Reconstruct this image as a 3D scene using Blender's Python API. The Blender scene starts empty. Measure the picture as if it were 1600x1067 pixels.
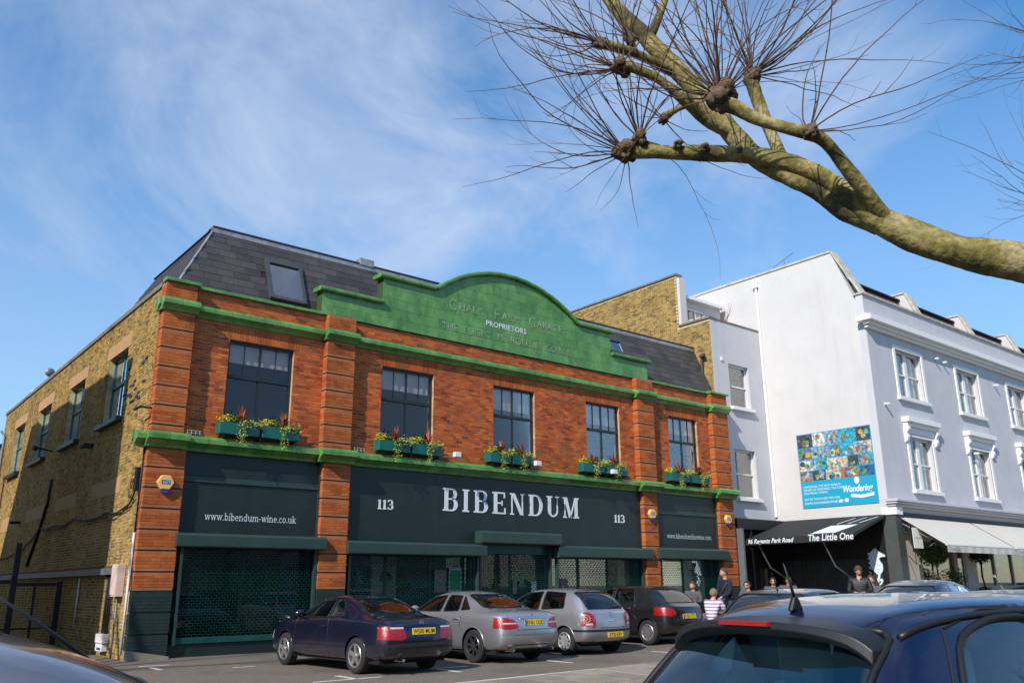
import bpy, bmesh, math, random
from mathutils import Vector, Matrix
rnd = random.Random(7)
SC = bpy.context.scene
COL = SC.collection
R = math.radians
# ---------------------------------------------------------------- camera
YAW, PITCH, ROLL = R(39.08), R(16.0), R(-.36)
CAM = Vector((-5.858, -20.862, 1.531)); FPX = 1328.3
fw = Vector((math.sin(YAW)*math.cos(PITCH), math.cos(YAW)*math.cos(PITCH), math.sin(PITCH)))
rt = Vector((math.cos(YAW), -math.sin(YAW), 0)); up = rt.cross(fw)
rt2 = rt*math.cos(ROLL)+up*math.sin(ROLL); up2 = -rt*math.sin(ROLL)+up*math.cos(ROLL)
cd = bpy.data.cameras.new('camera'); cam = bpy.data.objects.new('camera', cd); COL.objects.link(cam)
cd.sensor_width = 36; cd.lens = FPX/1600*36; cd.clip_start = .05; cd.clip_end = 3000
m = Matrix((rt2, up2, -fw)).transposed().to_4x4(); m.translation = CAM; cam.matrix_world = m
SC.camera = cam
def at(u, v, d):
    "world point seen at photo pixel (u,v), d metres in front"
    return CAM+(fw+rt2*((u-800)/FPX)+up2*((533.5-v)/FPX))*d
# ---------------------------------------------------------------- light
SAZ, SEL = R(68), R(36)     # from the facade normal towards the left; elevation
sd = Vector((-math.sin(SAZ)*math.cos(SEL), -math.cos(SAZ)*math.cos(SEL), math.sin(SEL)))
sl = bpy.data.lights.new('sun', 'SUN'); sl.energy = 4.6; sl.angle = R(.5); sl.color = (1, .945, .86)
so = bpy.data.objects.new('sun', sl); COL.objects.link(so); so.rotation_euler = (-sd).to_track_quat('-Z', 'Y').to_euler()
W = bpy.data.worlds.new('World'); SC.world = W; W.use_nodes = True
nt = W.node_tree; N = nt.nodes; N.clear()
out = N.new('ShaderNodeOutputWorld'); bg = N.new('ShaderNodeBackground'); bg.inputs[1].default_value = .11
sky = N.new('ShaderNodeTexSky'); sky.sky_type = 'NISHITA'; sky.sun_disc = False
sky.sun_elevation = SEL; sky.sun_rotation = math.atan2(sd.x, sd.y); sky.air_density = 1.0; sky.dust_density = .35; sky.ozone_density = 2.2; sky.altitude = 50
hs = N.new('ShaderNodeHueSaturation'); hs.inputs['Saturation'].default_value = 3.1; hs.inputs['Value'].default_value = 1.6; hs.inputs['Hue'].default_value = .497
tc = N.new('ShaderNodeTexCoord'); sep = N.new('ShaderNodeSeparateXYZ')
# thin high cloud: noise on the plane overhead
mx = N.new('ShaderNodeMath'); mx.operation = 'MAXIMUM'; mx.inputs[1].default_value = .12
dv = N.new('ShaderNodeVectorMath'); dv.operation = 'DIVIDE'; cb = N.new('ShaderNodeCombineXYZ')
mp = N.new('ShaderNodeMapping'); mp.inputs['Rotation'].default_value = (0, 0, R(0)); mp.inputs['Scale'].default_value = (1, 1, 1.5); mp.inputs['Location'].default_value = (9.1, 9.3, 4)
n1 = N.new('ShaderNodeTexNoise'); n1.inputs['Scale'].default_value = 2.4; n1.inputs['Detail'].default_value = 9; n1.inputs['Roughness'].default_value = .62; n1.inputs['Distortion'].default_value = .5
n2 = N.new('ShaderNodeTexNoise'); n2.inputs['Scale'].default_value = 1.7; n2.inputs['Detail'].default_value = 2
cr = N.new('ShaderNodeValToRGB'); cr.color_ramp.elements[0].position = .27; cr.color_ramp.elements[1].position = .68
cr2 = N.new('ShaderNodeValToRGB'); cr2.color_ramp.elements[0].position = .31; cr2.color_ramp.elements[1].position = .57
ml = N.new('ShaderNodeMath'); ml.operation = 'MULTIPLY'; ml2 = N.new('ShaderNodeMath'); ml2.operation = 'MULTIPLY'; ml2.inputs[1].default_value = .9
hz = N.new('ShaderNodeMapRange'); hz.inputs[1].default_value = .66; hz.inputs[2].default_value = .1; hz.inputs[3].default_value = 0; hz.inputs[4].default_value = .66
ad = N.new('ShaderNodeMath'); ad.operation = 'MAXIMUM'
mix = N.new('ShaderNodeMixRGB'); mix.inputs[2].default_value = (5.5, 6.3, 7.9, 1)
L = nt.links.new
L(tc.outputs['Generated'], sep.inputs[0]); 
L(tc.outputs['Generated'], mp.inputs[0])
L(mp.outputs[0], n1.inputs[0]); L(mp.outputs[0], n2.inputs[0]); L(n1.outputs[0], cr.inputs[0]); L(n2.outputs[0], cr2.inputs[0])
L(cr.outputs[0], ml.inputs[0]); L(cr2.outputs[0], ml.inputs[1]); L(ml.outputs[0], ml2.inputs[0])
L(sep.outputs[2], hz.inputs[0]); L(ml2.outputs[0], ad.inputs[0]); L(hz.outputs[0], ad.inputs[1])
L(sky.outputs[0], hs.inputs['Color']); L(hs.outputs[0], mix.inputs[1]); L(ad.outputs[0], mix.inputs[0]); L(mix.outputs[0], bg.inputs[0]); L(bg.outputs[0], out.inputs[0])
SC.view_settings.view_transform = 'Standard'; SC.view_settings.look = 'None'; SC.view_settings.exposure = .12; SC.view_settings.gamma = 1; SC.view_settings.use_curve_mapping = False
SC.cycles.max_bounces = 8; SC.cycles.transparent_max_bounces = 16; SC.cycles.caustics_reflective = False; SC.cycles.caustics_refractive = False
# ---------------------------------------------------------------- helpers
def tag(o, label=None, cat=None, group=None, kind=None):
    if label: o['label'] = label
    if cat: o['category'] = cat
    if group: o['group'] = group
    if kind: o['kind'] = kind
    return o
def empty(name, loc=(0, 0, 0), rz=0, label=None, cat=None, group=None, parent=None, kind=None):
    o = bpy.data.objects.new(name, None); COL.objects.link(o); o.location = loc; o.rotation_euler = (0, 0, rz); o.empty_display_size = .2
    o.parent = parent
    return tag(o, label, cat, group, kind)
class MB:
    def __init__(s): s.v = []; s.f = []; s.mi = []
    def add(s, vs, fs, mi=0):
        n = len(s.v); s.v += [tuple(p) for p in vs]; s.f += [tuple(i+n for i in f) for f in fs]; s.mi += [mi]*len(fs); return s
    def box(s, x0, x1, y0, y1, z0, z1, mi=0, skip=''):
        V = [(x0, y0, z0), (x1, y0, z0), (x1, y1, z0), (x0, y1, z0), (x0, y0, z1), (x1, y0, z1), (x1, y1, z1), (x0, y1, z1)]
        F = {'b': (0, 3, 2, 1), 't': (4, 5, 6, 7), 'f': (0, 1, 5, 4), 'r': (1, 2, 6, 5), 'k': (2, 3, 7, 6), 'l': (3, 0, 4, 7)}
        return s.add(V, [F[k] for k in F if k not in skip], mi)
    def obox(s, c, ax, ay, az, mi=0):
        "box from centre and three half-extent vectors"
        c, ax, ay, az = map(Vector, (c, ax, ay, az))
        V = [c+i*ax+j*ay+k*az for k in (-1, 1) for i, j in ((-1, -1), (1, -1), (1, 1), (-1, 1))]
        return s.add(V, [(0, 3, 2, 1), (4, 5, 6, 7), (0, 1, 5, 4), (1, 2, 6, 5), (2, 3, 7, 6), (3, 0, 4, 7)], mi)
    def prism(s, poly, d0, d1, ax='y', mi=0):
        "polygon (a,b) extruded along axis ax; 'y': (x,z), 'x': (y,z), 'z': (x,y)"
        def P(a, b, d): return {'y': (a, d, b), 'x': (d, a, b), 'z': (a, b, d)}[ax]
        n = len(poly); V = [P(a, b, d0) for a, b in poly]+[P(a, b, d1) for a, b in poly]
        F = [tuple(range(n)), tuple(range(2*n-1, n-1, -1))]+[(i, i+n, (i+1) % n+n, (i+1) % n) for i in range(n)]
        return s.add(V, F, mi)
    def tube(s, pts, r, n=8, mi=0, cap=True):
        pts = [Vector(p) for p in pts]; rs = r if isinstance(r, (list, tuple)) else [r]*len(pts)
        base = len(s.v); ref = None
        for i, p in enumerate(pts):
            t = (pts[min(i+1, len(pts)-1)]-pts[max(i-1, 0)]).normalized()
            if ref is None: ref = t.orthogonal().normalized()
            a = (ref-t*ref.dot(t)); a = a.normalized() if a.length > 1e-6 else t.orthogonal().normalized(); ref = a; b = t.cross(a)
            for k in range(n):
                q = p+(a*math.cos(2*math.pi*k/n)+b*math.sin(2*math.pi*k/n))*rs[i]; s.v.append(tuple(q))
        for i in range(len(pts)-1):
            for k in range(n):
                s.f.append((base+i*n+k, base+i*n+(k+1) % n, base+(i+1)*n+(k+1) % n, base+(i+1)*n+k)); s.mi.append(mi)
        if cap and n > 2:
            s.f.append(tuple(base+k for k in reversed(range(n)))); s.mi.append(mi)
            e = base+(len(pts)-1)*n; s.f.append(tuple(e+k for k in range(n))); s.mi.append(mi)
        return s
    def lathe(s, prof, n=24, c=(0, 0, 0), ax='z', mi=0):
        base = len(s.v); c = Vector(c)
        for r_, h in prof:
            for k in range(n):
                a = 2*math.pi*k/n; p = (r_*math.cos(a), r_*math.sin(a), h)
                p = {'z': p, 'y': (p[0], h, p[1]), 'x': (h, p[0], p[1])}[ax]
                s.v.append(tuple(c+Vector(p)))
        for i in range(len(prof)-1):
            for k in range(n):
                s.f.append((base+i*n+k, base+i*n+(k+1) % n, base+(i+1)*n+(k+1) % n, base+(i+1)*n+k)); s.mi.append(mi)
        return s
    def quad(s, a, b, c, d, mi=0): return s.add([a, b, c, d], [(0, 1, 2, 3)], mi)
    def ball(s, c, r, n=8, m_=6, mi=0, sq=(1, 1, 1)):
        base = len(s.v)
        for i in range(m_+1):
            th = math.pi*i/m_
            for k in range(n):
                a = 2*math.pi*k/n; s.v.append((c[0]+r*sq[0]*math.sin(th)*math.cos(a), c[1]+r*sq[1]*math.sin(th)*math.sin(a), c[2]+r*sq[2]*math.cos(th)))
        for i in range(m_):
            for k in range(n):
                s.f.append((base+i*n+k, base+(i+1)*n+k, base+(i+1)*n+(k+1) % n, base+i*n+(k+1) % n)); s.mi.append(mi)
        return s
    def mesh(s, name, mats, smooth=False, fix=False):
        me = bpy.data.meshes.new(name); me.from_pydata(s.v, [], s.f)
        for m_ in (mats if isinstance(mats, (list, tuple)) else [mats]): me.materials.append(m_)
        me.polygons.foreach_set('material_index', s.mi)
        if smooth: me.polygons.foreach_set('use_smooth', [True]*len(s.f))
        if fix:
            b = bmesh.new(); b.from_mesh(me); bmesh.ops.recalc_face_normals(b, faces=b.faces); b.to_mesh(me); b.free()
        me.update(); return me
    def build(s, name, mats, parent=None, smooth=False, bevel=0, fix=True, label=None, cat=None, group=None, kind=None, seg=2, loc=None, rz=0):
        me = s.mesh(name, mats, smooth, fix)
        o = bpy.data.objects.new(name, me); COL.objects.link(o); o.parent = parent
        if loc is not None: o.location = loc
        if rz: o.rotation_euler = (0, 0, rz)
        if bevel:
            b = o.modifiers.new('bevel', 'BEVEL'); b.width = bevel; b.segments = seg; b.limit_method = 'ANGLE'; b.angle_limit = R(35)
            if smooth is not None and seg > 1:
                pass
        if smooth == 'auto':
            pass
        return tag(o, label, cat, group, kind)
def inst(name, me, parent=None, loc=(0, 0, 0), rz=0, **k):
    o = bpy.data.objects.new(name, me); COL.objects.link(o); o.parent = parent; o.location = loc
    if rz: o.rotation_euler = (0, 0, rz)
    return tag(o, **k)
def copy_tree(o, parent=None):
    c = o.copy(); COL.objects.link(c); c.parent = parent
    for ch in [x for x in KIDS(o)]: copy_tree(ch, c)
    return c
def KIDS(o): return list(o.children)
# ---------------------------------------------------------------- materials
def node(nt, t, **k):
    n = nt.nodes.new(t)
    for a, b in k.items():
        if a.startswith('_'): setattr(n, a[1:], b)
        else: n.inputs[a.replace('__', ' ')].default_value = b
    return n
def c4(c): return (c[0], c[1], c[2], 1)
def mat(name, col, rough=.7, metal=0, var=.15, scale=3, bump=.0, bscale=40, spec=.5, coat=0, rvar=0, stain=None, sscale=.7, samt=.5, streak=None):
    "principled with noise-driven colour variation, optional stain colour and bump"
    m_ = bpy.data.materials.new(name); m_.use_nodes = True; t = m_.node_tree; b = t.nodes['Principled BSDF']; Lk = t.links.new
    b.inputs['Roughness'].default_value = rough; b.inputs['Metallic'].default_value = metal
    b.inputs['Specular IOR Level'].default_value = spec; b.inputs['Coat Weight'].default_value = coat; b.inputs['Coat Roughness'].default_value = .04
    tcn = node(t, 'ShaderNodeTexCoord'); geo = node(t, 'ShaderNodeNewGeometry')
    src = geo.outputs['Position']
    n = node(t, 'ShaderNodeTexNoise', Scale=scale, Detail=6.0, Roughness=.6); Lk(src, n.inputs['Vector'])
    r_ = node(t, 'ShaderNodeMapRange'); r_.inputs[1].default_value = .3; r_.inputs[2].default_value = .7; r_.inputs[3].default_value = 1-var; r_.inputs[4].default_value = 1+var
    Lk(n.outputs[0], r_.inputs[0])
    mu = node(t, 'ShaderNodeVectorMath', _operation='SCALE'); mu.inputs[0].default_value = col[:3]; Lk(r_.outputs[0], mu.inputs['Scale'])
    cout = mu.outputs[0]
    if stain:
        n3 = node(t, 'ShaderNodeTexNoise', Scale=sscale, Detail=8.0, Roughness=.68); Lk(src, n3.inputs['Vector'])
        rr = node(t, 'ShaderNodeMapRange'); rr.inputs[1].default_value = .48; rr.inputs[2].default_value = .68; rr.inputs[3].default_value = 0; rr.inputs[4].default_value = samt; Lk(n3.outputs[0], rr.inputs[0])
        mm = node(t, 'ShaderNodeMixRGB'); mm.inputs[2].default_value = c4(stain); Lk(rr.outputs[0], mm.inputs[0]); Lk(cout, mm.inputs[1]); cout = mm.outputs[0]
    if streak:      # rain streaks: noise drawn out downwards
        mp_ = node(t, 'ShaderNodeMapping'); mp_.inputs['Scale'].default_value = (3, 3, .35); Lk(src, mp_.inputs[0])
        n6 = node(t, 'ShaderNodeTexNoise', Scale=1.0, Detail=7.0, Roughness=.65); Lk(mp_.outputs[0], n6.inputs['Vector'])
        r6 = node(t, 'ShaderNodeMapRange'); r6.inputs[1].default_value = .52; r6.inputs[2].default_value = .72; r6.inputs[4].default_value = .3; Lk(n6.outputs[0], r6.inputs[0])
        m6 = node(t, 'ShaderNodeMixRGB'); m6.inputs[2].default_value = c4(streak); Lk(r6.outputs[0], m6.inputs[0]); Lk(cout, m6.inputs[1]); cout = m6.outputs[0]
    Lk(cout, b.inputs['Base Color'])
    if bump:
        n4 = node(t, 'ShaderNodeTexNoise', Scale=bscale, Detail=4.0); Lk(src, n4.inputs['Vector'])
        bm = node(t, 'ShaderNodeBump', Strength=bump, Distance=.02); Lk(n4.outputs[0], bm.inputs['Height']); Lk(bm.outputs[0], b.inputs['Normal'])
    if rvar:
        r5 = node(t, 'ShaderNodeMapRange'); r5.inputs[3].default_value = rough-rvar; r5.inputs[4].default_value = rough+rvar; Lk(n.outputs[0], r5.inputs[0]); Lk(r5.outputs[0], b.inputs['Roughness'])
    return m_
def piece_mat(name, ramp, rough=.85, grime=None, gscale=.6, gamt=.5, bump=.35, spec=.3, fine=.12, light=None, lscale=1.2, lamt=.5):
    "each separate piece (mesh island or object) takes its own colour from the ramp"
    m_ = bpy.data.materials.new(name); m_.use_nodes = True; t = m_.node_tree; b = t.nodes['Principled BSDF']; Lk = t.links.new
    b.inputs['Roughness'].default_value = rough; b.inputs['Specular IOR Level'].default_value = spec
    geo = node(t, 'ShaderNodeNewGeometry'); oi = node(t, 'ShaderNodeObjectInfo')
    a = node(t, 'ShaderNodeMath', _operation='MULTIPLY_ADD'); a.inputs[1].default_value = 7.31; Lk(oi.outputs['Random'], a.inputs[0]); Lk(geo.outputs['Random Per Island'], a.inputs[2])
    fr = node(t, 'ShaderNodeMath', _operation='FRACT'); Lk(a.outputs[0], fr.inputs[0])
    cr = node(t, 'ShaderNodeValToRGB'); e = cr.color_ramp.elements
    for i, (p, c) in enumerate(ramp):
        if i < 2: e[i].position = p; e[i].color = c4(c)
        else: q = e.new(p); q.color = c4(c)
    Lk(fr.outputs[0], cr.inputs[0]); cout = cr.outputs[0]
    n = node(t, 'ShaderNodeTexNoise', Scale=35.0, Detail=5.0); Lk(geo.outputs['Position'], n.inputs['Vector'])
    r_ = node(t, 'ShaderNodeMapRange'); r_.inputs[1].default_value = .3; r_.inputs[2].default_value = .7; r_.inputs[3].default_value = 1-fine; r_.inputs[4].default_value = 1+fine; Lk(n.outputs[0], r_.inputs[0])
    mu = node(t, 'ShaderNodeVectorMath', _operation='SCALE'); Lk(cout, mu.inputs[0]); Lk(r_.outputs[0], mu.inputs['Scale']); cout = mu.outputs[0]
    for col, sc, amt, off in ((grime, gscale, gamt, 0), (light, lscale, lamt, 9)):
        if col:
            mp_ = node(t, 'ShaderNodeMapping'); mp_.inputs['Location'].default_value = (off, off, off); mp_.inputs['Scale'].default_value = (1, 1, .6); Lk(geo.outputs['Position'], mp_.inputs[0])
            n3 = node(t, 'ShaderNodeTexNoise', Scale=sc, Detail=9.0, Roughness=.7); Lk(mp_.outputs[0], n3.inputs['Vector'])
            rr = node(t, 'ShaderNodeMapRange'); rr.inputs[1].default_value = .46; rr.inputs[2].default_value = .7; rr.inputs[4].default_value = amt; Lk(n3.outputs[0], rr.inputs[0])
            mm = node(t, 'ShaderNodeMixRGB'); mm.inputs[2].default_value = c4(col); Lk(rr.outputs[0], mm.inputs[0]); Lk(cout, mm.inputs[1]); cout = mm.outputs[0]
    Lk(cout, b.inputs['Base Color'])
    if bump:
        bm = node(t, 'ShaderNodeBump', Strength=bump, Distance=.01); Lk(n.outputs[0], bm.inputs['Height']); Lk(bm.outputs[0], b.inputs['Normal'])
    return m_
def glass(name, tint=(.25, .3, .3), trans=.6, rough=.0, base=(.01, .012, .013), f0=1.0, wav=0):
    "pane: fresnel mirror over a tinted see-through sheet"
    m_ = bpy.data.materials.new(name); m_.use_nodes = True; t = m_.node_tree; t.nodes.clear(); Lk = t.links.new
    o = node(t, 'ShaderNodeOutputMaterial'); fr = node(t, 'ShaderNodeFresnel', IOR=1.52); g = node(t, 'ShaderNodeBsdfGlossy', Roughness=rough, Color=(1, 1, 1, 1))
    tr = node(t, 'ShaderNodeBsdfTransparent', Color=c4(tint)); d = node(t, 'ShaderNodeBsdfDiffuse', Color=c4(base)); mxx = node(t, 'ShaderNodeMixShader', Fac=trans)
    Lk(d.outputs[0], mxx.inputs[1]); Lk(tr.outputs[0], mxx.inputs[2])
    k = node(t, 'ShaderNodeMath', _operation='MULTIPLY_ADD', _use_clamp=True); k.inputs[1].default_value = 1.7*f0; k.inputs[2].default_value = .015; Lk(fr.outputs[0], k.inputs[0])
    mm = node(t, 'ShaderNodeMixShader'); Lk(k.outputs[0], mm.inputs[0]); Lk(mxx.outputs[0], mm.inputs[1]); Lk(g.outputs[0], mm.inputs[2]); Lk(mm.outputs[0], o.inputs[0])
    if wav:
        n = node(t, 'ShaderNodeTexNoise', Scale=1.3, Detail=1.0); ge = node(t, 'ShaderNodeNewGeometry'); Lk(ge.outputs['Position'], n.inputs['Vector'])
        bm = node(t, 'ShaderNodeBump', Strength=wav, Distance=.05); Lk(n.outputs[0], bm.inputs['Height']); Lk(bm.outputs[0], g.inputs['Normal'])
    return m_
def text(body, size, loc, rot, m_, name='lettering', parent=None, ext=.004, align='LEFT', sx=1, sp=1, shear=0, off=0, label=None):
    cu = bpy.data.curves.new(name, 'FONT'); cu.body = body; cu.size = size; cu.extrude = ext; cu.align_x = align; cu.space_character = sp; cu.shear = shear; cu.offset = off; cu.resolution_u = 3
    o = bpy.data.objects.new(name, cu); COL.objects.link(o)
    dg = bpy.context.evaluated_depsgraph_get(); me = bpy.data.meshes.new_from_object(o.evaluated_get(dg)); bpy.data.objects.remove(o)
    me.materials.clear(); me.materials.append(m_)
    o = bpy.data.objects.new(name, me); COL.objects.link(o); o.location = loc; o.rotation_euler = rot; o.scale = (sx, 1, 1); o.parent = parent
    if label: o['label'] = label
    return o
FRONT = (R(90), 0, 0); LEFTW = (R(90), 0, R(-90))
M = {}
M['asphalt'] = mat('asphalt', (.175, .14, .105), .9, var=.22, scale=9, bump=.5, bscale=160, stain=(.08, .07, .06), sscale=.5, samt=.6, rvar=.08)
M['road'] = mat('road', (.1, .085, .072), .9, var=.2, scale=7, bump=.4, bscale=140, stain=(.05, .045, .042), sscale=.35, samt=.5)
M['mortar_red'] = mat('mortar_red', (.56, .33, .18), .95, var=.25, scale=6, stain=(.1, .07, .06), sscale=1.2, samt=.5)
M['mortar_yel'] = mat('mortar_yel', (.62, .52, .31), .95, var=.3, scale=4, stain=(.12, .09, .06), sscale=.8, samt=.6)
M['red_brick'] = piece_mat('red_brick', [(0, (.15, .035, .018)), (1, (.68, .175, .032)), (.06, (.33, .06, .018)), (.4, (.47, .098, .02)), (.8, (.57, .128, .024))], .8, grime=(.10, .032, .016), gscale=1.1, gamt=.65, light=(.58, .22, .07), lscale=2.2, lamt=.3)
M['rust_brick'] = piece_mat('rust_brick', [(0, (.36, .078, .018)), (1, (.53, .135, .026)), (.5, (.45, .108, .021))], .8, grime=(.10, .03, .015), gscale=1.2, gamt=.75, light=(.60, .24, .09), lscale=2.5, lamt=.35)
M['yel_brick'] = piece_mat('yel_brick', [(0, (.09, .058, .03)), (1, (.44, .28, .075)), (.06, (.18, .105, .038)), (.35, (.29, .18, .05)), (.7, (.36, .235, .065))], .9, grime=(.12, .075, .035), gscale=.5, gamt=.6, light=(.52, .37, .14), lscale=1.5, lamt=.4)
M['green_tile'] = piece_mat('green_tile', [(0, (.075, .225, .042)), (1, (.105, .285, .055)), (.5, (.088, .25, .048))], .25, grime=(.03, .10, .025), gscale=2.6, gamt=.7, bump=.12, spec=.6, fine=.1, light=(.24, .42, .14), lscale=2.4, lamt=.6)
M['tile_gap'] = mat('tile_gap', (.03, .06, .02), .9)
M['slate'] = piece_mat('slate', [(0, (.040, .038, .04)), (1, (.075, .07, .07)), (.5, (.055, .052, .055))], .6, grime=(.09, .08, .065), gscale=1.4, gamt=.35, bump=.2)
M['slate_bed'] = mat('slate_bed', (.015, .015, .016), .9)
M['lead'] = mat('lead', (.33, .34, .36), .5, metal=.3, var=.3, scale=5, stain=(.12, .12, .12), samt=.6)
M['dark_green'] = mat('dark_green', (.010, .022, .020), .42, var=.12, scale=1.5, bump=.06, bscale=8, stain=(.022, .036, .033), sscale=1.4, samt=.5, rvar=.1, streak=(.026, .036, .033))
M['box_green'] = mat('box_green', (.028, .054, .046), .4, var=.1, scale=2, rvar=.1)
M['shutter'] = mat('shutter', (.012, .085, .075), .38, metal=.25, var=.15)
M['shutter_bar'] = mat('shutter_bar', (.005, .060, .052), .35, metal=.3, var=.1)
M['dark_paint_brick'] = piece_mat('dark_paint_brick', [(0, (.017, .033, .03)), (1, (.019, .036, .033))], .5, bump=.3, fine=.15, light=(.05, .08, .075), lscale=5, lamt=.2)
M['white_letter'] = mat('white_letter', (.72, .76, .78), .5, var=.05)
M['render_tan'] = mat('render_tan', (.42, .25, .12), .9, var=.12, scale=3)
M['stone'] = mat('stone', (.20, .17, .13), .9, var=.25, scale=6, bump=.3, stain=(.07, .065, .04), samt=.7)
M['kerb_stone'] = mat('kerb_stone', (.30, .26, .20), .9, var=.2, scale=8, bump=.3, stain=(.12, .12, .07), samt=.5)
M['frame_dark'] = mat('frame_dark', (.012, .024, .024), .4, var=.1)
M['frame_teal'] = mat('frame_teal', (.03, .13, .17), .4)
M['pane'] = glass('pane', (.92, .92, .92), .96, wav=.0, f0=.28)
M['pane_side'] = glass('pane_side', (.3, .35, .38), .7, f0=3.2)
M['interior'] = mat('interior', (.028, .026, .026), .9)
M['blind'] = mat('blind', (.80, .72, .66), .8, var=.06)
M['black'] = mat('black', (.006, .006, .007), .5, var=.1)
M['black_wood'] = mat('black_wood', (.010, .010, .011), .45, var=.3, scale=4, bump=.2)
M['cable'] = mat('cable', (.012, .012, .013), .6)
M['grey_steel'] = mat('grey_steel', (.16, .18, .20), .5, metal=.3, var=.15)
M['white_plastic'] = mat('white_plastic', (.70, .72, .74), .5, var=.04)
M['white_wall'] = mat('white_wall', (.60, .58, .565), .85, var=.035, scale=1.2, bump=.12, bscale=30, stain=(.52, .495, .47), sscale=.5, samt=.5, streak=(.45, .43, .40))
M['lilac_shade_wall'] = mat('lilac_shade_wall', (.55, .545, .57), .85, var=.04, scale=1.5, bump=.12, bscale=30, stain=(.47, .46, .50), sscale=.8, samt=.4, streak=(.40, .39, .42))  # white render with the lavender of grazing light mixed into its colour
M['white_trim'] = mat('white_trim', (.82, .81, .79), .6, var=.03)
M['coping'] = mat('coping', (.52, .47, .39), .9, var=.25, scale=5, stain=(.2, .17, .12), samt=.6)
M['teal_box'] = mat('teal_box', (.006, .12, .10), .4, var=.12)
M['leaf_yellow'] = piece_mat('leaf_yellow', [(0, (.22, .24, .02)), (1, (.62, .50, .03)), (.5, (.45, .42, .03))], .6, bump=0)
M['leaf_green'] = piece_mat('leaf_green', [(0, (.03, .07, .015)), (1, (.12, .18, .03)), (.5, (.06, .12, .02))], .6, bump=0)
M['leaf_red'] = piece_mat('leaf_red', [(0, (.13, .02, .012)), (1, (.42, .12, .05)), (.5, (.26, .05, .025))], .5, bump=0)
M['leaf_trail'] = piece_mat('leaf_trail', [(0, (.18, .22, .03)), (1, (.48, .50, .12)), (.5, (.32, .36, .06))], .6, bump=0)
M['alarm_yellow'] = mat('alarm_yellow', (.80, .50, .16), .4, var=.04)
M['blue_print'] = mat('blue_print', (.02, .05, .30), .5)
M['canvas_white'] = mat('canvas_white', (.58, .545, .48), .85, var=.05, bump=.05)
M['canvas_black'] = mat('canvas_black', (.016, .016, .017), .8, var=.15)
M['cream_paint'] = mat('cream_paint', (.50, .46, .40), .6, var=.05)
M['road_paint'] = mat('road_paint', (.60, .58, .52), .8, var=.15, scale=14, stain=(.2, .18, .16), sscale=9, samt=.7)
# ================================================================ ground
def sstep(a, b, x):
    t = min(1, max(0, (x-a)/(b-a))); return t*t*(3-2*t)
def gz(x, y):
    w = 1-sstep(-11, -7.5, y)
    return w*.035*max(0, min(x, 40)-3)+(1-w)*.05*max(0, min(x, 40)-9.5)
def sheet(name, x0, x1, y0, y1, step, dz, m_, kind='structure', parent=None, edge=None, **k):
    mb = MB(); nx = max(1, round((x1-x0)/step)); ny = max(1, round((y1-y0)/step))
    for j in range(ny+1):
        for i in range(nx+1):
            x = x0+(x1-x0)*i/nx; y = y0+(y1-y0)*j/ny; mb.v.append((x, y, gz(x, y)+dz))
    for j in range(ny):
        for i in range(nx):
            a = j*(nx+1)+i; mb.f.append((a, a+1, a+nx+2, a+nx+1)); mb.mi.append(0)
    if edge:   # kerb face down along the y0 side
        n = len(mb.v)
        for i in range(nx+1):
            x = x0+(x1-x0)*i/nx; mb.v.append((x, y0, gz(x, y0)+dz-edge))
        for i in range(nx): mb.f.append((i, n+i, n+i+1, i+1)); mb.mi.append(0)
    return mb.build(name, m_, parent, kind=kind, fix=False, **k)
g = MB(); S_ = 1500
for (a, b, c, d) in ((-S_, S_, -S_, -60), (-S_, S_, 60, S_), (-S_, -60, -60, 60), (60, S_, -60, 60)):
    g.quad((a, c, -.12 if a < 50 else 1.2), (b, c, -.12), (b, d, -.12), (a, d, -.12 if a < 50 else 1.2))
g.build('ground', M['asphalt'], kind='structure', fix=False)
sheet('forecourt', -60, 60, -8.6, 60, 1.0, 0, M['asphalt'])
sheet('road', -60, 60, -60, -11.8, 1.0, -.11, M['road'])
pave_bed = sheet('pavement', -60, 60, -11.8, -8.6, 1.0, -.012, M['kerb_stone'], edge=.1)
M['slab'] = piece_mat('slab', [(0, (.22, .185, .145)), (1, (.34, .285, .225)), (.5, (.28, .235, .185))], .9, bump=.3, fine=.1, grime=(.13, .11, .09), gscale=2, gamt=.5)
sl_me = MB().box(-.295, .295, -.44, .44, -.03, 0, skip='b').mesh('paving_slab', M['slab'])
cands = []
for j in range(3):
    for i in range(-14, 60):
        x = i*.61+(.3 if j % 2 else 0); y = -11.1+j*.9
        cands.append((x, y))
for x, y in cands:
    if -2 < x < 13: inst('paving_slab', sl_me, pave_bed, (x, y, gz(x, y)+.004+rnd.uniform(-.002, .003)))
kb = MB().box(-.45, .45, -.075, .075, -.12, .006, skip='b').mesh('kerb_stone', M['kerb_stone'])
for i in range(-12, 30): inst('kerb_stone', kb, pave_bed, (i*.91, -11.72, gz(i*.91, -11.72)))
# parking bay ticks
pm = MB()
def tick(x, y, w, h, n_='bay_marking'):
    MB().box(x-w/2, x+w/2, y-h/2, y+h/2, gz(x, y)+.004, gz(x, y)+.008, skip='b').build(n_, M['road_paint'], kind='structure')
for x in (-.1, 3.95, 6.75, 10.0): tick(x, -6.85 if x > 3 else -2.6, .1, .75)
tick(1.75, -7.0, 1.3, .09); tick(1.9, -6.65, .1, .7); tick(4.3, -6.35, .9, .08); tick(7.1, -6.3, .9, .08); tick(1.35, -3.45, .45, .09); tick(.1, -1.9, .6, .1)
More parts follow.
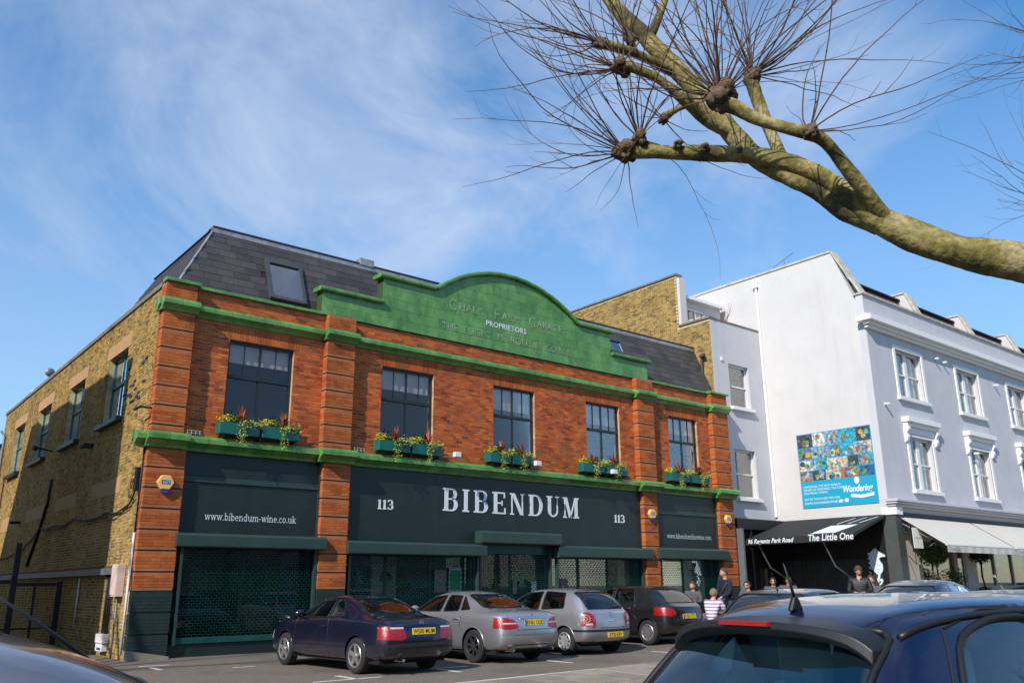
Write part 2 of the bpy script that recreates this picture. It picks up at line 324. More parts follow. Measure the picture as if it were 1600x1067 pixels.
# ================================================================ brick machinery
def brick_rects(u0, u1, z0, z1, holes=(), bond='run', gap=.014, ch=.075, keep=None, L_=.225):
    out = []; r_ = 0; z = z0
    while z < z1-.02:
        zt = min(z+ch-gap, z1)
        if bond == 'run': u = u0-(L_/2 if r_ % 2 else 0); seq = [L_]
        else: u = u0-(.056 if r_ % 2 else .169); seq = [L_, .1125]
        k = r_ % 2
        while u < u1:
            w = seq[k % len(seq)]; k += 1
            a, b = max(u, u0), min(u+w-gap, u1); u += w
            if b-a < .03: continue
            ok = True; za, zb = z, zt
            for (ha, hb, hc, hd) in holes:
                if b > ha and a < hb and zb > hc and za < hd:
                    mz = (za+zb)/2; mu = (a+b)/2
                    if not (hc < mz < hd):
                        if mz <= hc: zb = min(zb, hc)
                        else: za = max(za, hd)
                        continue
                    if a >= ha and b <= hb: ok = False; break
                    if a < ha and b > hb: out.append((a, ha, za, zb)); a = hb; continue
                    if a < ha: b = ha
                    else: a = hb
            if ok and b-a > .025 and (keep is None or keep((a+b)/2, (za+zb)/2)): out.append((a, b, za, zb))
        z += ch; r_ += 1
    return out
def lay(rects, face, m_, parent, proud=.008, jit=.003, single=0, near=None, name='brickwork', deep=.004, skipback=True):
    "face 'f': plane y=c facing -y ; 'l': plane x=c facing -x. face=(kind,c)"
    kd, c = face; r_ = random.Random(int(c*100)+len(rects))
    if single:
        full = sorted([q for q in rects if abs(q[1]-q[0]-.211) < .004 and abs(q[3]-q[2]-.061) < .002], key=near)[:single]
        fs = set(full); rects = [q for q in rects if q not in fs]
        w, h = .1055, .0305
        if kd == 'f': me = MB().box(-w, w, 0, deep+.012, -h, h, skip='k').mesh('brick', m_)
        else: me = MB().box(0, deep+.012, -w, w, -h, h, skip='r').mesh('brick', m_)
        for a, b, z0, z1 in full:
            p = proud+r_.uniform(-jit, jit); u = (a+b)/2; z = (z0+z1)/2
            inst('brick', me, parent, (u, c-p, z) if kd == 'f' else (c-p, u, z))
    mb = MB()
    for a, b, z0, z1 in rects:
        p = proud+r_.uniform(-jit, jit)
        if kd == 'f': mb.box(a, b, c-p, c+deep, z0, z1, skip='k')
        else: mb.box(c-p, c+deep, a, b, z0, z1, skip='r')
    return mb.build(name, m_, parent, kind='stuff', fix=False)
def slab_holes(mb, a0, a1, z0, z1, holes, d0, d1, axis):
    "wall slab between d0 (face) and d1 (back) with rectangular holes, butted boxes"
    us = sorted({a0, a1, *[h[0] for h in holes], *[h[1] for h in holes]}); us = [u for u in us if a0 <= u <= a1]
    for i in range(len(us)-1):
        a, b = us[i], us[i+1]; cuts = sorted([(h[2], h[3]) for h in holes if h[0] <= a+1e-6 and h[1] >= b-1e-6]); z = z0
        for c, d in cuts+[(z1, z1)]:
            if c > z+1e-4:
                if axis == 'y': mb.box(a, b, d0, d1, z, c)
                else: mb.box(d0, d1, a, b, z, c)
            z = max(z, d)
    return mb
# ================================================================ wine shop
shop = empty('shop_building', (0, 0, 0), label='two-storey red brick shop with green glazed parapet, slate mansard roof and dark green shopfront', cat='building')
XR = 22.0; TOPZ = 8.80
WIN = [(1.74, 3.52), (6.24, 8.04), (10.3, 12.02), (14.35, 16.0), (18.62, 20.3)]; WZ0, WZ1 = 5.52, 7.66
PUP = [(-.02, .74), (4.38, 5.22), (16.72, 17.58), (21.0, 21.98)]; PGR = [(-.02, .86), (4.47, 5.27), (16.86, 17.56), (21.1, 21.98)]
holes = [(a, b, WZ0, WZ1) for a, b in WIN]
LW = [(2.62, 4.45), (7.15, 9.1), (11.75, 13.75), (16.3, 18.3)]; LZ0, LZ1 = 5.83, 7.74; YB = 21.1
lholes = [(a, b, LZ0, LZ1) for a, b in LW]
mb = MB(); slab_holes(mb, .0, XR-.002, 4.7, TOPZ, holes, 0, .3, 'y')
fwall = mb.build('front_wall', M['mortar_red'], shop)
mb = MB(); slab_holes(mb, .3, YB, -.1, TOPZ, lholes, 0, .3, 'x'); mb.box(0, .3, .0, .3, -.1, 4.7)
swall = mb.build('side_wall', M['mortar_yel'], shop)
# rear & right & floors (dark inside)
mb = MB(); mb.box(.3, XR, YB-.3, YB, -.1, TOPZ); mb.box(XR-.25, XR-.002, .3, YB-.3, -.1, TOPZ)
mb.box(.3, XR-.25, .3, YB-.3, 4.72, 4.98); mb.box(.3, XR-.25, 5.5, 5.6, 0, 4.7); mb.box(.3, XR-.25, 4.5, 4.6, 5, TOPZ-.1); mb.box(.3, XR-.25, .3, YB-.3, TOPZ-.12, TOPZ-.02)
mb.box(.31, XR-.26, .5, 5.4, .0, .05)
mb.build('interior_walls', M['interior'], shop)
# red brickwork
arches = [(a-.12, b+.12, WZ1, 8.05) for a, b in WIN]
rr = brick_rects(.0, XR-.004, 5.0, TOPZ-.01, holes+arches+[(a, b, 5.0, TOPZ) for a, b in PUP])
lay(rr, ('f', 0), M['red_brick'], fwall, single=300, near=lambda q: abs(q[0]-2.2)+abs((q[2]-6.6)*.4))
mb = MB()
for a, b in WIN:      # upright bricks over the windows
    n = int((b-a+.24)/.075); st = (b-a+.24)/n
    for i in range(n):
        for k in range(1): mb.box(a-.12+i*st+.004, a-.12+(i+1)*st-.004, -.012-rnd.uniform(0, .003), .004, WZ1+.003, 8.04, skip='k')
mb.build('window_arch_bricks', M['rust_brick'], fwall, kind='stuff', fix=False)
# side brickwork
lk = [(1.85, 4.6, 3.82, 4.22), (6.3, 9.0, 3.8, 4.18), (10.7, 13.5, 3.74, 4.15), (15.4, 18.2, 3.7, 4.1)]
lint = [(a-.25, b+.25, LZ1, LZ1+.36) for a, b in LW]
rr = brick_rects(.0, YB, 0.0, TOPZ-.12, lholes+lk+lint+[(-1, .14, 1.0, 99)], bond='flem')
lay(rr, ('l', 0), M['yel_brick'], swall, single=300, near=lambda q: q[0]+abs(q[2]-4.2)*.25, jit=.005, name='stock_brickwork')
for a, b, c, d in lk: MB().box(-.012, .0, a, b, c, d, skip='r').build('render_patch', M['render_tan'], swall)
for a, b, c, d in lint: MB().box(-.016, .0, a, b, c, d, skip='r').build('lintel', M['render_tan'], swall)
for a, b in LW: MB().box(-.17, .14, a-.2, b+.14, LZ0-.13, LZ0-.002).build('window_sill', M['frame_dark'], swall, bevel=.012)
# soot-black header bricks scattered by the first window
mb = MB()
for i in range(26):
    y = .7+rnd.random()*1.8; z = 5.9+int(rnd.random()*16)*.075; mb.box(-.024, 0, y, y+.2, z, z+.062, skip='r')
mb.build('sooted_bricks', M['black_wood'], swall, kind='stuff')
M['groove'] = mat('groove', (.10, .035, .018), .95, var=.2); M['mortar_band'] = mat('mortar_band', (.36, .13, .05), .9, var=.2)
# ---- pilasters: bands of brick with grooves between
def pilaster(x0, x1, z0, z1, red, name='pilaster', dark_to=None, pr=.24, left=False):
    core = MB().box(x0+.035, x1-.035, -pr+.035, 0, z0, z1, skip='k').build(name, M['groove'] if dark_to is None else M['dark_paint_brick'], shop)
    pit = .472; z = z1
    while z > z0+.05:
        b = max(z-pit+.026, z0); h = z-b; n = max(1, round(h/.0712)); ch = h/n
        mbk = MB(); mbk.box(x0+.006, x1-.006, -pr+.006, .001, b+.006, z-.006, 1, skip='k')
        for k in range(n):
            off = .1075 if k % 2 else 0; u = x0-(.1125 if k % 2 else 0)
            inset = .012 if k in (0, n-1) and n > 2 else 0
            while u < x1-.01:
                a, c = max(u, x0), min(u+.215, x1); u += .221
                if c-a < .03: continue
                j = rnd.uniform(-.001, .001)
                a2 = a+(.012 if inset and a == x0 else 0)
                mbk.box(a2, c, -pr+inset+j, .002, b+k*ch+(.004 if k else 0), b+(k+1)*ch-.004, skip='k')
        mbk.build('quoin_band', [M['dark_paint_brick'], M['dark_paint_brick']] if dark_to and b < dark_to else [M['rust_brick'], M['mortar_band']], core, fix=False)
        z -= pit
    return core
for a, b in PUP: pilaster(a, b, 5.05, 8.06, 1); pilaster(a, b, 8.36, TOPZ, 1)
for a, b in PGR: pilaster(a, b, 1.47, 4.7, 1, pr=.20); pilaster(a, b, .0, 1.46, 1, dark_to=1.6, pr=.21, name='painted_pilaster_base')
# red return of the corner pilaster on the side wall
rr = brick_rects(-.0, .13, 1.47, TOPZ-.05); lay(rr, ('l', -.02), M['rust_brick'], swall, name='corner_brickwork', proud=.006)
# ---- glazed green cornices
def cornice(segs, z0, z1, prof, name, step=.46):
    "prof: list of (projection, height fraction)"
    root = MB().box(segs[0][0]+.05, segs[-1][1]-.05, -prof[0][0]*.5, 0, z0+.02, z1-.02, skip='k').build(name, M['tile_gap'], shop)
    for (a, b, ex) in segs:
        n = max(1, round((b-a)/step)); w = (b-a)/n
        poly = [(0.0, z0)]+[(-p-ex, z0+(z1-z0)*h) for p, h in prof]+[(0.0, z1)]
        me = MB().prism(poly, .003, w-.003, 'x').mesh('glazed_block', M['green_tile'], fix=True)
        for i in range(n):
            o = inst('glazed_block', me, root, (a+i*w, 0, rnd.uniform(-.002, .002)))
    return root
def breaks(P, ends, ex, e2):
    xs = []; x = ends[0]
    for a, b in P:
        a2, b2 = max(a-e2, ends[0]), min(b+e2, ends[1])
        if a2 > x+.01: xs.append((x, a2, 0))
        xs.append((a2, b2, ex)); x = b2
    if x < ends[1]-.01: xs.append((x, ends[1], 0))
    return xs
up_prof = [(.05, 0), (.07, .22), (.16, .42), (.20, .46), (.20, .74), (.17, .80), (.15, .97), (.10, 1)]
lo_prof = [(.08, 0), (.10, .2), (.22, .44), (.30, .5), (.30, .8), (.27, .86), (.24, 1)]
cornice(breaks(PUP, (-.14, 22.2), .22, .07), 8.06, 8.36, up_prof, 'upper_cornice')
cornice(breaks(PUP, (-.32, 22.3), .20, .1), 4.70, 5.05, lo_prof, 'lower_cornice')
cap_prof = [(.10, 0), (.10, .6), (.08, .75), (.02, 1)]
cornice([(-.06, .8, .22), (.8, 4.25, 0)], TOPZ, TOPZ+.10, cap_prof, 'parapet_coping'); cornice([(17.6, 20.95, 0), (20.95, 22.05, .22)], TOPZ, TOPZ+.10, cap_prof, 'parapet_coping')
# little returns on the alley side
for z0, z1, w in ((4.70, 5.05, .34), (8.06, 8.36, .16)):
    MB().prism([(-w, z0+(z1-z0)*.5), (-w, z1), (0, z1), (0, z0), (-.12, z0)], .0, .12, 'y').build('cornice_return', M['green_tile'], swall)
MB().box(-.05, .32, .14, YB+.04, TOPZ-.08, TOPZ+.05).build('wall_coping', M['stone'], swall, bevel=.015)
# ---- green glazed gable parapet of single tiles
def gtop(x):
    if x < 4.2 or x > 17.56: return 0
    if x < 6.15 or x > 15.62: return 9.56
    if x < 8.0 or x > 13.98: return 10.38
    c, h, w = 10.99, 11.44, 2.99; d = h-10.38; rad = (w*w+d*d)/(2*d)
    return h-rad+math.sqrt(max(0, rad*rad-(x-c)**2))
gb = MB()
for a, b, c in ((4.22, 6.15, 9.5), (6.15, 8.0, 10.32), (13.98, 15.62, 10.32), (15.62, 17.54, 9.5)): gb.box(a, b, -.05, .28, 8.82, c)
xs = [8.0+(13.98-8.0)*i/24 for i in range(25)]
gb.prism([(8.0, 8.82), (13.98, 8.82)]+[(x, gtop(x)-.06) for x in reversed(xs)], -.05, .28, 'y')
gable = gb.build('glazed_gable', M['tile_gap'], shop)
tw, th = .465, .305; row = 0; z = 8.82
while z < 11.5:
    x = 4.22-(tw/2 if row % 2 else 0)
    while x < 17.54:
        a, b = max(x, 4.22)+.003, min(x+tw, 17.54)-.003; x += tw
        parts = [(a, b)]
        for s in (6.15, 8.0, 13.98, 15.62):
            parts = [q for p in parts for q in ([(p[0], s-.002), (s+.002, p[1])] if p[0] < s-.02 and p[1] > s+.02 else [p])]
        for a, b in parts:
            if b-a < .03: continue
            e = .0015; ts = [min(z+th-.005, gtop(a+e)-.07), min(z+th-.005, gtop((a+b)/2)-.07), min(z+th-.005, gtop(b-e)-.07)]
            if max(ts) < z+.03: continue
            ts = [max(t, z+.004) for t in ts]
            p = .066+rnd.uniform(0, .004)
            MB().prism([(a, z), (b, z), (b, ts[2]), ((a+b)/2, ts[1]), (a, ts[0])], -p, -.05, 'y').build('glazed_tile', M['green_tile'], gable)
    z += th; row += 1
def cop_line(pts, nm='gable_coping'):
    root = None
    for i in range(len(pts)-1):
        (x0, z0), (x1, z1) = pts[i], pts[i+1]; L_ = math.hypot(x1-x0, z1-z0); n = max(1, round(L_/.42))
        for k in range(n):
            a = Vector((x0+(x1-x0)*k/n, 0, z0+(z1-z0)*k/n)); b = Vector((x0+(x1-x0)*(k+1)/n, 0, z0+(z1-z0)*(k+1)/n)); t = (b-a).normalized(); nn = Vector((-t.z, 0, t.x))
            mb = MB(); q = []
            for p in (a+t*.003, b-t*.003):
                for y, h in ((.32, -.05), (-.16, -.07), (-.19, -.03), (-.19, .03), (-.15, .06), (.32, .06)):
                    q.append((p.x+nn.x*h, y, p.z+nn.z*h))
            mb.add(q, [tuple(range(6)), tuple(range(11, 5, -1))]+[(j, j+6, (j+1) % 6+6, (j+1) % 6) for j in range(6)])
            o = mb.build('coping_tile', M['green_tile'], gable)
cop_line([(4.1, 9.56), (6.15, 9.56)]); cop_line([(6.0, 10.38), (7.98, 10.38)])
cop_line([(x, gtop(min(13.97, max(8.01, x)))) for x in [8.0+(13.98-8.0)*i/15 for i in range(16)]])
cop_line([(14.0, 10.38), (15.76, 10.38)]); cop_line([(15.64, 9.56), (17.68, 9.56)])
# worn raised lettering on the gable
GREY = mat('worn_letter', (.17, .30, .13), .7, var=.5, scale=9, stain=(.42, .46, .40), sscale=5, samt=.9)
PALE = mat('pale_letter', (.42, .52, .36), .6, var=.3, scale=10)
def gtext(s, size, x, z, m_, sx=1, sp=1.0, off=0): text(s, size, (x, -.075, z), FRONT, m_, 'raised_lettering', gable, ext=.004, sx=sx, sp=sp, off=off)
gtext('C', .50, 8.5, 9.82, GREY, .85, off=-.004); gtext('HALK', .36, 8.88, 9.86, GREY, 1.0, 1.1); gtext('F', .50, 10.28, 9.84, GREY, .85); gtext('ARM', .36, 10.6, 9.88, GREY, 1.0, 1.1); gtext('G', .50, 11.75, 9.86, GREY, .85); gtext('ARAGE', .36, 12.12, 9.90, GREY, .95, 1.08)
gtext('PROPRIETORS', .26, 9.95, 9.56, M['white_letter'], .95, 1.12)
gtext('THE  FLIGHT  PETROLEUM  CO Ltd', .33, 8.25, 9.14, GREY, .92, 1.14)
# ---- windows
def sash(x0, x1, z0, z1, y, m_, parent, side=False, pane=None, blind=True):
    "two lights over two, frame set back in the opening"
    fr = MB(); w = .065; zm = z0+(z1-z0)*.56; xm = (x0+x1)/2
    B = (lambda a, b, c, d, e=0, t=.05: fr.box(a, b, y-e, y+t, c, d)) if not side else (lambda a, b, c, d, e=0, t=.05: fr.box(y-e, y+t, a, b, c, d))
    B(x0, x0+w, z0, z1, .01); B(x1-w, x1, z0, z1, .01); B(x0+w, x1-w, z1-w, z1, .01); B(x0+w, x1-w, z0, z0+w, .01)
    B(x0+w, x1-w, zm-.04, zm+.04, .03); B(xm-.028, xm+.028, zm+.04, z1-w, .0); B(xm-.03, xm+.03, z0+w, zm-.04, 0)
    o = fr.build('window_frame', m_, parent)
    gl = []
    for a, b in ((x0+w, xm-.035), (xm+.035, x1-w)):
        if not side:      # thin glazing bar in each top light
            bb = MB().box((a+b)/2-.011, (a+b)/2+.011, y, y+.03, zm+.04, z1-w).build('glazing_bar', m_, o)
        for c, d in ((zm+.04, z1-w), (z0+w, zm-.04)):
            g_ = MB()
            tl = rnd.uniform(-.004, .004)
            if not side: g_.box(a, b, y+.022, y+.028, c, d)
            else: g_.box(y+.022, y+.028, a, b, c, d)
            g_.build('pane', pane or M['pane'], o)
    if blind:
        b_ = MB()
        if not side: b_.box(x0+w, x1-w, y+.12, y+.125, z1-rnd.choice((.45, .62, .72, .55)), z1-w)
        else: b_.box(y+.12, y+.125, x0+w, x1-w, z1-.62, z1-w)
        b_.build('roller_blind', M['blind'], o)
    return o
for a, b in WIN:
    sash(a, b, WZ0, WZ1, .10, M['frame_dark'], fwall)
for a, b in LW:
    sash(a, b, LZ0, LZ1, .15, M['frame_teal'], swall, side=True, blind=False, pane=M['pane_side'])
# curtain and books of the right-hand window left as seen: pale blinds only
# ---- roof
YR = 7.5; rf = MB(); y0, z0, y1, z1 = .30, 8.86, 1.28, 11.08; xa0, xa1 = .32, 1.5
sl_f = math.atan2(z1-z0, y1-y0)
V = [(xa0, y0, z0), (XR-.01, y0, z0), (XR-.01, y1, z1), (xa1, y1, z1), (xa0, YR, z0), (xa1, YR-1.0, z1), (XR-.01, YR-1.0, z1), (XR-.01, YR, z0)]
rf.add(V, [(0, 1, 2, 3), (4, 0, 3, 5), (3, 2, 6, 5), (7, 4, 5, 6), (1, 7, 6, 2), (0, 4, 7, 1)])
roof = rf.build('mansard_roof', M['slate_bed'], shop)
L_ = math.hypot(y1-y0, z1-z0); rows = 10; rh = L_/rows; nrm = Vector((0, -(z1-z0), (y1-y0)))/L_; upv = Vector((0, y1-y0, z1-z0))/L_
sw_ = .46; full = MB(); cnt = []
sme = MB(); hw = sw_/2-.004
sme.add([(-hw, 0, 0), (hw, 0, 0), (hw, 0, .012), (-hw, 0, .012), (-hw, rh*1.08, 0), (hw, rh*1.08, 0), (hw, rh*1.08, .004), (-hw, rh*1.08, .004)], [(0, 1, 2, 3), (3, 2, 6, 7), (0, 3, 7, 4), (1, 5, 6, 2)])
sm = sme.mesh('slate', M['slate'])
skyl = (2.82, 3.98)
for r_ in range(rows):
    s0 = r_*rh; xl = xa0+(xa1-xa0)*(r_+.5)/rows+.03; x = xl-(sw_*.5 if r_ % 2 else 0)
    while x < XR-.1:
        xc = x+sw_/2; x += sw_
        zz_ = z0+upv.z*(s0+rh/2)
        if skyl[0]+.12 < xc < skyl[1]-.12 and 9.05 < zz_ < 10.4: continue
        hid = (4.7 < xc < 17.1) and zz_ < gtop(min(max(xc, 4.3), 17.4))-.35
        if hid: continue
        a = max(xc-hw, xl); b = min(xc+hw, XR-.02)
        if b-a < .06: continue
        p = Vector(((a+b)/2, y0, z0))+upv*s0+nrm*.012
        o = bpy.data.objects.new('slate', sm); COL.objects.link(o); o.parent = roof; o.location = p; o.rotation_euler = (sl_f+rnd.uniform(-.004, .006), 0, rnd.uniform(-.003, .003)); o.scale = ((b-a)/(2*hw), 1, 1)
        cnt.append(o)
# alley-side slope, seen edge on: joined
mb = MB(); L2 = math.hypot(xa1-xa0, z1-z0); ux = (xa1-xa0)/L2; uz = (z1-z0)/L2
for r_ in range(rows):
    s0 = r_*L2/rows; y = .30+.1*r_+(.2 if r_ % 2 else 0)
    while y < YR-.5-.1*r_:
        a, b = y, y+.45; y += .46
        P = lambda yy, s, h: (xa0+ux*s-uz*h, yy, z0+uz*s+ux*h)
        s1 = s0+L2/rows*1.06
        mb.add([P(a, s0, .0), P(b, s0, 0), P(b, s1, 0), P(a, s1, 0), P(a, s0, .022), P(b, s0, .022), P(b, s1, .008), P(a, s1, .008)], [(4, 5, 6, 7), (0, 1, 5, 4), (0, 4, 7, 3), (1, 2, 6, 5)])
mb.build('side_slates', M['slate'], roof, kind='stuff')
MB().box(xa1-.06, XR-.02, y1-.10, y1+.3, z1+.012, z1+.07).build('roof_edge', M['slate_bed'], roof)
MB().box(xa1-.1, XR-.02, y1-.09, y1-.07, z1-.12, z1+.012).build('lead_flashing', M['lead'], roof)
MB().box(xa1-.05, xa1+.3, y1+.3, YR-1.0, z1+.012, z1+.05).build('roof_edge', M['slate_bed'], roof)
p0 = Vector((xa0, y0, z0)); p1 = Vector((xa1, y1, z1)); MB().tube([p0, p1+Vector((0, 0, .02))], .035, 6).build('hip_roll', M['lead'], roof)
MB().box(6.0, 6.5, y1-.12, y1+.5, z1+.0, z1+.24).build('roof_vent_cover', M['lead'], roof, bevel=.02)
def skylight(x0, x1, zb, zt):
    mb = MB(); s0 = (zb-z0)/upv.z; s1 = (zt-z0)/upv.z
    def P(x, s, h): return Vector((x, y0, z0))+upv*s+nrm*h
    def bar(xa, xb, sa, sb, h0, h1):
        q = [P(x, s, h) for h in (h0, h1) for x, s in ((xa, sa), (xb, sa), (xb, sb), (xa, sb))]
        mb.add(q, [(0, 3, 2, 1), (4, 5, 6, 7), (0, 1, 5, 4), (1, 2, 6, 5), (2, 3, 7, 6), (3, 0, 4, 7)])
    bar(x0, x0+.10, s0, s1, 0, .13); bar(x1-.10, x1, s0, s1, 0, .13); bar(x0+.1, x1-.1, s0, s0+.1, 0, .12); bar(x0+.1, x1-.1, s1-.16, s1, 0, .15)
    o = mb.build('skylight', M['skyframe'], roof)
    g_ = MB(); q = [P(x, s, .10) for x, s in ((x0+.1, s0+.1), (x1-.1, s0+.1), (x1-.1, s1-.16), (x0+.1, s1-.16))]; g_.add(q, [(0, 1, 2, 3)]); g_.build('pane', M['pane_side'], o, fix=False)
    b_ = MB(); q = [P(x, s, .05) for x, s in ((x0+.1, s1-.3), (x1-.1, s1-.3), (x1-.1, s1-.16), (x0+.1, s1-.16))]; b_.add(q, [(0, 1, 2, 3)]); b_.build('skylight_blind', M['blind'], o, fix=False)
M['skyframe'] = mat('skyframe', (.075, .085, .09), .4, metal=.3)
skylight(2.86, 3.94, 9.08, 10.4); skylight(16.3, 17.2, 9.9, 10.55)
# ---- shopfront
front = MB().box(.86, 4.47, .02, .10, 4.60, 4.70).build('shopfront', M['dark_green'], shop)
M['alarm_red'] = mat('alarm_red', (.5, .02, .02), .4)
def fasc(x0, x1, z0, z1, y=-.02, nm='fascia_panel'): return MB().box(x0, x1, y, .10, z0, z1).build(nm, M['dark_green'], shop, bevel=.004, seg=1)
fasc(.87, 4.46, 4.12, 4.60); fasc(.87, 4.46, 2.76, 3.97); MB().box(.87, 4.46, -.06, .1, 3.975, 4.115).build('fascia_rail', M['box_green'], shop, bevel=.01)
for k in range(4): fasc(5.28+k*2.896, 5.28+(k+1)*2.896-.006, 2.72, 4.69, nm='fascia_panel')
fasc(17.58, 21.08, 4.12, 4.69); fasc(17.58, 21.08, 2.79, 3.97); MB().box(17.58, 21.08, -.06, .1, 3.975, 4.115).build('fascia_rail', M['box_green'], shop, bevel=.01)
for x in (.86, 4.42, 17.57, 21.03): MB().box(x, x+.05, -.05, .1, 2.76, 4.62).build('fascia_edge', M['box_green'], shop)
def sbox(x0, x1, z0, z1, d=.36):
    p = [(-.02, z0), (-d+.02, z0), (-d, z0+.03), (-d, z1-.06), (-d+.05, z1), (-.02, z1)]
    MB().prism(p, x0, x1, 'x').build('shutter_housing', M['box_green'], shop)
sbox(.80, 4.60, 2.44, 2.76); sbox(5.24, 9.80, 2.36, 2.70); sbox(9.60, 12.76, 2.74, 3.10, .40); sbox(12.68, 17.05, 2.38, 2.74); sbox(17.44, 21.28, 2.40, 2.78)
# perforated roller shutters: tubes with staggered links
def shutter(x0, x1, z0, z1, y=-.02, solid=None):
    r0 = MB().box(x0-.07, x0, y-.10, y+.03, z0-.15, z1).build('shutter_guide', M['box_green'], shop); MB().box(x1, x1+.07, y-.10, y+.03, z0-.15, z1).build('shutter_guide', M['box_green'], shop)
    MB().box(x0, x1, y-.03, y+.02, z0-.13, z0).build('shutter_bottom_rail', M['shutter'], r0, bevel=.008)
    mb = MB(); z = z0; k = 0
    while z < z1:
        mb.box(x0, x1, y-.010, y+.010, z, z+.011, skip='')
        if solid is None or z < solid:
            x = x0+(.065 if k % 2 else 0)
            while x < x1-.02:
                mb.box(x, x+.011, y-.007, y+.007, z+.011, z+.062, skip='tb'); x += .13
        else: mb.box(x0, x1, y-.006, y+.006, z+.011, z+.062, skip='tb')
        z += .062; k += 1
    mb.build('shutter_links', M['shutter_bar'], r0, kind='stuff', fix=False)
shutter(1.04, 4.38, .42, 2.46, y=-.06); shutter(5.45, 9.62, .30, 2.38); shutter(9.85, 12.55, .10, 2.76, y=.06, solid=2.45); shutter(12.85, 16.75, .30, 2.40); shutter(17.75, 20.95, .42, 2.42)
MB().box(.87, 4.46, -.04, .10, -.02, .28).build('stall_riser', M['dark_green'], shop, bevel=.008); MB().box(5.28, 9.7, .0, .12, -.02, .16).build('stall_riser', M['dark_green'], shop)
MB().box(12.75, 16.85, .0, .12, -.02, .6).build('stall_riser', M['dark_green'], shop); MB().box(17.57, 21.08, .0, .12, -.02, .9).build('stall_riser', M['dark_green'], shop)
# glazing behind
for x0, x1, n in ((.95, 4.40, 2), (5.3, 9.68, 3), (9.8, 12.6, 2), (12.7, 16.8, 3), (17.6, 21.05, 2)):
    f = MB(); w = (x1-x0)/n
    for i in range(n+1): f.box(x0+i*w-.035, x0+i*w+.035, .28, .36, .28, 2.75)
    f.box(x0, x1, .285, .355, 2.62, 2.75); f.box(x0, x1, .285, .355, .2, .3)
    o = f.build('shop_window', M['frame_dark'], shop)
    for i in range(n): MB().box(x0+i*w+.035, x0+(i+1)*w-.035, .315, .322, .3, 2.62, skip='tblr').build('pane', M['pane'], o)
# things seen through the shutters
def card(x, z, w, h, m_, label, y=.24):
    tag(MB().box(x, x+w, y, y+.006, z, z+h).build('notice', m_), label, 'notice')
PRINTR = mat('print_red', (.34, .22, .20), .6, var=.5, scale=14); PRINTG = mat('print_green', (.01, .32, .10), .5, var=.1)
card(8.35, 1.35, .42, .62, PRINTR, 'faded red and white printed sheet left of the green notice in the shop window')
tag(MB().box(8.86, 9.3, .235, .245, 1.36, 2.02).build('notice', M['white_letter']), 'green framed notice behind the shutter above the silver saloon', 'notice')
MB().box(8.90, 9.26, .228, .234, 1.41, 1.97).build('printed_area', PRINTG, [o for o in COL.objects if o.name.startswith('notice')][-1])
card(11.25, 1.3, .16, .42, PRINTR, 'narrow pink printed strip on the middle shop door'); card(12.0, 1.25, .2, .4, M['white_letter'], 'small white sheet on the right leaf of the shop door')
card(13.2, 1.25, .34, .5, PRINTR, 'pale red sheet in the window just right of the shop door')
CREAM = piece_mat('reflected_brick', [(0, (.42, .33, .17)), (1, (.6, .48, .27))], .8)
def reflection_panel(x, z0, z1, w, label):  # brick panel added indoors to stand for sunlit brick reflected in the glass
    t = tag(MB().box(x, x+w, .50, .56, z0, z1).build('reflected_brick_panel', M['mortar_yel']), label, 'reflection panel')
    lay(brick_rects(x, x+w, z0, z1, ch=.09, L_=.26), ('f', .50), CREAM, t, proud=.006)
reflection_panel(6.45, .7, 2.34, .78, 'added pale yellow brick panel, standing for a sunlit reflection, just inside the left of the main shop window'); reflection_panel(16.15, .5, 2.36, .55, 'added narrow pale brick panel, standing for a sunlit reflection, inside the right end of the main shop window'); reflection_panel(18.15, 1.75, 2.35, .45, 'added small pale brick panel, standing for a sunlit reflection, inside the far right shop window')
# dark lamp silhouette in front of the pale reflection panel
t = empty('standing_lamp', (6.86, .43, .05), label='black standing lamp with dome shade inside the main shop window', cat='lamp')
MB().lathe([(.0, 0), (.14, 0), (.14, .02), (.02, .04), (.018, 1.72)], 12).build('lamp_pole', M['black'], t); MB().lathe([(.19, 1.62), (.17, 1.74), (.09, 1.86), (.0, 1.9)], 14).build('lamp_shade', M['black'], t)
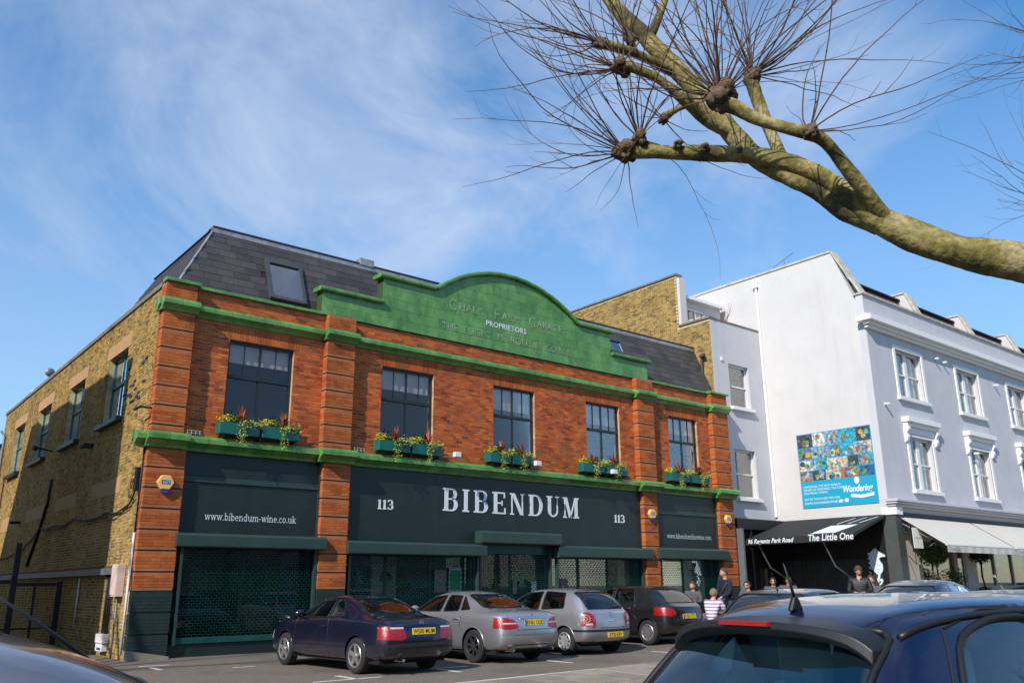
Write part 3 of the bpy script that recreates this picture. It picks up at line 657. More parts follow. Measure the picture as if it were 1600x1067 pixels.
# ---- big slab-serif letters
def slab_letter(ch, x, z, h, m_, parent, T, t, y=-.028):
    "T thick stem, t thin stroke; returns advance"
    mb = MB(); sr = T*.42
    def b(a, c, d, e): mb.box(x+a, x+c, y-.012, y, z+d, z+e)
    def stem(a, w=T, z0=0, z1=h): b(a, a+w, z0, z1)
    def serif(a, w, top): b(a-sr, a+w+sr, (h-t if top else 0), (h if top else t))
    def bowl(a, z0, z1, rx, th_):
        n = 14; cz = (z0+z1)/2; rz_ = (z1-z0)/2; P = []
        for i in range(n+1):
            q = -math.pi/2+math.pi*i/n; P.append((a+rx*math.cos(q), cz+rz_*math.sin(q)))
        I = []
        for i in range(n+1):
            q = -math.pi/2+math.pi*i/n; I.append((a+(rx-th_)*math.cos(q), cz+(rz_-t)*math.sin(q)))
        for i in range(n):
            A, B, C_, D = P[i], P[i+1], I[i+1], I[i]
            q = [(x+p[0], yy, z+p[1]) for yy in (y-.012, y) for p in (A, B, C_, D)]
            mb.add(q, [(0, 1, 2, 3), (4, 7, 6, 5), (0, 4, 5, 1), (1, 5, 6, 2), (2, 6, 7, 3), (3, 7, 4, 0)])
    def diag(xa, za, xb, zb, w):
        q = [(x+p, yy, z+r_) for yy in (y-.0125, y-.0005) for p, r_ in ((xa, za), (xa+w, za), (xb+w, zb), (xb, zb))]
        mb.add(q, [(0, 1, 2, 3), (4, 7, 6, 5), (0, 4, 5, 1), (1, 5, 6, 2), (2, 6, 7, 3), (3, 7, 4, 0)])
    if ch == 'I': serif(sr, T, 1); serif(sr, T, 0); b(sr, sr+T, t, h-t); wd = T+2*sr
    elif ch == 'B':
        b(sr, sr+T, t, h-t); b(0, sr+T*2.0, h-t, h); b(0, sr+T*2.0, 0, t); b(sr+T, sr+T*2, h*.53-t/2, h*.53+t/2)
        bowl(sr+T*2.0, h*.53-t/2, h, T*1.35, T*.95); bowl(sr+T*2.0, 0, h*.53+t/2, T*1.6, T); wd = sr+T*3.6
    elif ch == 'D':
        b(sr, sr+T, t, h-t); b(0, sr+T*1.8, h-t, h); b(0, sr+T*1.8, 0, t); bowl(sr+T*1.8, 0, h, T*2.2, T); wd = sr+T*4.0
    elif ch == 'E':
        b(sr, sr+T, t, h-t); b(0, T*3.7, h-t, h); b(0, T*3.9, 0, t); b(sr+T, T*3.0, h*.5-t/2, h*.5+t/2); b(T*3.35, T*3.7, h*.74, h-t); b(T*3.5, T*3.9, t, h*.28); b(T*2.7, T*3.0, h*.5-t*1.6, h*.5-t/2); b(T*2.7, T*3.0, h*.5+t/2, h*.5+t*1.6); wd = T*3.9
    elif ch == 'N':
        serif(sr, t, 1); serif(sr, t, 0); b(sr, sr+t, t, h-t); e = T*3.6; b(e, e+t, 0, h-t); b(e-sr, e+t+sr, h-t, h); diag(sr, h-.002, e-T*.55, 0.002, T*1.05); wd = e+t+sr
    elif ch == 'U':
        e = T*3.3; b(0, sr*2+T, h-t, h); b(e-sr, e+t+sr, h-t, h); rx = (e+t-sr)/2; zb = rx*.95
        b(sr, sr+T, zb, h-t); b(e, e+t, zb, h-t); n = 16; cx = sr+rx
        for i in range(n):
            q0, q1 = math.pi+math.pi*i/n, math.pi+math.pi*(i+1)/n
            def PP(q, k):
                wI = T+(t-T)*((q-math.pi)/math.pi); return (cx+(rx-(wI if k else 0))*math.cos(q), zb+(zb-(t if k else 0))*math.sin(q)) if k == 0 else (cx+(rx-wI)*math.cos(q), zb+(zb-t*1.2)*math.sin(q))
            A, B, C_, D = PP(q0, 0), PP(q1, 0), PP(q1, 1), PP(q0, 1)
            q = [(x+p[0], yy, z+p[1]) for yy in (y-.012, y) for p in (A, B, C_, D)]
            mb.add(q, [(0, 1, 2, 3), (4, 7, 6, 5), (0, 4, 5, 1), (1, 5, 6, 2), (2, 6, 7, 3), (3, 7, 4, 0)])
        wd = e+t+sr
    elif ch == 'M':
        e = T*3.9; serif(sr, t, 0); b(0, sr+T*.9, h-t, h); b(sr, sr+t, t, h-t); b(e, e+T, t, h-t); b(e-sr, e+T+sr, 0, t); b(e-T*.1, e+T+sr, h-t, h)
        mdl = (sr+e)/2+.01; diag(sr, h-.002, mdl-T*.3, .01, T*.95); diag(e+T*.1, h-.004, mdl-T*.05, .008, t*1.1); wd = e+T+sr
    elif ch == '1': b(sr, sr+T, t, h-t*.4); b(0, sr*2+T, 0, t); diag(-T*.1, h*.80, sr+T*.2, h-.01, T*.55); wd = sr*2+T
    elif ch == '3':
        b(T*.3, T*1.5, h-t, h); bowl(T*1.4, h*.5-t/2, h, T*1.25, T*.85); bowl(T*1.4, 0, h*.5+t/2, T*1.5, T*.95); b(T*.3, T*1.5, 0, t); b(0, T*.6, t*.5, t*2.2); b(0, T*.6, h-t*2.2, h-t*.6); b(T*.9, T*1.5, h*.5-t/2, h*.5+t/2); wd = T*2.9
    mb.build('letter' if ch.isalpha() else 'numeral', m_, parent, fix=False); return wd
names = [o for o in COL.objects if o.name.startswith('fascia_panel')]
x = 8.42; hgt = .66
for ch in 'BIBENDUM': x += slab_letter(ch, x, 3.64, hgt, M['white_letter'], shop, .132, .046)+.175
NUMEND = x
for xx in (6.25, 15.53):
    x = xx
    for ch in '113': x += slab_letter(ch, x, 3.58, .27, M['white_letter'], shop, .062, .028)+.045
def slab_text(s, x0, x1, z, h, parent, y=-.022):
    "small slab-serif lettering drawn as ribbons"
    mb = MB(); W_ = .085; T_ = .05; G = {}
    def arc(cx, cz, rx, rz, a0, a1, n=10): return [(cx+rx*math.cos(R(a0+(a1-a0)*i/n)), cz+rz*math.sin(R(a0+(a1-a0)*i/n))) for i in range(n+1)]
    S = lambda x, z_, w=.19: ([(x-w/2, z_), (x+w/2, z_)], T_)
    St = lambda x, a=0, b=.5: ([(x, a), (x, b)], W_)
    G['w'] = (.80, [([(.10, .5), (.25, 0)], W_), ([(.25, 0), (.40, .5)], T_), ([(.40, .5), (.55, 0)], W_), ([(.55, 0), (.70, .5)], T_), S(.09, .48, .2), S(.40, .48, .16), S(.70, .48, .2)])
    G['b'] = (.56, [St(.11, 0, .75), S(.07, .73, .15), (arc(.28, .25, .18, .23, -160, 160), W_*.8)])
    G['d'] = (.58, [St(.43, 0, .75), S(.39, .73, .15), S(.48, .02, .12), (arc(.26, .25, .18, .23, 20, 340), W_*.8)])
    G['i'] = (.30, [St(.15), S(.15, .02, .24), S(.11, .48, .15), ([(.15, .64), (.15, .73)], .1)])
    G['n'] = (.64, [St(.14), S(.14, .02, .24), S(.09, .48, .14), (arc(.32, .30, .16, .18, 170, 0), W_*.7), St(.49, 0, .32), S(.49, .02, .24)])
    G['m'] = (.96, [St(.14), S(.14, .02, .24), S(.09, .48, .14), (arc(.31, .30, .15, .18, 170, 0), W_*.7), St(.47, 0, .32), S(.47, .02, .2), (arc(.64, .30, .15, .18, 170, 0), W_*.7), St(.80, 0, .32), S(.81, .02, .24)])
    G['u'] = (.64, [St(.14, .2, .5), S(.09, .48, .15), (arc(.31, .20, .16, .18, 180, 350), W_*.7), St(.49), S(.43, .48, .15), S(.54, .02, .14)])
    G['e'] = (.54, [(arc(.27, .25, .19, .23, 0, 315), W_*.75), ([(.09, .27), (.46, .27)], T_)])
    G['c'] = (.50, [(arc(.27, .25, .19, .23, 45, 315), W_*.75), ([(.40, .38), (.40, .44)], .09)])
    G['o'] = (.56, [(arc(.28, .25, .19, .23, 0, 360, 16), W_*.8)])
    G['k'] = (.62, [St(.13, 0, .75), S(.13, .02, .24), S(.09, .73, .15), ([(.17, .2), (.44, .48)], T_), ([(.27, .28), (.48, .02)], W_), S(.46, .48, .2), S(.50, .02, .2)])
    G['f'] = (.36, [St(.16, 0, .62), S(.16, .02, .24), S(.16, .48, .28), (arc(.27, .62, .11, .11, 180, 40, 6), W_*.7)])
    G['-'] = (.34, [([(.06, .25), (.28, .25)], W_*.8)]); G['.'] = (.26, [([(.13, 0), (.13, .10)], .11)])
    tot = sum(G[c][0] for c in s); k = (x1-x0)/tot; x = x0
    for ch in s:
        w, st = G[ch]
        for j, (pts, wd) in enumerate(st):
            yy = y-.0004*j; L2, R2 = [], []
            for i, p in enumerate(pts):
                a = Vector(pts[max(i-1, 0)]); b = Vector(pts[min(i+1, len(pts)-1)]); t = (b-a).normalized(); nn = Vector((-t.y, t.x))*wd/2
                L2.append((x+(p[0]+nn.x)*k, z+(p[1]+nn.y)*h)); R2.append((x+(p[0]-nn.x)*k, z+(p[1]-nn.y)*h))
            V = [(q[0], yy, q[1]) for q in L2]+[(q[0], yy, q[1]) for q in R2]; n = len(pts); mb.add(V, [(i, i+1, n+i+1, n+i) for i in range(n-1)])
        x += w*k
    return mb.build('lettering', M['white_letter'], parent, fix=False)
slab_text('www.bibendum-wine.co.uk', 1.50, 3.87, 3.10, .235, shop); slab_text('www.bibendumfinewine.com', 18.2, 20.7, 3.14, .225, shop)
# ---- alarm boxes
for i, (x, z) in enumerate(((.43, 3.89), (17.2, 3.93), (21.5, 3.92))):
    t = empty('alarm_box', (x, -.22, z), label=('yellow hexagonal alarm box on the left corner pilaster', 'yellow hexagonal alarm box on the pilaster right of the name board', 'yellow hexagonal alarm box on the far right brick pilaster')[i], cat='alarm box', group='alarm boxes on the brick pilasters')
    r_ = .20 if i == 0 else .19; P = [(r_*math.cos(math.pi/3*k), r_*.95*math.sin(math.pi/3*k)) for k in range(6)]
    MB().prism(P, -.09, .03, 'y').build('case', M['alarm_yellow'], t, bevel=.02); MB().prism([(a*.45, b*.3-.19) for a, b in P], -.07, .02, 'y').build('strobe_lamp', M['blue_print'], t)
    MB().box(-.10, .10, -.093, -.0905, -.045, .05).build('printed_area', M['blue_print'], t); text('ADT', .085, (-.078, -.095, -.03), FRONT, M['white_letter'], 'lettering', t, ext=.001)
# ================================================================ alley side fittings
def item(mb, name, m_, label, cat, group=None, **k): return tag(mb.build(name, m_, **k), label, cat, group)
a_ = MB()
item(MB().box(-.14, -.012, 1.15, 16.8, 1.84, 1.99), 'steel_beam', M['grey_steel'], 'long grey steel beam fixed along the alley wall of the shop', 'beam')
item(MB().box(-.05, -.012, 1.2, 16.8, 2.0, 2.05), 'timber_batten', mat('red_rust', (.16, .05, .02), .8, var=.3), 'thin rust-red strip above the grey beam on the alley wall', 'batten')
t = empty('meter_cabinet', (0, 0, 0), label='tall pale cabinet on the alley wall beside the corner', cat='cabinet')
MB().box(-.20, -.012, .50, .95, 1.34, 2.06).build('cabinet_body', mat('peach_paint', (.62, .48, .42), .6, var=.08), t, bevel=.01); MB().box(-.21, -.2, .53, .92, 1.38, 2.02).build('cabinet_door', mat('peach_paint2', (.64, .50, .44), .6, var=.1), t, bevel=.006)
def pipe(pts, r, m_, name, label, cat='pipe', n=8, group=None): return item(MB().tube(pts, r, n), name, m_, label, cat, group, smooth=True)
pipe([(-.06, .02, .12), (-.06, .02, 2.75)], .030, M['white_plastic'], 'drainpipe', 'pale grey downpipe at the front corner of the alley wall')
pipe([(-.05, .02, 2.75), (-.05, .02, 4.7)], .018, M['cable'], 'cable', 'thin black cable rising from the top of the pale downpipe', 'cable')
pipe([(-.10, .62, 0), (-.10, .62, 1.34)], .022, M['grey_steel'], 'conduit', 'grey conduit below the pale meter cabinet')
pipe([(-.06, 4.5, .55), (-.06, 4.5, 1.78)], .018, M['white_plastic'], 'drainpipe', 'thin white pipe hanging in the middle of the shaded alley wall')
for k in range(3): pipe([(-.05, 1.35+k*.2, .45), (-.05, 1.35+k*.2, 1.70), (-.05, 1.55+k*.22, 1.83)], .026, M['cable'], 'conduit', ('first', 'middle', 'last')[k]+' of three black conduits rising from the white box, counted from the street', group='black conduits above the white box')
t = empty('switch_box', (0, 0, 0), label='small white electrical box low on the alley wall with blue labels', cat='electrical box')
MB().box(-.16, -.012, 1.25, 1.85, .30, .50).build('case', M['white_plastic'], t, bevel=.008); MB().box(-.14, -.012, 1.3, 1.85, .12, .28).build('lower_case', M['white_plastic'], t, bevel=.008); MB().box(-.145, -.141, 1.38, 1.7, .15, .2).build('printed_area', M['blue_print'], t)
pipe([(-.05, 9.84, 4.9), (-.05, 9.9, 4.2), (-.05, 10.7, 3.3), (-.05, 11.84, 2.25)], .045, M['cable'], 'soil_pipe', 'black kinked pipe slanting down the alley wall')
def sagcable(pts, r, label):
    P = []
    for i in range(len(pts)-1):
        a, b = Vector(pts[i]), Vector(pts[i+1])
        for k in range(6):
            q = a.lerp(b, k/6); q.z += rnd.uniform(-.02, .02)-.09*math.sin(math.pi*k/6); P.append(q)
    P.append(Vector(pts[-1])); pipe(P, r, M['cable'], 'cable', label, 'cable', 6)
sagcable([(-.05, .35, 3.72), (-.06, .9, 3.42), (-.05, 2.6, 3.36), (-.05, 6.2, 3.42), (-.05, 8.5, 3.38), (-.05, 10.7, 3.42), (-.05, 12.2, 3.0), (-.05, 14, 2.75), (-.05, 18, 2.65)], .022, 'upper black cable of the bundle sagging along the alley wall')
sagcable([(-.07, .35, 3.60), (-.08, 1.2, 3.32), (-.08, 3.0, 3.30), (-.06, 6.0, 3.44), (-.06, 8.8, 3.30), (-.05, 10.4, 3.40)], .016, 'lower black cable of the bundle sagging along the alley wall')
P = [Vector((-.08, .42+.16*math.cos(a), 3.78+.22*math.sin(a))) for a in [k*math.pi/8 for k in range(33)]]
for i, p in enumerate(P): p.x -= .002*i
pipe(P, .010, M['cable'], 'cable_coil', 'small black coil of cable on the wall near the corner', 'cable')
item(MB().box(-.14, -.012, .1, .24, 3.7, 4.25), 'junction_box', M['black'], 'black junction box on the alley wall above the cable coil', 'junction box', bevel=.01)
item(MB().box(-.26, .02, 5.1, 5.35, 5.33, 5.45).tube([(-.26, 5.22, 5.39), (-.3, 5.22, 5.3)], .05), 'wall_vent', M['black'], 'small black vent on the alley wall under the nearest windows', 'vent')
item(MB().tube([(-.0, 10.6, 5.9), (-.5, 10.4, 5.95)], .03).ball((-.55, 10.4, 5.93), .09), 'wall_lamp', M['black'], 'little black lamp sticking out between the alley windows', 'lamp')
item(MB().tube([(-.03, 14.3, 3.8), (-.35, 14.2, 3.78)], .05), 'wall_spout', M['black'], 'short black spout low on the alley wall beyond the tan patches', 'pipe')
pipe([(-.08, 20.3, .3), (-.08, 20.3, 7.7), (-.2, 20.5, 7.95)], .05, M['grey_steel'], 'drainpipe', 'far grey downpipe at the back end of the alley wall')
pipe([(-.05, 19.0, 2.4), (-.05, 19.0, 5.9)], .03, mat('rust_pipe', (.12, .04, .025), .7), 'conduit', 'thin rust-brown pipe under the furthest alley window')
item(MB().tube([(-.30, .30, 5.62), (-.28, -.2, 5.62)], .03).tube([(-.28, -.16, 5.62), (.35, -.16, 5.60)], .022), 'bracket', M['black'], 'black iron bar projecting around the corner pilaster just above the lower cornice', 'bracket')
item(MB().tube([(.1, 13.6, 8.85), (.1, 13.6, 9.25)], .02).lathe([(0, 0), (.10, .02), (.17, .08)], 12, (.1, 13.5, 9.2), 'y'), 'satellite_dish', M['grey_steel'], 'small grey dish on the alley side parapet', 'dish')
item(MB().box(.0, .3, 16.0, 16.2, 8.85, 8.98), 'parapet_lamp', M['white_plastic'], 'small pale box on the parapet behind the dish', 'lamp', bevel=.02)
# ---- alley gate: black frame and mesh
t = empty('alley_gate', (0, 5.9, 0), label='black steel gate with wire mesh closing the alley beside the shop', cat='gate')
MB().box(-.30, -.16, -.05, .05, 0, 1.72).build('gate_post', M['black'], t); MB().box(-1.42, -1.28, -.07, .07, 0, 2.72).build('gate_post', M['black'], t)
f = MB(); f.box(-1.27, -.31, -.03, .03, 1.6, 1.68); f.box(-1.27, -.31, -.03, .03, .48, .53); f.box(-1.27, -.31, -.03, .03, .05, .1); f.box(-.85, -.80, -.03, .03, .1, 1.6)
fr_ = f.build('gate_frame', M['black'], t)
f = MB(); f.box(-4.6, -1.43, -.03, .03, 1.66, 1.74); f.box(-4.6, -1.43, -.03, .03, .48, .53); f.box(-1.95, -1.9, -.03, .03, 0, 1.66); f.box(-3.2, -3.15, -.03, .03, 0, 1.66); f.build('gate_side_panel', M['black'], t)
mb = MB(); k = 0
for i in range(60): mb.box(-4.6+i*.072, -4.595+i*.072, -.004, .004, .06, 1.66)
for i in range(22): mb.box(-4.6, -.31, -.008, -.004, .08+i*.072, .085+i*.072)
mb.build('wire_mesh', M['black'], t, kind='stuff')
mb = MB().prism([(.0, 0), (.95, 0), (.95, .06), (.5, .14), (.0, .22)], -.42, -.24, 'y'); mb.build('doorstep_kerb', M['kerb_stone'], loc=(-.1, 0, 0)); o = COL.objects[-1]
tag([q for q in COL.objects if q.name == 'doorstep_kerb'][0], 'low sloping stone kerb at the foot of the corner pilaster', 'kerb')
# ================================================================ window boxes
def leafclump(n, cx, cz, r_, m_, name, parent, rx=1, rz_=.6, size=.03, cy=0, trail=0):
    mb = MB(); q = random.Random(int(abs(cx)*997)+n)
    for i in range(n):
        a = Vector((q.gauss(0, .5), q.gauss(0, .5), q.gauss(0, .5)))
        if a.length > 1.1: a.normalize()
        p = Vector((cx+a.x*r_*rx, cy+a.y*r_*.7, cz+a.z*r_*rz_))
        if trail: p.z -= trail*q.random()**1.5; p.y -= .06*q.random()+.05
        d1 = Vector((q.uniform(-1, 1), q.uniform(-1, 1), q.uniform(-1, 1))).normalized(); d2 = d1.orthogonal().normalized(); s = size*q.uniform(.6, 1.3)
        mb.add([p-d1*s, p+d2*s*.5, p+d1*s, p-d2*s*.5], [(0, 1, 2, 3)])
    return mb.build(name, m_, parent, kind='stuff', fix=False)
wl = ['left-hand window', 'second window', 'arched gable middle window', 'fourth window', 'right-hand window']
def winbox(x0, x1, z0, z1, i, side):
    w = (x1-x0)
    t = empty('window_box', ((x0+x1)/2, -.22, z0), label=f'{side} teal flower box under the {wl[i]} of the brick shop', cat='flower box', group='teal window boxes')
    b = MB(); b.box(-w/2, w/2, -.16, -.13, 0, z1-z0); b.box(-w/2, w/2, .13, .16, 0, z1-z0); b.box(-w/2, -w/2+.03, -.13, .13, 0, z1-z0); b.box(w/2-.03, w/2, -.13, .13, 0, z1-z0); b.box(-w/2+.03, w/2-.03, -.13, .13, 0, .04)
    b.build('trough', M['teal_box'], t, bevel=.006, seg=1)
    MB().box(-w/2+.03, w/2-.03, -.13, .13, .1, z1-z0-.03).build('soil', mat('soil', (.03, .02, .012), .95) if 'soil' not in M else M['soil'], t)
    h = z1-z0
    s = rnd.uniform(-.08, .08)
    leafclump(240, -w*.32+s, h+.08, .25, M['leaf_yellow'], 'yellow_foliage', t, 1.0, .55, .032)
    leafclump(330, -w*.10+s, h+.08, .25, M['leaf_green'], 'green_foliage', t, 1.1, .6, .03)
    leafclump(230, w*.02+s, h+.02, .15, M['leaf_trail'], 'trailing_foliage', t, .9, .5, .026, cy=-.16, trail=.55)
    leafclump(190, w*.30+s, h+.06, .22, M['leaf_trail'], 'side_foliage', t, 1.2, .6, .03, cy=-.08, trail=.12)
    mb = MB(); q = random.Random(i*7+len(side)); cx = w*.06+s
    for k in range(46):
        az = q.uniform(0, 6.28); el = q.uniform(.0, 1.4); L_ = q.uniform(.26, .52)
        d = Vector((math.cos(az)*math.cos(el), math.sin(az)*math.cos(el), math.sin(el))); sd_ = Vector((-math.sin(az), math.cos(az), 0))*.017; o_ = Vector((cx, -.04, h+.06))
        m1 = o_+d*L_*.55; e = o_+d*L_-Vector((0, 0, .10*math.cos(el)))
        mb.add([o_-sd_, o_+sd_, m1+sd_*1.2, m1-sd_*1.2, e], [(0, 1, 2, 3), (3, 2, 4)])
    mb.build('spiky_leaves', M['leaf_red'], t, kind='stuff', fix=False)
M['soil'] = mat('soil', (.03, .02, .012), .95)
for i, (x0, x1) in enumerate(((1.55, 3.66), (6.02, 8.14), (9.9, 11.62), (13.8, 15.92), (18.2, 20.4))):
    xm = (x0+x1)/2; za = 5.16; zb = 5.45
    winbox(x0, xm-.04, za, zb, i, 'left'); winbox(xm+.04, x1, za-.005, zb, i, 'right')
    item(MB().box(x0+.1, x0+.14, -.36, 0, 5.08, 5.13).box(xm-.02, xm+.02, -.36, 0, 5.08, 5.13).box(x1-.14, x1-.1, -.36, 0, 5.08, 5.13), 'box_bracket', M['black'], f'black brackets under the flower boxes of the {wl[i]}', 'bracket')
# small floodlights on arms over the name board
for i, x in enumerate((8.5, 11.6, 15.0)):
    t = empty('flood_lamp', (x, -.62, 5.2), label=('white floodlight on an arm between the second and middle windows', 'white floodlight on an arm beneath the middle window boxes', 'white floodlight on an arm in front of the fourth window boxes')[i], cat='floodlight', group='floodlights over the name board')
    MB().box(-.12, .10, -.07, .07, -.07, .08).build('lamp_head', M['white_plastic'], t, bevel=.015); MB().tube([(0, .06, 0), (-.25, .60, .05)], .014, 6).build('arm', M['grey_steel'], t)
for i, x in enumerate((.8, 5.3)):
    mb = MB()
    for k in range(4): mb.box(x+k*.1, x+k*.1+.006, -.30, -.294, 5.06, 5.17)
    mb.box(x, x+.33, -.3, -.294, 5.16, 5.165); mb.box(x, x+.33, -.3, -.294, 5.1, 5.105)
    item(mb, 'bird_wire', M['white_plastic'], 'small wire grid standing on the lower cornice beside '+('the corner pilaster' if i == 0 else 'the second pilaster'), 'wire grid')
# ================================================================ yellow brick house with white front
hs_ = empty('stock_brick_house', (0, 0, 0), label='tall yellow stock brick house with white rendered front, right behind the shop', cat='house')
x0 = 22.0; yF = .32
side = MB(); prof = [(yF, 0), (yF, 12.25), (1.95, 12.25), (1.95, 14.62), (13.5, 14.62), (13.5, 0)]
sw2 = MB().prism(prof, x0+.004, x0+.3, 'x').build('side_wall', M['mortar_yel'], hs_)
kp = lambda u, z: (z < 12.17 if u < 1.95 else z < 14.52) and z > 8.3
lay(brick_rects(yF, 9.6, 8.4, 14.55, keep=kp, bond='flem', L_=.225), ('l', x0+.002), M['yel_brick'], sw2, jit=.004, name='stock_brickwork')
MB().box(x0-.06, x0+.36, yF-.05, 1.93, 12.25, 12.33).build('wall_coping', M['stone'], hs_); MB().box(x0-.06, x0+.36, 1.9, 13.5, 14.62, 14.70).build('wall_coping', M['stone'], hs_)
hw = [(23.05, 24.42, 8.62, 10.46), (23.02, 24.42, 4.88, 6.85)]
fw_ = MB(); slab_holes(fw_, x0+.3, 25.5, .2, 12.25, hw, yF, yF+.3, 'y'); fw_.box(x0+.012, x0+.3, yF-.004, yF+.0, 8.3, 12.25); fw2 = fw_.build('front_wall', M['lilac_shade_wall'], hs_)
fw_ = MB().box(22.012, 22.3, yF-.012, yF-.002, 5, 12.25).build('front_render', M['lilac_shade_wall'], hs_)
MB().box(22.3, 25.48, yF-.03, yF+.35, 12.25, 12.31).build('front_coping', M['stone'], hs_)
MB().box(22.3, 25.48, yF+.35, 4.0, 12.0, 12.1).build('terrace_floor', M['lead'], hs_)
M['wframe'] = mat('wframe', (.78, .78, .76), .45, var=.03)
def wsash(x0, x1, z0, z1, yf, parent, two=True, curtain=True):
    w = .07; y = yf+.16; f = MB(); zm = (z0+z1)/2; xm = (x0+x1)/2
    f.box(x0, x0+w, y, y+.08, z0, z1); f.box(x1-w, x1, y, y+.08, z0, z1); f.box(x0+w, x1-w, y, y+.08, z1-w, z1); f.box(x0+w, x1-w, y, y+.08, z0, z0+w*1.2); f.box(x0+w, x1-w, y-.01, y+.07, zm-.03, zm+.03)
    if two: f.box(xm-.12, xm+.12, y-.01, y+.08, z0+w*1.2, zm-.03); f.box(xm-.12, xm+.12, y-.01, y+.08, zm+.03, z1-w)
    o = f.build('window_frame', M['wframe'], parent)
    spans = [(x0+w, xm-.12), (xm+.12, x1-w)] if two else [(x0+w, x1-w)]
    for a, b in spans:
        for c, d in ((z0+w*1.2, zm-.03), (zm+.03, z1-w)):
            MB().box(a, b, y+.04, y+.046, c, d).build('pane', M['pane'], o)
        if curtain:
            cm = MB(); n = 10
            V = []; F = []
            for i in range(n+1):
                xx = a+(b-a)*i/n; yy = y+.16+.02*math.sin(i*2.1); V += [(xx, yy, z0), (xx, yy, z1)]
            for i in range(n): F.append((2*i, 2*i+2, 2*i+3, 2*i+1))
            cm.add(V, F); cm.build('curtain', M['blind'], o, fix=False)
    return o
for k, (a, b, c, d) in enumerate(hw):
    wsash(a, b, c, d, yF, fw2, two=False); MB().box(a-.08, b+.1, yF-.16, yF+.1, c-.14, c-.002).build('window_sill', M['white_trim'], fw2, bevel=.01)
MB().box(22.4, 25.4, yF+.3, yF+.34, 4, 12).build('interior_wall', M['interior'], hs_); 
# roof room with french door
MB().box(22.012, 22.42, 1.80, 1.94, 12.1, 14.5).build('wall_end', M['white_wall'], hs_)
mb = MB(); slab_holes(mb, 22.42, 25.3, 12.1, 13.72, [(22.9, 24.1, 12.1, 13.4)], 2.2, 2.4, 'y'); mb.build('roof_room_wall', M['white_wall'], hs_); MB().box(22.3, 25.3, 1.95, 5, 13.72, 13.86).build('roof_room_cornice', M['white_trim'], hs_)
dr = MB(); dr.box(22.9, 22.98, 2.22, 2.3, 12.1, 13.4); dr.box(24.02, 24.1, 2.22, 2.3, 12.1, 13.4); dr.box(23.46, 23.54, 2.22, 2.3, 12.1, 13.4); dr.box(22.98, 23.46, 2.22, 2.3, 13.3, 13.4); dr.box(23.54, 24.02, 2.22, 2.3, 13.3, 13.4)
o = dr.build('french_door', M['wframe'], hs_); MB().box(22.98, 23.46, 2.25, 2.256, 12.1, 13.3).build('pane', M['pane'], o); MB().box(23.54, 24.02, 2.25, 2.256, 12.1, 13.3).build('pane', M['pane'], o)
# bare potted shrub on the terrace
mb = MB(); q = random.Random(4)
for i in range(14):
    a = q.uniform(0, 6.28); p0 = Vector((24.3, 1.2, 12.5)); p1 = p0+Vector((math.cos(a)*.1, math.sin(a)*.1, .4)); p2 = p1+Vector((math.cos(a)*.25, math.sin(a)*.2, q.uniform(.3, .7))); mb.tube([p0, p1, p2], [.012, .008, .004], 4)
item(mb, 'bare_shrub', mat('twig', (.16, .10, .06), .9), 'small leafless shrub on the roof terrace of the stock brick house', 'shrub')
item(MB().tube([(21.86, .76, 8.9), (21.86, .76, 10.5)], .05).ball((21.86, .70, 10.66), .13, 10, 6, sq=(1, 1, .9)).box(21.74, 21.8, .5, .64, 10.62, 10.74), 'vent_cowl', mat('rusty_steel', (.07, .05, .045), .6), 'dark flue pipe with round cowl against the yellow brick wall', 'flue')
item(MB().box(22.55, 22.68, yF-.05, yF-.003, 10.5, 10.66), 'wall_vent', M['white_plastic'], 'tiny pale vent on the white front beside the upper window', 'vent')
item(MB().box(22.45, 22.58, yF-.05, yF-.003, 6.0, 6.16), 'wall_vent', M['white_plastic'], 'tiny pale vent on the white front beside the lower window', 'vent')
# ================================================================ white corner terrace
tr_ = empty('white_terrace', (0, 0, 0), label='white rendered corner building with blank end wall, cornice and mansard roof', cat='building')
X0, YT = 25.5, -4.6; XE = 52.0
gp = [(YT, .0), (YT, 12.72), (-3.45, 14.86), (2.75, 14.86), (14, 14.6), (14, .0)]
MB().prism([(YT+.3, 4.0), (YT+.3, 12.5)]+[(a, b) for a, b in gp[2:5]]+[(14, 4.0)], X0, X0+.35, 'x').build('end_wall', M['white_wall'], tr_)
MB().prism([(YT+.3, 0), (YT+.3, 3.99), (14, 3.99), (14, 0)], X0+.03, X0+.35, 'x').build('end_wall_base', M['black_wood'], tr_)
TW = [(27.55+k*5.42, 29.72+k*5.42, 8.78, 10.78) for k in range(5)]; TM = [(27.75+k*5.42, 29.72+k*5.42, 5.06, 7.18) for k in range(5)]
mb = MB(); slab_holes(mb, X0, XE, 4.3, 12.72, TW+TM, YT, YT+.3, 'y'); tw_ = mb.build('front_wall', M['lilac_shade_wall'], tr_)
MB().box(X0+.4, XE, YT+.9, YT+.95, 4.3, 12.3).build('interior_wall', M['interior'], tr_)
for (a, b, c, d) in TW:
    wsash(a, b, c, d, YT, tw_); s = MB(); s.box(a-.16, a, YT-.045, YT+.02, c, d+.16); s.box(b, b+.16, YT-.045, YT+.02, c, d+.16); s.box(a, b, YT-.045, YT+.02, d, d+.16); s.box(a-.22, b+.22, YT-.14, YT+.02, c-.14, c-.002); s.build('window_surround', M['white_trim'], tw_)
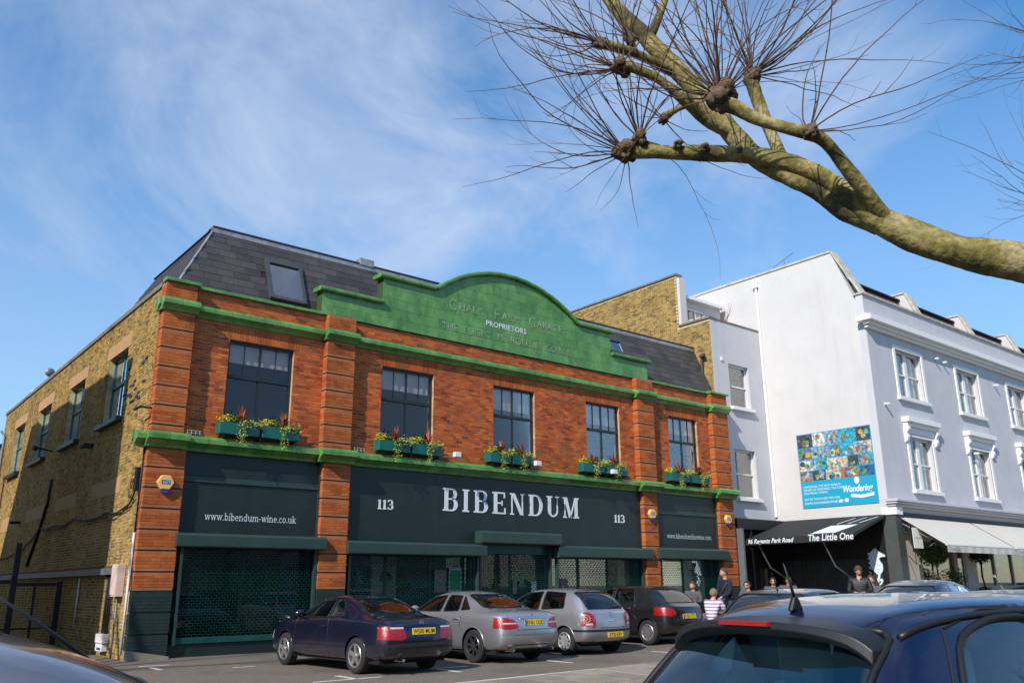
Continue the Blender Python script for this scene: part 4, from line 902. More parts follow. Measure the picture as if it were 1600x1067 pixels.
for (a, b, c, d) in TM:
    wsash(a, b, c, d, YT, tw_); s = MB(); s.box(a-.16, a, YT-.045, YT+.02, c, d+.1); s.box(b, b+.16, YT-.045, YT+.02, c, d+.1); s.box(a, b, YT-.045, YT+.02, d, d+.1); s.box(a-.2, b+.2, YT-.14, YT+.02, c-.14, c-.002); s.build('window_surround', M['white_trim'], tw_)
    h = MB(); h.box(a-.36, b+.42, YT-.30, YT, 7.72, 7.92); h.box(a-.30, b+.36, YT-.20, YT, 7.58, 7.715); h.box(a-.2, b+.26, YT-.06, YT, 7.3, 7.575); h.build('window_hood', M['white_trim'], tw_, bevel=.012)
    for xx in (a-.30, b+.18):
        P = [(YT, 7.575), (YT-.20, 7.575), (YT-.22, 7.42), (YT-.12, 7.28), (YT-.16, 7.12), (YT-.11, 6.98), (YT-.02, 6.92), (YT, 6.9)]
        MB().prism(P, xx, xx+.17, 'x').build('console_bracket', M['white_trim'], tw_)
c_ = MB(); c_.box(X0-.12, XE, YT-.14, YT, 11.28, 11.40); c_.box(X0-.22, XE, YT-.26, YT, 11.405, 11.52); c_.box(X0-.36, XE, YT-.42, YT+.2, 11.525, 11.74); c_.box(X0-.24, XE, YT-.22, YT, 11.745, 11.82); c_.build('cornice', M['white_trim'], tr_, bevel=.015)
MB().box(X0-.06, XE, YT-.08, YT+.36, 12.725, 12.80).build('parapet_coping', M['coping'], tr_)
rfm = MB(); rfm.prism([(YT+.5, 12.6), (-3.5, 13.75), (3, 13.9), (3, 12)], X0+.36, XE, 'x'); rfm.build('slate_roof', M['slate'], tr_)
MB().box(X0+.36, XE, -3.62, -3.4, 13.76, 13.84).build('roof_edge', M['slate_bed'], tr_)
def gcop(x, pts, w=.35, nm='gable_coping', m_=None):
    mb = MB()
    for (a, b), (c, d) in zip(pts, pts[1:]):
        L_ = math.hypot(c-a, d-b); ny, nz = -(d-b)/L_, (c-a)/L_; mb.prism([(a, b), (c, d), (c+ny*.09, d+nz*.09), (a+ny*.09, b+nz*.09)], x-.05, x+w+.05, 'x')
    return mb.build(nm, m_ or M['coping'], tr_)
gcop(X0, [(YT+.06, 12.72), (-3.45, 14.86)]); gcop(X0, [(-3.45, 14.86), (.26, 14.86)]); gcop(X0, [(.26, 14.86), (2.75, 14.86), (14, 14.6)])
for k, x in enumerate((30.75, 36.1, 41.5, 46.9)):
    P = [(YT+.05, 12.7), (-3.55, 14.5), (-2.6, 14.5), (-1.2, 12.6)]; MB().prism([(YT+.3, 12.5), (YT+.3, 12.9), (-3.85, 14.05), (-2.9, 14.05), (-2.9, 12.5)], x, x+.3, 'x').build('party_wall', M['white_wall'], tr_); gcop(x, [(YT+.3, 12.9), (-3.85, 14.05), (-2.9, 14.05)], .3)
# downpipe in the corner
item(MB().tube([(X0-.06, .26, 4.2), (X0-.06, .26, 14.3)], .055).box(X0-.16, X0+.0, .14, .38, 14.3, 14.62), 'drainpipe', M['white_trim'], 'white downpipe running full height at the inner corner of the white end wall', 'pipe')
item(MB().tube([(X0+.1, -1.2, 14.9), (X0+.1, -1.2, 15.2)], .02, 6).tube([(X0+.1, -.6, 15.05), (X0+.1, -1.7, 15.45)], .014, 6), 'aerial', M['grey_steel'], 'thin aerial on the ridge of the white end wall', 'aerial')
for i, (x, z) in enumerate(((31.0, 10.9), (31.75, 10.85), (36.95, 10.55), (33.6, 7.0), (26.2, 8.3))):
    item(MB().tube([(x, YT, z), (x, YT-.22, z-.02)], .05), 'overflow_pipe', M['white_plastic'], ('left of the pair of stub pipes right of the first top floor window', 'right of the pair of stub pipes right of the first top floor window', 'lone stub pipe right of the second top floor window', 'stub pipe left of the second hooded window', 'thin stub pipe below left of the first top floor window')[i], 'pipe', 'overflow pipes on the white front')
# ---- shop front of the corner building
sh = empty('corner_shopfront', (0, 0, 0), label='cream painted ground-floor shopfront with cornice under the white awnings', cat='shopfront')
sh_m = mat('grey_cornice', (.52, .51, .52), .6, var=.05)
c_ = MB(); c_.box(X0-.02, XE, YT-.10, YT+.3, 4.0, 4.29); c_.box(X0-.10, XE, YT-.32, YT, 4.295, 4.38); c_.box(X0-.16, XE, YT-.42, YT, 4.385, 4.46); c_.box(X0-.2, XE, YT-.48, YT, 4.465, 4.56); c_.build('shop_cornice', sh_m, sh, bevel=.01)
MB().box(X0, X0+.42, YT-.22, YT+.3, .1, 3.98).build('end_pilaster', mat('pilaster_grey', (.06, .065, .065), .6), sh); MB().box(X0-.05, X0+.45, YT-.30, YT+.3, 3.985, 4.29).build('pilaster_capital', M['white_trim'], sh, bevel=.02)
cp = MB(); cp.box(X0+.43, 27.5, YT, YT+.3, .3, 3.98); cp.box(27.5, 30.3, YT+.5, YT+.8, .3, 1.35); cp.box(27.5, XE, YT, YT+.3, 3.2, 3.98); cp.box(31.3, 32.15, YT, YT+.3, .3, 3.2); cp.box(32.15, XE, YT, YT+.3, .3, 1.3); cp.box(37.6, 38.0, YT, YT+.3, 1.3, 3.2)
cp.build('shopfront_panel', M['cream_paint'], sh)
for a, b in ((27.5, 30.3),):
    f = MB(); f.box(a, a+.12, YT+.04, YT+.16, 1.35, 3.2); f.box(b-.14, b, YT-.02, YT+.2, .3, 3.2); f.box(a+.12, b-.14, YT+.04, YT+.16, 3.08, 3.2); f.box(a+.12, b-.14, YT+.04, YT+.16, 1.35, 1.45); o = f.build('shop_window', M['cream_paint'], sh); MB().box(a+.12, b-.14, YT+.08, YT+.09, 1.45, 3.08).build('pane', M['pane'], o)
f = MB(); f.box(30.3, 30.42, YT+.0, YT+.12, .3, 3.2); f.box(31.18, 31.3, YT, YT+.12, .3, 3.2); f.box(30.42, 30.56, YT+.02, YT+.1, .3, 3.1); f.box(31.04, 31.18, YT+.02, YT+.1, .3, 3.1); f.box(30.56, 31.04, YT+.02, YT+.1, .3, .9); o = f.build('shop_door', M['cream_paint'], sh); MB().box(30.56, 31.04, YT+.05, YT+.06, .9, 3.1).build('pane', M['pane'], o); MB().tube([(30.5, YT-.05, 1.3), (30.5, YT-.05, 1.9)], .02).build('door_handle', M['black'], o)
for a, b, c in ((32.15, 37.6, 3), (38.0, 43.0, 2)):
    w = (b-a)/c; f = MB()
    for i in range(c+1): f.box(a+i*w-.07, a+i*w+.07, YT+.02, YT+.14, 1.3, 3.2)
    for i in range(c): f.box(a+i*w+.07, a+(i+1)*w-.07, YT+.02, YT+.14, 3.08, 3.2); f.box(a+i*w+.07, a+(i+1)*w-.07, YT+.02, YT+.14, 1.3, 1.42)
    o = f.build('shop_window', M['cream_paint'], sh)
    for i in range(c): MB().box(a+i*w+.07, a+(i+1)*w-.07, YT+.07, YT+.08, 1.42, 3.08).build('pane', M['pane'], o)
for k in range(4): MB().box(32.15, XE, YT-.03, YT-.002, .45+k*.22, .45+k*.22+.17).build('cladding_board', M['cream_paint'], sh)
MB().box(27.5, XE, YT+1.6, YT+1.65, .3, 4).build('interior_wall', mat('ochre_wall', (.34, .20, .06), .8), sh)
mb = MB(); mb.box(32.3, 37.4, YT+.5, YT+1.2, 1.0, 1.75); mb.build('counter', mat('counter', (.30, .19, .06), .6), sh)
# hanging sign
t = empty('hanging_sign', (25.95, -5.3, 3.13), label='square white shop sign hanging from a bracket at the corner of the white building', cat='sign')
MB().box(-.35, .35, -.03, .03, -.38, .36).build('sign_board', M['white_trim'], t, bevel=.01); text('CONQUERED', .085, (-.24, -.034, -.03), FRONT, mat('sign_grey', (.35, .33, .3), .6), 'lettering', t, ext=.001, sp=1.05)
MB().box(-.40, -.35, -.02, .02, -.52, .42).tube([(-.3, 0, -.38), (-.28, 0, -.95), (.36, .6, -.6)], .014, 6).build('bracket', M['black'], t)
item(MB().lathe([(.05, .2), (.06, .08), (.20, -.05), (.19, -.06), (0, -.02)], 12, (27.3, -5.3, 3.05)).tube([(27.3, -5.3, 3.25), (27.3, -5.0, 3.45), (27.3, -4.6, 3.4)], .015, 6), 'wall_lantern', M['black'], 'black barn lamp under the white awning by the hanging sign', 'lamp')
item(MB().ball((27.3, -5.3, 2.98), .05), 'lamp_bulb', mat('bulb', (.8, .35, .12), .3), 'orange bulb below the black barn lamp', 'bulb')
item(MB().box(26.0, 26.4, YT-.14, YT-.002, 3.35, 3.75).box(26.05, 26.35, YT-.16, YT-.14, 3.45, 3.5).box(26.05, 26.35, YT-.16, YT-.14, 3.55, 3.6), 'louvre_vent', M['grey_steel'], 'grey louvred vent above the hanging sign', 'vent')
def awning(xa, xb, label, name='awning'):
    t = empty(name, (0, 0, 0), label=label, cat='awning', group='white awnings of the corner shop')
    za, zb = 3.95, 2.86; ya, yb = YT-.12, -6.35
    V = [(xa, ya, za), (xb, ya, za), (xb, yb, zb), (xa, yb, zb)]; V2 = [(a, b, c-.012) for a, b, c in V]
    MB().add(V+V2, [(0, 3, 2, 1), (4, 5, 6, 7), (3, 7, 6, 2), (0, 4, 7, 3), (1, 2, 6, 5), (0, 1, 5, 4)]).build('canopy', M['canvas_white'], t)
    mb = MB(); n = 40; Vv = []; F = []
    for i in range(n+1):
        x = xa+(xb-xa)*i/n; Vv += [(x, yb-.02, zb-.03), (x, yb-.02+.02*math.sin(i*1.3), zb-.27)]
    for i in range(n): F.append((2*i, 2*i+1, 2*i+3, 2*i+2))
    mb.add(Vv, F); mb.build('valance', M['canvas_white'], t, fix=False)
    MB().box(xa, xb, yb-.03, yb+.03, zb-.035, zb+.01).build('front_bar', M['white_trim'], t)
    for x in (xa+.15, xb-.15): MB().tube([(x, ya, za-.25), (x+.05, (ya+yb)/2, za-.75), (x, yb+.03, zb-.02)], .03, 6).build('folding_arm', M['grey_steel'], t)
    text('CONQUERED', .15, (xa+.1, yb-.052, zb-.2), FRONT, mat('sign_grey2', (.25, .25, .27), .6), 'lettering', t, ext=.001)
awning(25.9, 31.7, 'pale canvas awning nearest the corner, over the shop door'); awning(31.85, 37.8, 'pale canvas awning further right along the corner shop')
MB().box(25.7, 37.9, YT-.16, YT-.101, 3.96, 4.1).build('awning_cassette', M['black'], sh)
# topiary trees in planters
def topiary(x, y, zg, ht, r_, label, planter=True):
    t = empty('topiary_tree', (x, y, zg), label=label, cat='potted tree')
    if planter: MB().prism([(-.42, 0), (.42, 0), (.48, .62), (-.48, .62)], -.40, .40, 'y').build('planter', mat('lead_planter', (.22, .23, .23), .7, var=.2) if 'lp' not in M else M['lp'], t)
    MB().tube([(0, 0, .5), (.04, 0, ht*.4), (-.03, .02, ht*.6), (0, 0, ht-.2)], .035, 6).build('trunk', mat('topiary_trunk', (.05, .035, .025), .9), t)
    mb = MB(); q = random.Random(int(x*10))
    for i in range(900):
        d = Vector((q.gauss(0, 1), q.gauss(0, 1), q.gauss(0, 1))).normalized()*r_*q.uniform(.55, 1.08); d.z *= .8; p = Vector((0, 0, ht))+d
        a = Vector((q.uniform(-1, 1), q.uniform(-1, 1), q.uniform(-1, 1))).normalized(); b = a.orthogonal(); s = .045
        mb.add([p-a*s, p+b*s*.6, p+a*s, p-b*s*.6], [(0, 1, 2, 3)])
    mb.build('crown', M['leaf_dark'] if planter else M['leaf_green'], t, kind='stuff', fix=False)
M['leaf_dark'] = piece_mat('leaf_dark', [(0, (.012, .028, .01)), (1, (.04, .075, .02))], .6, bump=0)
topiary(30.75, -5.4, .55, 2.05, .42, 'dark clipped ball tree in a square lead planter in front of the corner shop'); leafclump(200, 30.75, 1.25, .4, M['leaf_dark'], 'underplanting', None, 1.1, .3, .045, cy=-5.4)
u = [o for o in COL.objects if o.name.startswith('underplanting')][0]; tag(u, 'low dark plants filling the top of the lead planter', 'plants')
topiary(27.6, -4.95, .55, 2.0, .52, 'round green leafed tree under the awning by the hanging sign', planter=False)
leafclump(600, 28.9, 1.75, .55, M['leaf_yellow2'] if 'leaf_yellow2' in M else M['leaf_green'], 'hedge_plant', None, 1.6, .6, .05, cy=-5.1)
u = [o for o in COL.objects if o.name.startswith('hedge_plant')][0]; tag(u, 'loose light green shrub in the shop window right of the round green tree', 'shrub')
# ---- black bar under its black awning
bar = empty('bar_building', (0, 0, 0), label='black timber bar front in the gap between the brick shop and the white end wall', cat='shopfront')
MB().box(22.3, 25.42, -.10, yF-.01, 3.60, 4.02).build('fascia_box', M['box_black'] if 'box_black' in M else M['black_wood'], bar, bevel=.01)
MB().box(22.3, 25.5, yF-.06, yF-.016, .3, 3.6).build('back_wall', M['black'], bar)
for i in range(22): MB().box(X0-.006, X0+.028, -4.25+i*.21, -4.25+i*.21+.2, .35, 2.4).build('wall_board', mat('bar_board', (.035, .032, .030), .6, var=.3, scale=6) if i == 0 else M['bb'], bar) if 'bb' in M else M.__setitem__('bb', mat('bar_board', (.035, .032, .030), .6, var=.3, scale=6))
MB().box(X0-.03, X0+.028, -4.3, .3, 2.42, 2.52).build('wall_rail', M['black_wood'], bar)
for x, y in ((23.2, -.0), (24.2, .1)): MB().box(x-.05, x+.05, y-.05, y+.05, .4, 3.6).build('post', M['black_wood'], bar)
MB().box(22.1, 22.2, -.42, .3, .3, 3.6).build('door_post', M['grey_steel'], bar)
t = empty('bar_awning', (0, 0, 0), label='black awning lettered in white on the end wall of the white building', cat='awning')
ya, yb = .15, -4.45; xb_, xf = X0-.02, 23.05; zb_, zf = 4.02, 3.24
V = [(xb_, ya, zb_), (xb_, yb, zb_), (xf, yb, zf), (xf, ya, zf)]; MB().add(V+[(a, b, c-.015) for a, b, c in V], [(0, 3, 2, 1), (4, 5, 6, 7), (3, 7, 6, 2), (0, 4, 7, 3), (1, 2, 6, 5), (0, 1, 5, 4)]).build('canopy', M['canvas_black'], t)
MB().box(xf-.02, xf, yb, ya, zf-.24, zf).build('valance', M['canvas_black'], t)
MB().prism([(xb_, zb_), (xf, zf), (xf, zf-.1), (xb_, zb_-.1)], yb-.012, yb, 'y').build('canopy_edge', M['canvas_black'], t)
for y in (ya-.5, yb+1.3): MB().tube([(xf+.03, y, zf-.1), (xf+.8, y, zf-1.1), (xb_, y, 1.5)], .03, 6).build('support_arm', M['grey_steel'], t)
text('The Little One', .33, (xf-.024, -2.62, zf-.19), LEFTW, M['white_letter'], 'lettering', t, ext=.001, sx=.92, shear=.18, off=.006); text('96 Regents Park Road', .24, (xf-.024, .05, zf-.19), LEFTW, M['white_letter'], 'lettering', t, ext=.001, sx=.95, shear=.35, off=.005)
# painted cup outline on the slope
def onslope(y, s, e=.004): return (xb_+(xf-xb_)*s-.0, y, zb_+(zf-zb_)*s+e)
cup = MB(); cup.add([onslope(-2.6, .90), onslope(-3.6, .90), onslope(-4.0, .50), onslope(-2.9, .50)], [(0, 1, 2, 3)]); 
for dy in (0, .45, .9): cup.add([onslope(-3.0-dy, .42), onslope(-3.07-dy, .42), onslope(-3.42-dy*1.02, .12), onslope(-3.37-dy*1.02, .12)], [(0, 1, 2, 3)])
cup.build('painted_emblem', M['white_letter'], t, fix=False)
# seahorse cut-out
t = empty('seahorse_emblem', (X0-.02, -3.9, 1.45), label='white speckled seahorse figure on the black wall below the end wall', cat='emblem')
P = [(0, .0), (-.10, .05), (-.17, .16), (-.12, .25), (-.02, .22), (-.03, .15), (-.09, .15), (-.06, .09), (.03, .10), (.07, .22), (.0, .36), (.12, .48), (.24, .62), (.28, .78), (.26, .92), (.30, 1.06), (.24, 1.18), (.10, 1.30), (.0, 1.36), (-.06, 1.28), (-.14, 1.20), (-.34, 1.10), (-.35, 1.03), (-.20, 1.02), (-.10, .98), (-.12, .88), (-.20, .78), (-.22, .64), (-.18, .50), (-.08, .38), (-.05, .26)]
P = [(a, b) for a, b in P]
sm_ = mat('seahorse_white', (.62, .72, .76), .5, var=.5, scale=22)
mb = MB(); mb.prism([(q[0], q[1]) for q in P], -.03, .0, 'x'); mb.build('body', sm_, t, fix=True)
for k in range(5): MB().prism([(.24+.02*k-.5*0, 1.2-k*.17), (.36, 1.16-k*.17), (.25, 1.08-k*.17)], -.025, -.004, 'x').build('fin', sm_, t)
# poster
t = empty('wall_poster', (X0-.03, -1.02, 4.46), rz=R(-90), label='large blue advertising poster with a collage of photos on the white end wall', cat='poster')
PW, PH = 3.25, 3.0
MB().box(0, PW, 0, .025, 0, PH).build('board', mat('poster_blue', (.008, .33, .50), .55, var=.03), t)
rows_ = [(2.42, .56, [.7, .55, .6, .75, .60]), (1.92, .49, [.6, .8, .5, .55, .75]), (1.48, .43, [.75, .5, .9, .45, .6]), (1.06, .41, [.55, .6, .65, .8, .6])]
pc = [(.10, .22, .08), (.02, .10, .28), (.45, .40, .30), (.06, .06, .07), (.42, .30, .04), (.20, .30, .38), (.30, .12, .08), (.08, .28, .35), (.5, .5, .45), (.12, .16, .30), (.04, .30, .42), (.35, .22, .18)]
pm_ = [mat('photo_print', c, .5, var=.9, scale=9) for c in pc]
q = random.Random(3)
for z, h, ws in rows_:
    x = .02; sc_ = (PW-.04)/sum(ws); k = 0
    for w in ws:
        w *= sc_; o = MB().box(x+.01, x+w-.01, -.004, .0, z+.01, z+h-.01, 0).build('photo_print', [pm_[q.randrange(12)]], t)
        mb = MB()     # small shapes inside each photo: ground, figures, wheels
        for j in range(5):
            a = x+.05+q.random()*(w-.25); b = z+.04+q.random()*(h-.22); s = q.uniform(.05, .16); mb.prism([(a+s*math.cos(i*math.pi/4)*q.uniform(.7, 1)+s*.6, b+s*math.sin(i*math.pi/4)*q.uniform(.7, 1)+s*.5) for i in range(8)], -.006-j*.0004, -.004, 'y', mi=j % 5)
        mb.build('picture_shapes', [pm_[q.randrange(12)] for _ in range(4)]+[pm_[0]], t, fix=False, kind='stuff')
        x += w
PF = (R(90), 0, 0)
for i, (s, z) in enumerate((('CHANGING THE WAY WINE IS', .80), ('SERVED AT SPORTING, CULTURAL', .67), ('AND MUSIC EVENTS', .54), ('GET IN TOUCH 020 7449 4090', .30), ('WWW.WONDERINGWINE.COM', .14))):
    text(s, .125, (.1, -.004, z), PF, M['white_letter'], 'lettering', t, ext=.001, sx=.95)
text('Wondering', .36, (1.80, -.004, .50), PF, M['white_letter'], 'lettering', t, ext=.001, sx=.75, shear=.3, off=.008)
MB().prism([(2.15, .30), (2.6, .24), (3.1, .30), (3.1, .42), (2.6, .36), (2.15, .42)], -.006, -.0, 'y').build('banner_emblem', M['white_letter'], t); MB().prism([(2.45+.11*math.cos(k*math.pi/6), .93+.14*math.sin(k*math.pi/6)) for k in range(12)], -.006, 0, 'y').build('balloon_emblem', M['white_letter'], t)
MB().prism([(1.62, .13), (1.75, .13), (1.78, .2), (1.72, .26), (1.62, .2)], -.006, 0, 'y').build('bird_emblem', M['white_letter'], t); MB().box(1.88, 2.02, -.006, 0, .13, .27).build('square_emblem', M['white_letter'], t)
for o in t.children: o.scale.x *= -1 if False else 1
# ================================================================ houses out of frame that shade, and reflect in the glass
def plainhouse(x0, x1, y0, y1, z, m_, label, face='n', rows=3, gable=False, group=None):
    t = empty('terraced_house', (0, 0, 0), label=label, cat='house', group=group)
    MB().box(x0, x1, y0, y1, -.1, z).build('wall', m_, t)
    MB().box(x0-.1, x1+.1, y0-.1, y1+.1, z+.003, z+.15).build('roof', M['slate_bed'], t)
    if face == 'n':
        n = max(2, int((x1-x0)/2.4))
        for r_ in range(rows):
            for i in range(n):
                xc = x0+(i+.5)*(x1-x0)/n; zc = 1.2+r_*3.1; w = MB().box(xc-.6, xc+.6, y1, y1+.06, zc-.1, zc+1.9).build('window_frame', M['wframe'], t); MB().box(xc-.5, xc+.5, y1+.065, y1+.07, zc, zc+1.8).build('pane', M['pane'], w)
    return t
plainhouse(-15, -6.6, -.45, 12.2, 12.3, M['mortar_yel'], 'brick house on the far side of the alley, left of the shop', face='')
plainhouse(-15, -6.6, 17.4, 30, 10.5, M['mortar_yel'], 'second brick house further up the alley, left of the shop', face='')
plainhouse(-4, 9, 30, 38, 8.6, M['brown'] if 'brown' in M else M['mortar_yel'], 'pale brick building closing the back of the alley', face='')
for i, (a, b, h, c) in enumerate(((-26, -14, 9, 'lilac_shade_wall'), (-14, -4, 10.5, 'mortar_red'), (-4, 8, 9.5, 'white_wall'), (8, 20, 10.5, 'mortar_yel'), (20, 34, 9.6, 'white_wall'))):
    plainhouse(a, b-.05, -44, -36, h, M[c], ('lilac', 'red brick', 'white', 'yellow brick', 'second white')[i]+' house across the road behind the camera', group=None)
# ================================================================ cars
from mathutils.bvhtree import BVHTree
def paint(name, col, metal=.6, rough=.28, flake=.1):
    m_ = mat(name, col, rough, metal=metal, var=.04, scale=2, coat=1.0)
    t = m_.node_tree; b = t.nodes['Principled BSDF']; g_ = node(t, 'ShaderNodeNewGeometry'); mxr = node(t, 'ShaderNodeMixRGB'); mxr.inputs[2].default_value = (.035, .036, .038, 1)
    src = b.inputs['Base Color'].links[0].from_socket; t.links.new(g_.outputs['Backfacing'], mxr.inputs[0]); t.links.new(src, mxr.inputs[1])
    n = node(t, 'ShaderNodeTexNoise', Scale=3.0, Detail=8.0); t.links.new(g_.outputs['Position'], n.inputs['Vector'])
    sx = node(t, 'ShaderNodeSeparateXYZ'); t.links.new(g_.outputs['Position'], sx.inputs[0])
    mr = node(t, 'ShaderNodeMapRange'); mr.inputs[1].default_value = .75; mr.inputs[2].default_value = .15; mr.inputs[3].default_value = 0; mr.inputs[4].default_value = .35; t.links.new(sx.outputs[2], mr.inputs[0])
    mu = node(t, 'ShaderNodeMath', _operation='MULTIPLY'); t.links.new(mr.outputs[0], mu.inputs[0]); t.links.new(n.outputs[0], mu.inputs[1])
    dirt = node(t, 'ShaderNodeMixRGB'); dirt.inputs[2].default_value = (.12, .09, .07, 1); t.links.new(mu.outputs[0], dirt.inputs[0]); t.links.new(mxr.outputs[0], dirt.inputs[1]); t.links.new(dirt.outputs[0], b.inputs['Base Color'])
    return m_
M['p_navy'] = paint('navy_paint', (.003, .005, .022), .1, .22); M['p_silver'] = paint('silver_paint', (.48, .48, .50), .75, .32); M['p_silver2'] = paint('silver_paint_warm', (.44, .44, .46), .7, .34)
M['p_black'] = paint('dark_grey_paint', (.018, .018, .021), .4); M['p_blue'] = paint('midnight_blue_paint', (.005, .006, .035), .3, .2); M['p_dark'] = paint('dark_saloon_paint', (.02, .021, .04), .4); M['p_plum'] = paint('dark_plum_paint', (.03, .018, .045), .4); M['p_ice'] = paint('pale_blue_silver_paint', (.22, .225, .27), .6, .22)
M['rubber'] = mat('rubber', (.018, .018, .018), .85, var=.2); M['trim'] = mat('trim_black', (.010, .010, .011), .45, var=.15, bump=.05, bscale=200); M['chrome'] = mat('chrome', (.75, .75, .76), .12, metal=1, var=.02)
M['alloy'] = mat('alloy', (.52, .50, .48), .3, metal=.8, var=.08); M['alloy_dark'] = mat('alloy_dark', (.10, .10, .11), .35, metal=.7); M['cap'] = mat('hubcap', (.42, .42, .43), .4, metal=.5); M['under'] = mat('underbody', (.006, .006, .006), .95)
M['car_glass'] = glass('car_glass', (.42, .56, .56), .93, f0=.75); M['car_glass_dark'] = glass('car_glass_dark', (.16, .20, .22), .88, f0=.9)
def lens(name, col, r_=.12):
    m_ = mat(name, col, r_, var=.25, scale=40, coat=.3, bump=.25, bscale=120); m_.node_tree.nodes['Principled BSDF'].inputs['Specular IOR Level'].default_value = .8; return m_
M['lens_red'] = lens('lens_red', (.30, .003, .005), .25); M['lens_clear'] = lens('lens_clear', (.55, .50, .48)); M['lens_orange'] = lens('lens_orange', (.7, .2, .02)); M['plate'] = mat('plate_yellow', (.82, .56, .02), .45, var=.03); M['plate_blue'] = mat('plate_blue', (.01, .06, .35), .5)
M['seat'] = mat('seat_fabric', (.10, .105, .11), .9, var=.2); M['seat_pale'] = mat('seat_leather', (.30, .32, .34), .8, var=.1)
def body_bm(ST, sub=2, bulge=(.07, .10)):
    P = []
    for s in ST:
        xl, xu, zb, ym, zm, ys, zs, yr, zr, zt = s[:10]; xo = s[10] if len(s) > 10 else [0]*8
        rows = [(xl, ym*.9, zb), (xl, ym, zb+.10), (xl, ym+.005, zm), (xl, ys, zs), (xl*.7+xu*.3, ys-.05, zs+.035), (xu, yr, zr), (xu, yr*.68, (zr+2*zt)/3), (xu, 0, zt)]
        P.append([(a+o, b, c) for (a, b, c), o in zip(rows, xo)])
    bm = bmesh.new(); nS = len(P); G = []
    for p in P:
        Lf = [bm.verts.new(q) for q in p]; Rt = [bm.verts.new((q[0], -q[1], q[2])) for q in p[:-1]]
        G.append(Lf+Rt[::-1])       # 15 around
    n = 15
    for i in range(nS-1):
        for k in range(n-1): bm.faces.new((G[i][k], G[i][k+1], G[i+1][k+1], G[i+1][k]))
        bm.faces.new((G[i][n-1], G[i][0], G[i+1][0], G[i+1][n-1]))
    for idx, sg, bu in ((0, -1, bulge[0]), (nS-1, 1, bulge[1])):
        g_ = G[idx]; rows = []
        for k in range(5):
            l, r_ = g_[k], g_[14-k]; row = [l]
            for f in (.5, 0, -.5):
                row.append(bm.verts.new((l.co.x+sg*bu*(1-f*f), l.co.y*f, l.co.z)))
            row.append(r_); rows.append(row)
        rows.append([g_[5], g_[6], g_[7], g_[8], g_[9]])
        for k in range(5):
            for j in range(4):
                q = (rows[k][j], rows[k][j+1], rows[k+1][j+1], rows[k+1][j]); bm.faces.new(q if sg > 0 else q[::-1])
    bmesh.ops.recalc_face_normals(bm, faces=bm.faces)
    me = bpy.data.meshes.new('tmp'); bm.to_mesh(me); bm.free(); o = bpy.data.objects.new('tmp', me); COL.objects.link(o)
    md = o.modifiers.new('s', 'SUBSURF'); md.levels = sub; md.render_levels = sub
    dg = bpy.context.evaluated_depsgraph_get(); m2 = bpy.data.meshes.new_from_object(o.evaluated_get(dg)); bpy.data.objects.remove(o); bm = bmesh.new(); bm.from_mesh(m2); return bm
def rc(poly, r_=.06, n=3):
    "round the corners of a convex polygon"
    out = []; N_ = len(poly)
    for i in range(N_):
        p0, p, p1 = Vector(poly[i-1]), Vector(poly[i]), Vector(poly[(i+1) % N_]); a = (p0-p); b = (p1-p); ra = min(r_, a.length*.45, b.length*.45)
        A = p+a.normalized()*ra; B = p+b.normalized()*ra
        for k in range(n+1):
            t = k/n; q = A.lerp(p, t).lerp(p.lerp(B, t), t); out.append((q.x, q.y))
    return out
def poly_planes(poly, view):
    cx = sum(p[0] for p in poly)/len(poly); cy = sum(p[1] for p in poly)/len(poly); out = []
    for i in range(len(poly)):
        a, b = poly[i], poly[(i+1) % len(poly)]; d = (b[0]-a[0], b[1]-a[1])
        if abs(d[0])+abs(d[1]) < 1e-6: continue
        nn = (d[1], -d[0])
        if nn[0]*(cx-a[0])+nn[1]*(cy-a[1]) > 0: nn = (-nn[0], -nn[1])
        if view == 'side': out.append((Vector((a[0], 0, a[1])), Vector((nn[0], 0, nn[1])).normalized()))
        else: out.append((Vector((0, a[0], a[1])), Vector((0, nn[0], nn[1])).normalized()))
    return out
def cut(bm, planes, pred, lay_, rid):
    for co, no in planes:
        fs = [f for f in bm.faces if f[lay_] == 0 and pred(f.calc_center_median(), f.normal)]
        fs = [f for f in fs if not (lambda d: min(d) > 1e-5 or max(d) < -1e-5)([(v.co-co).dot(no) for v in f.verts])]
        if not fs: continue
        ge = list(set([v for f in fs for v in f.verts])|set([e for f in fs for e in f.edges])|set(fs)); bmesh.ops.bisect_plane(bm, geom=ge, plane_co=co, plane_no=no, dist=1e-5)
    for f in bm.faces:
        if f[lay_] == 0:
            c = f.calc_center_median()
            if pred(c, f.normal) and all((c-co).dot(no) < 1e-5 for co, no in planes): f[lay_] = rid
def region_mesh(bm, lay_, rid, name, m_, parent, off=0, smooth=True, as_obj=True, pred=None):
    mb = MB(); ix = {}
    for f in bm.faces:
        if f[lay_] == rid and (pred is None or pred(f.calc_center_median())):
            t = []
            for v in f.verts:
                if v.index not in ix: ix[v.index] = len(mb.v); mb.v.append(tuple(v.co-v.normal*off))
                t.append(ix[v.index])
            mb.f.append(tuple(t)); mb.mi.append(0)
    if not mb.f: return None
    return mb.build(name, m_, parent, smooth=smooth, fix=False)
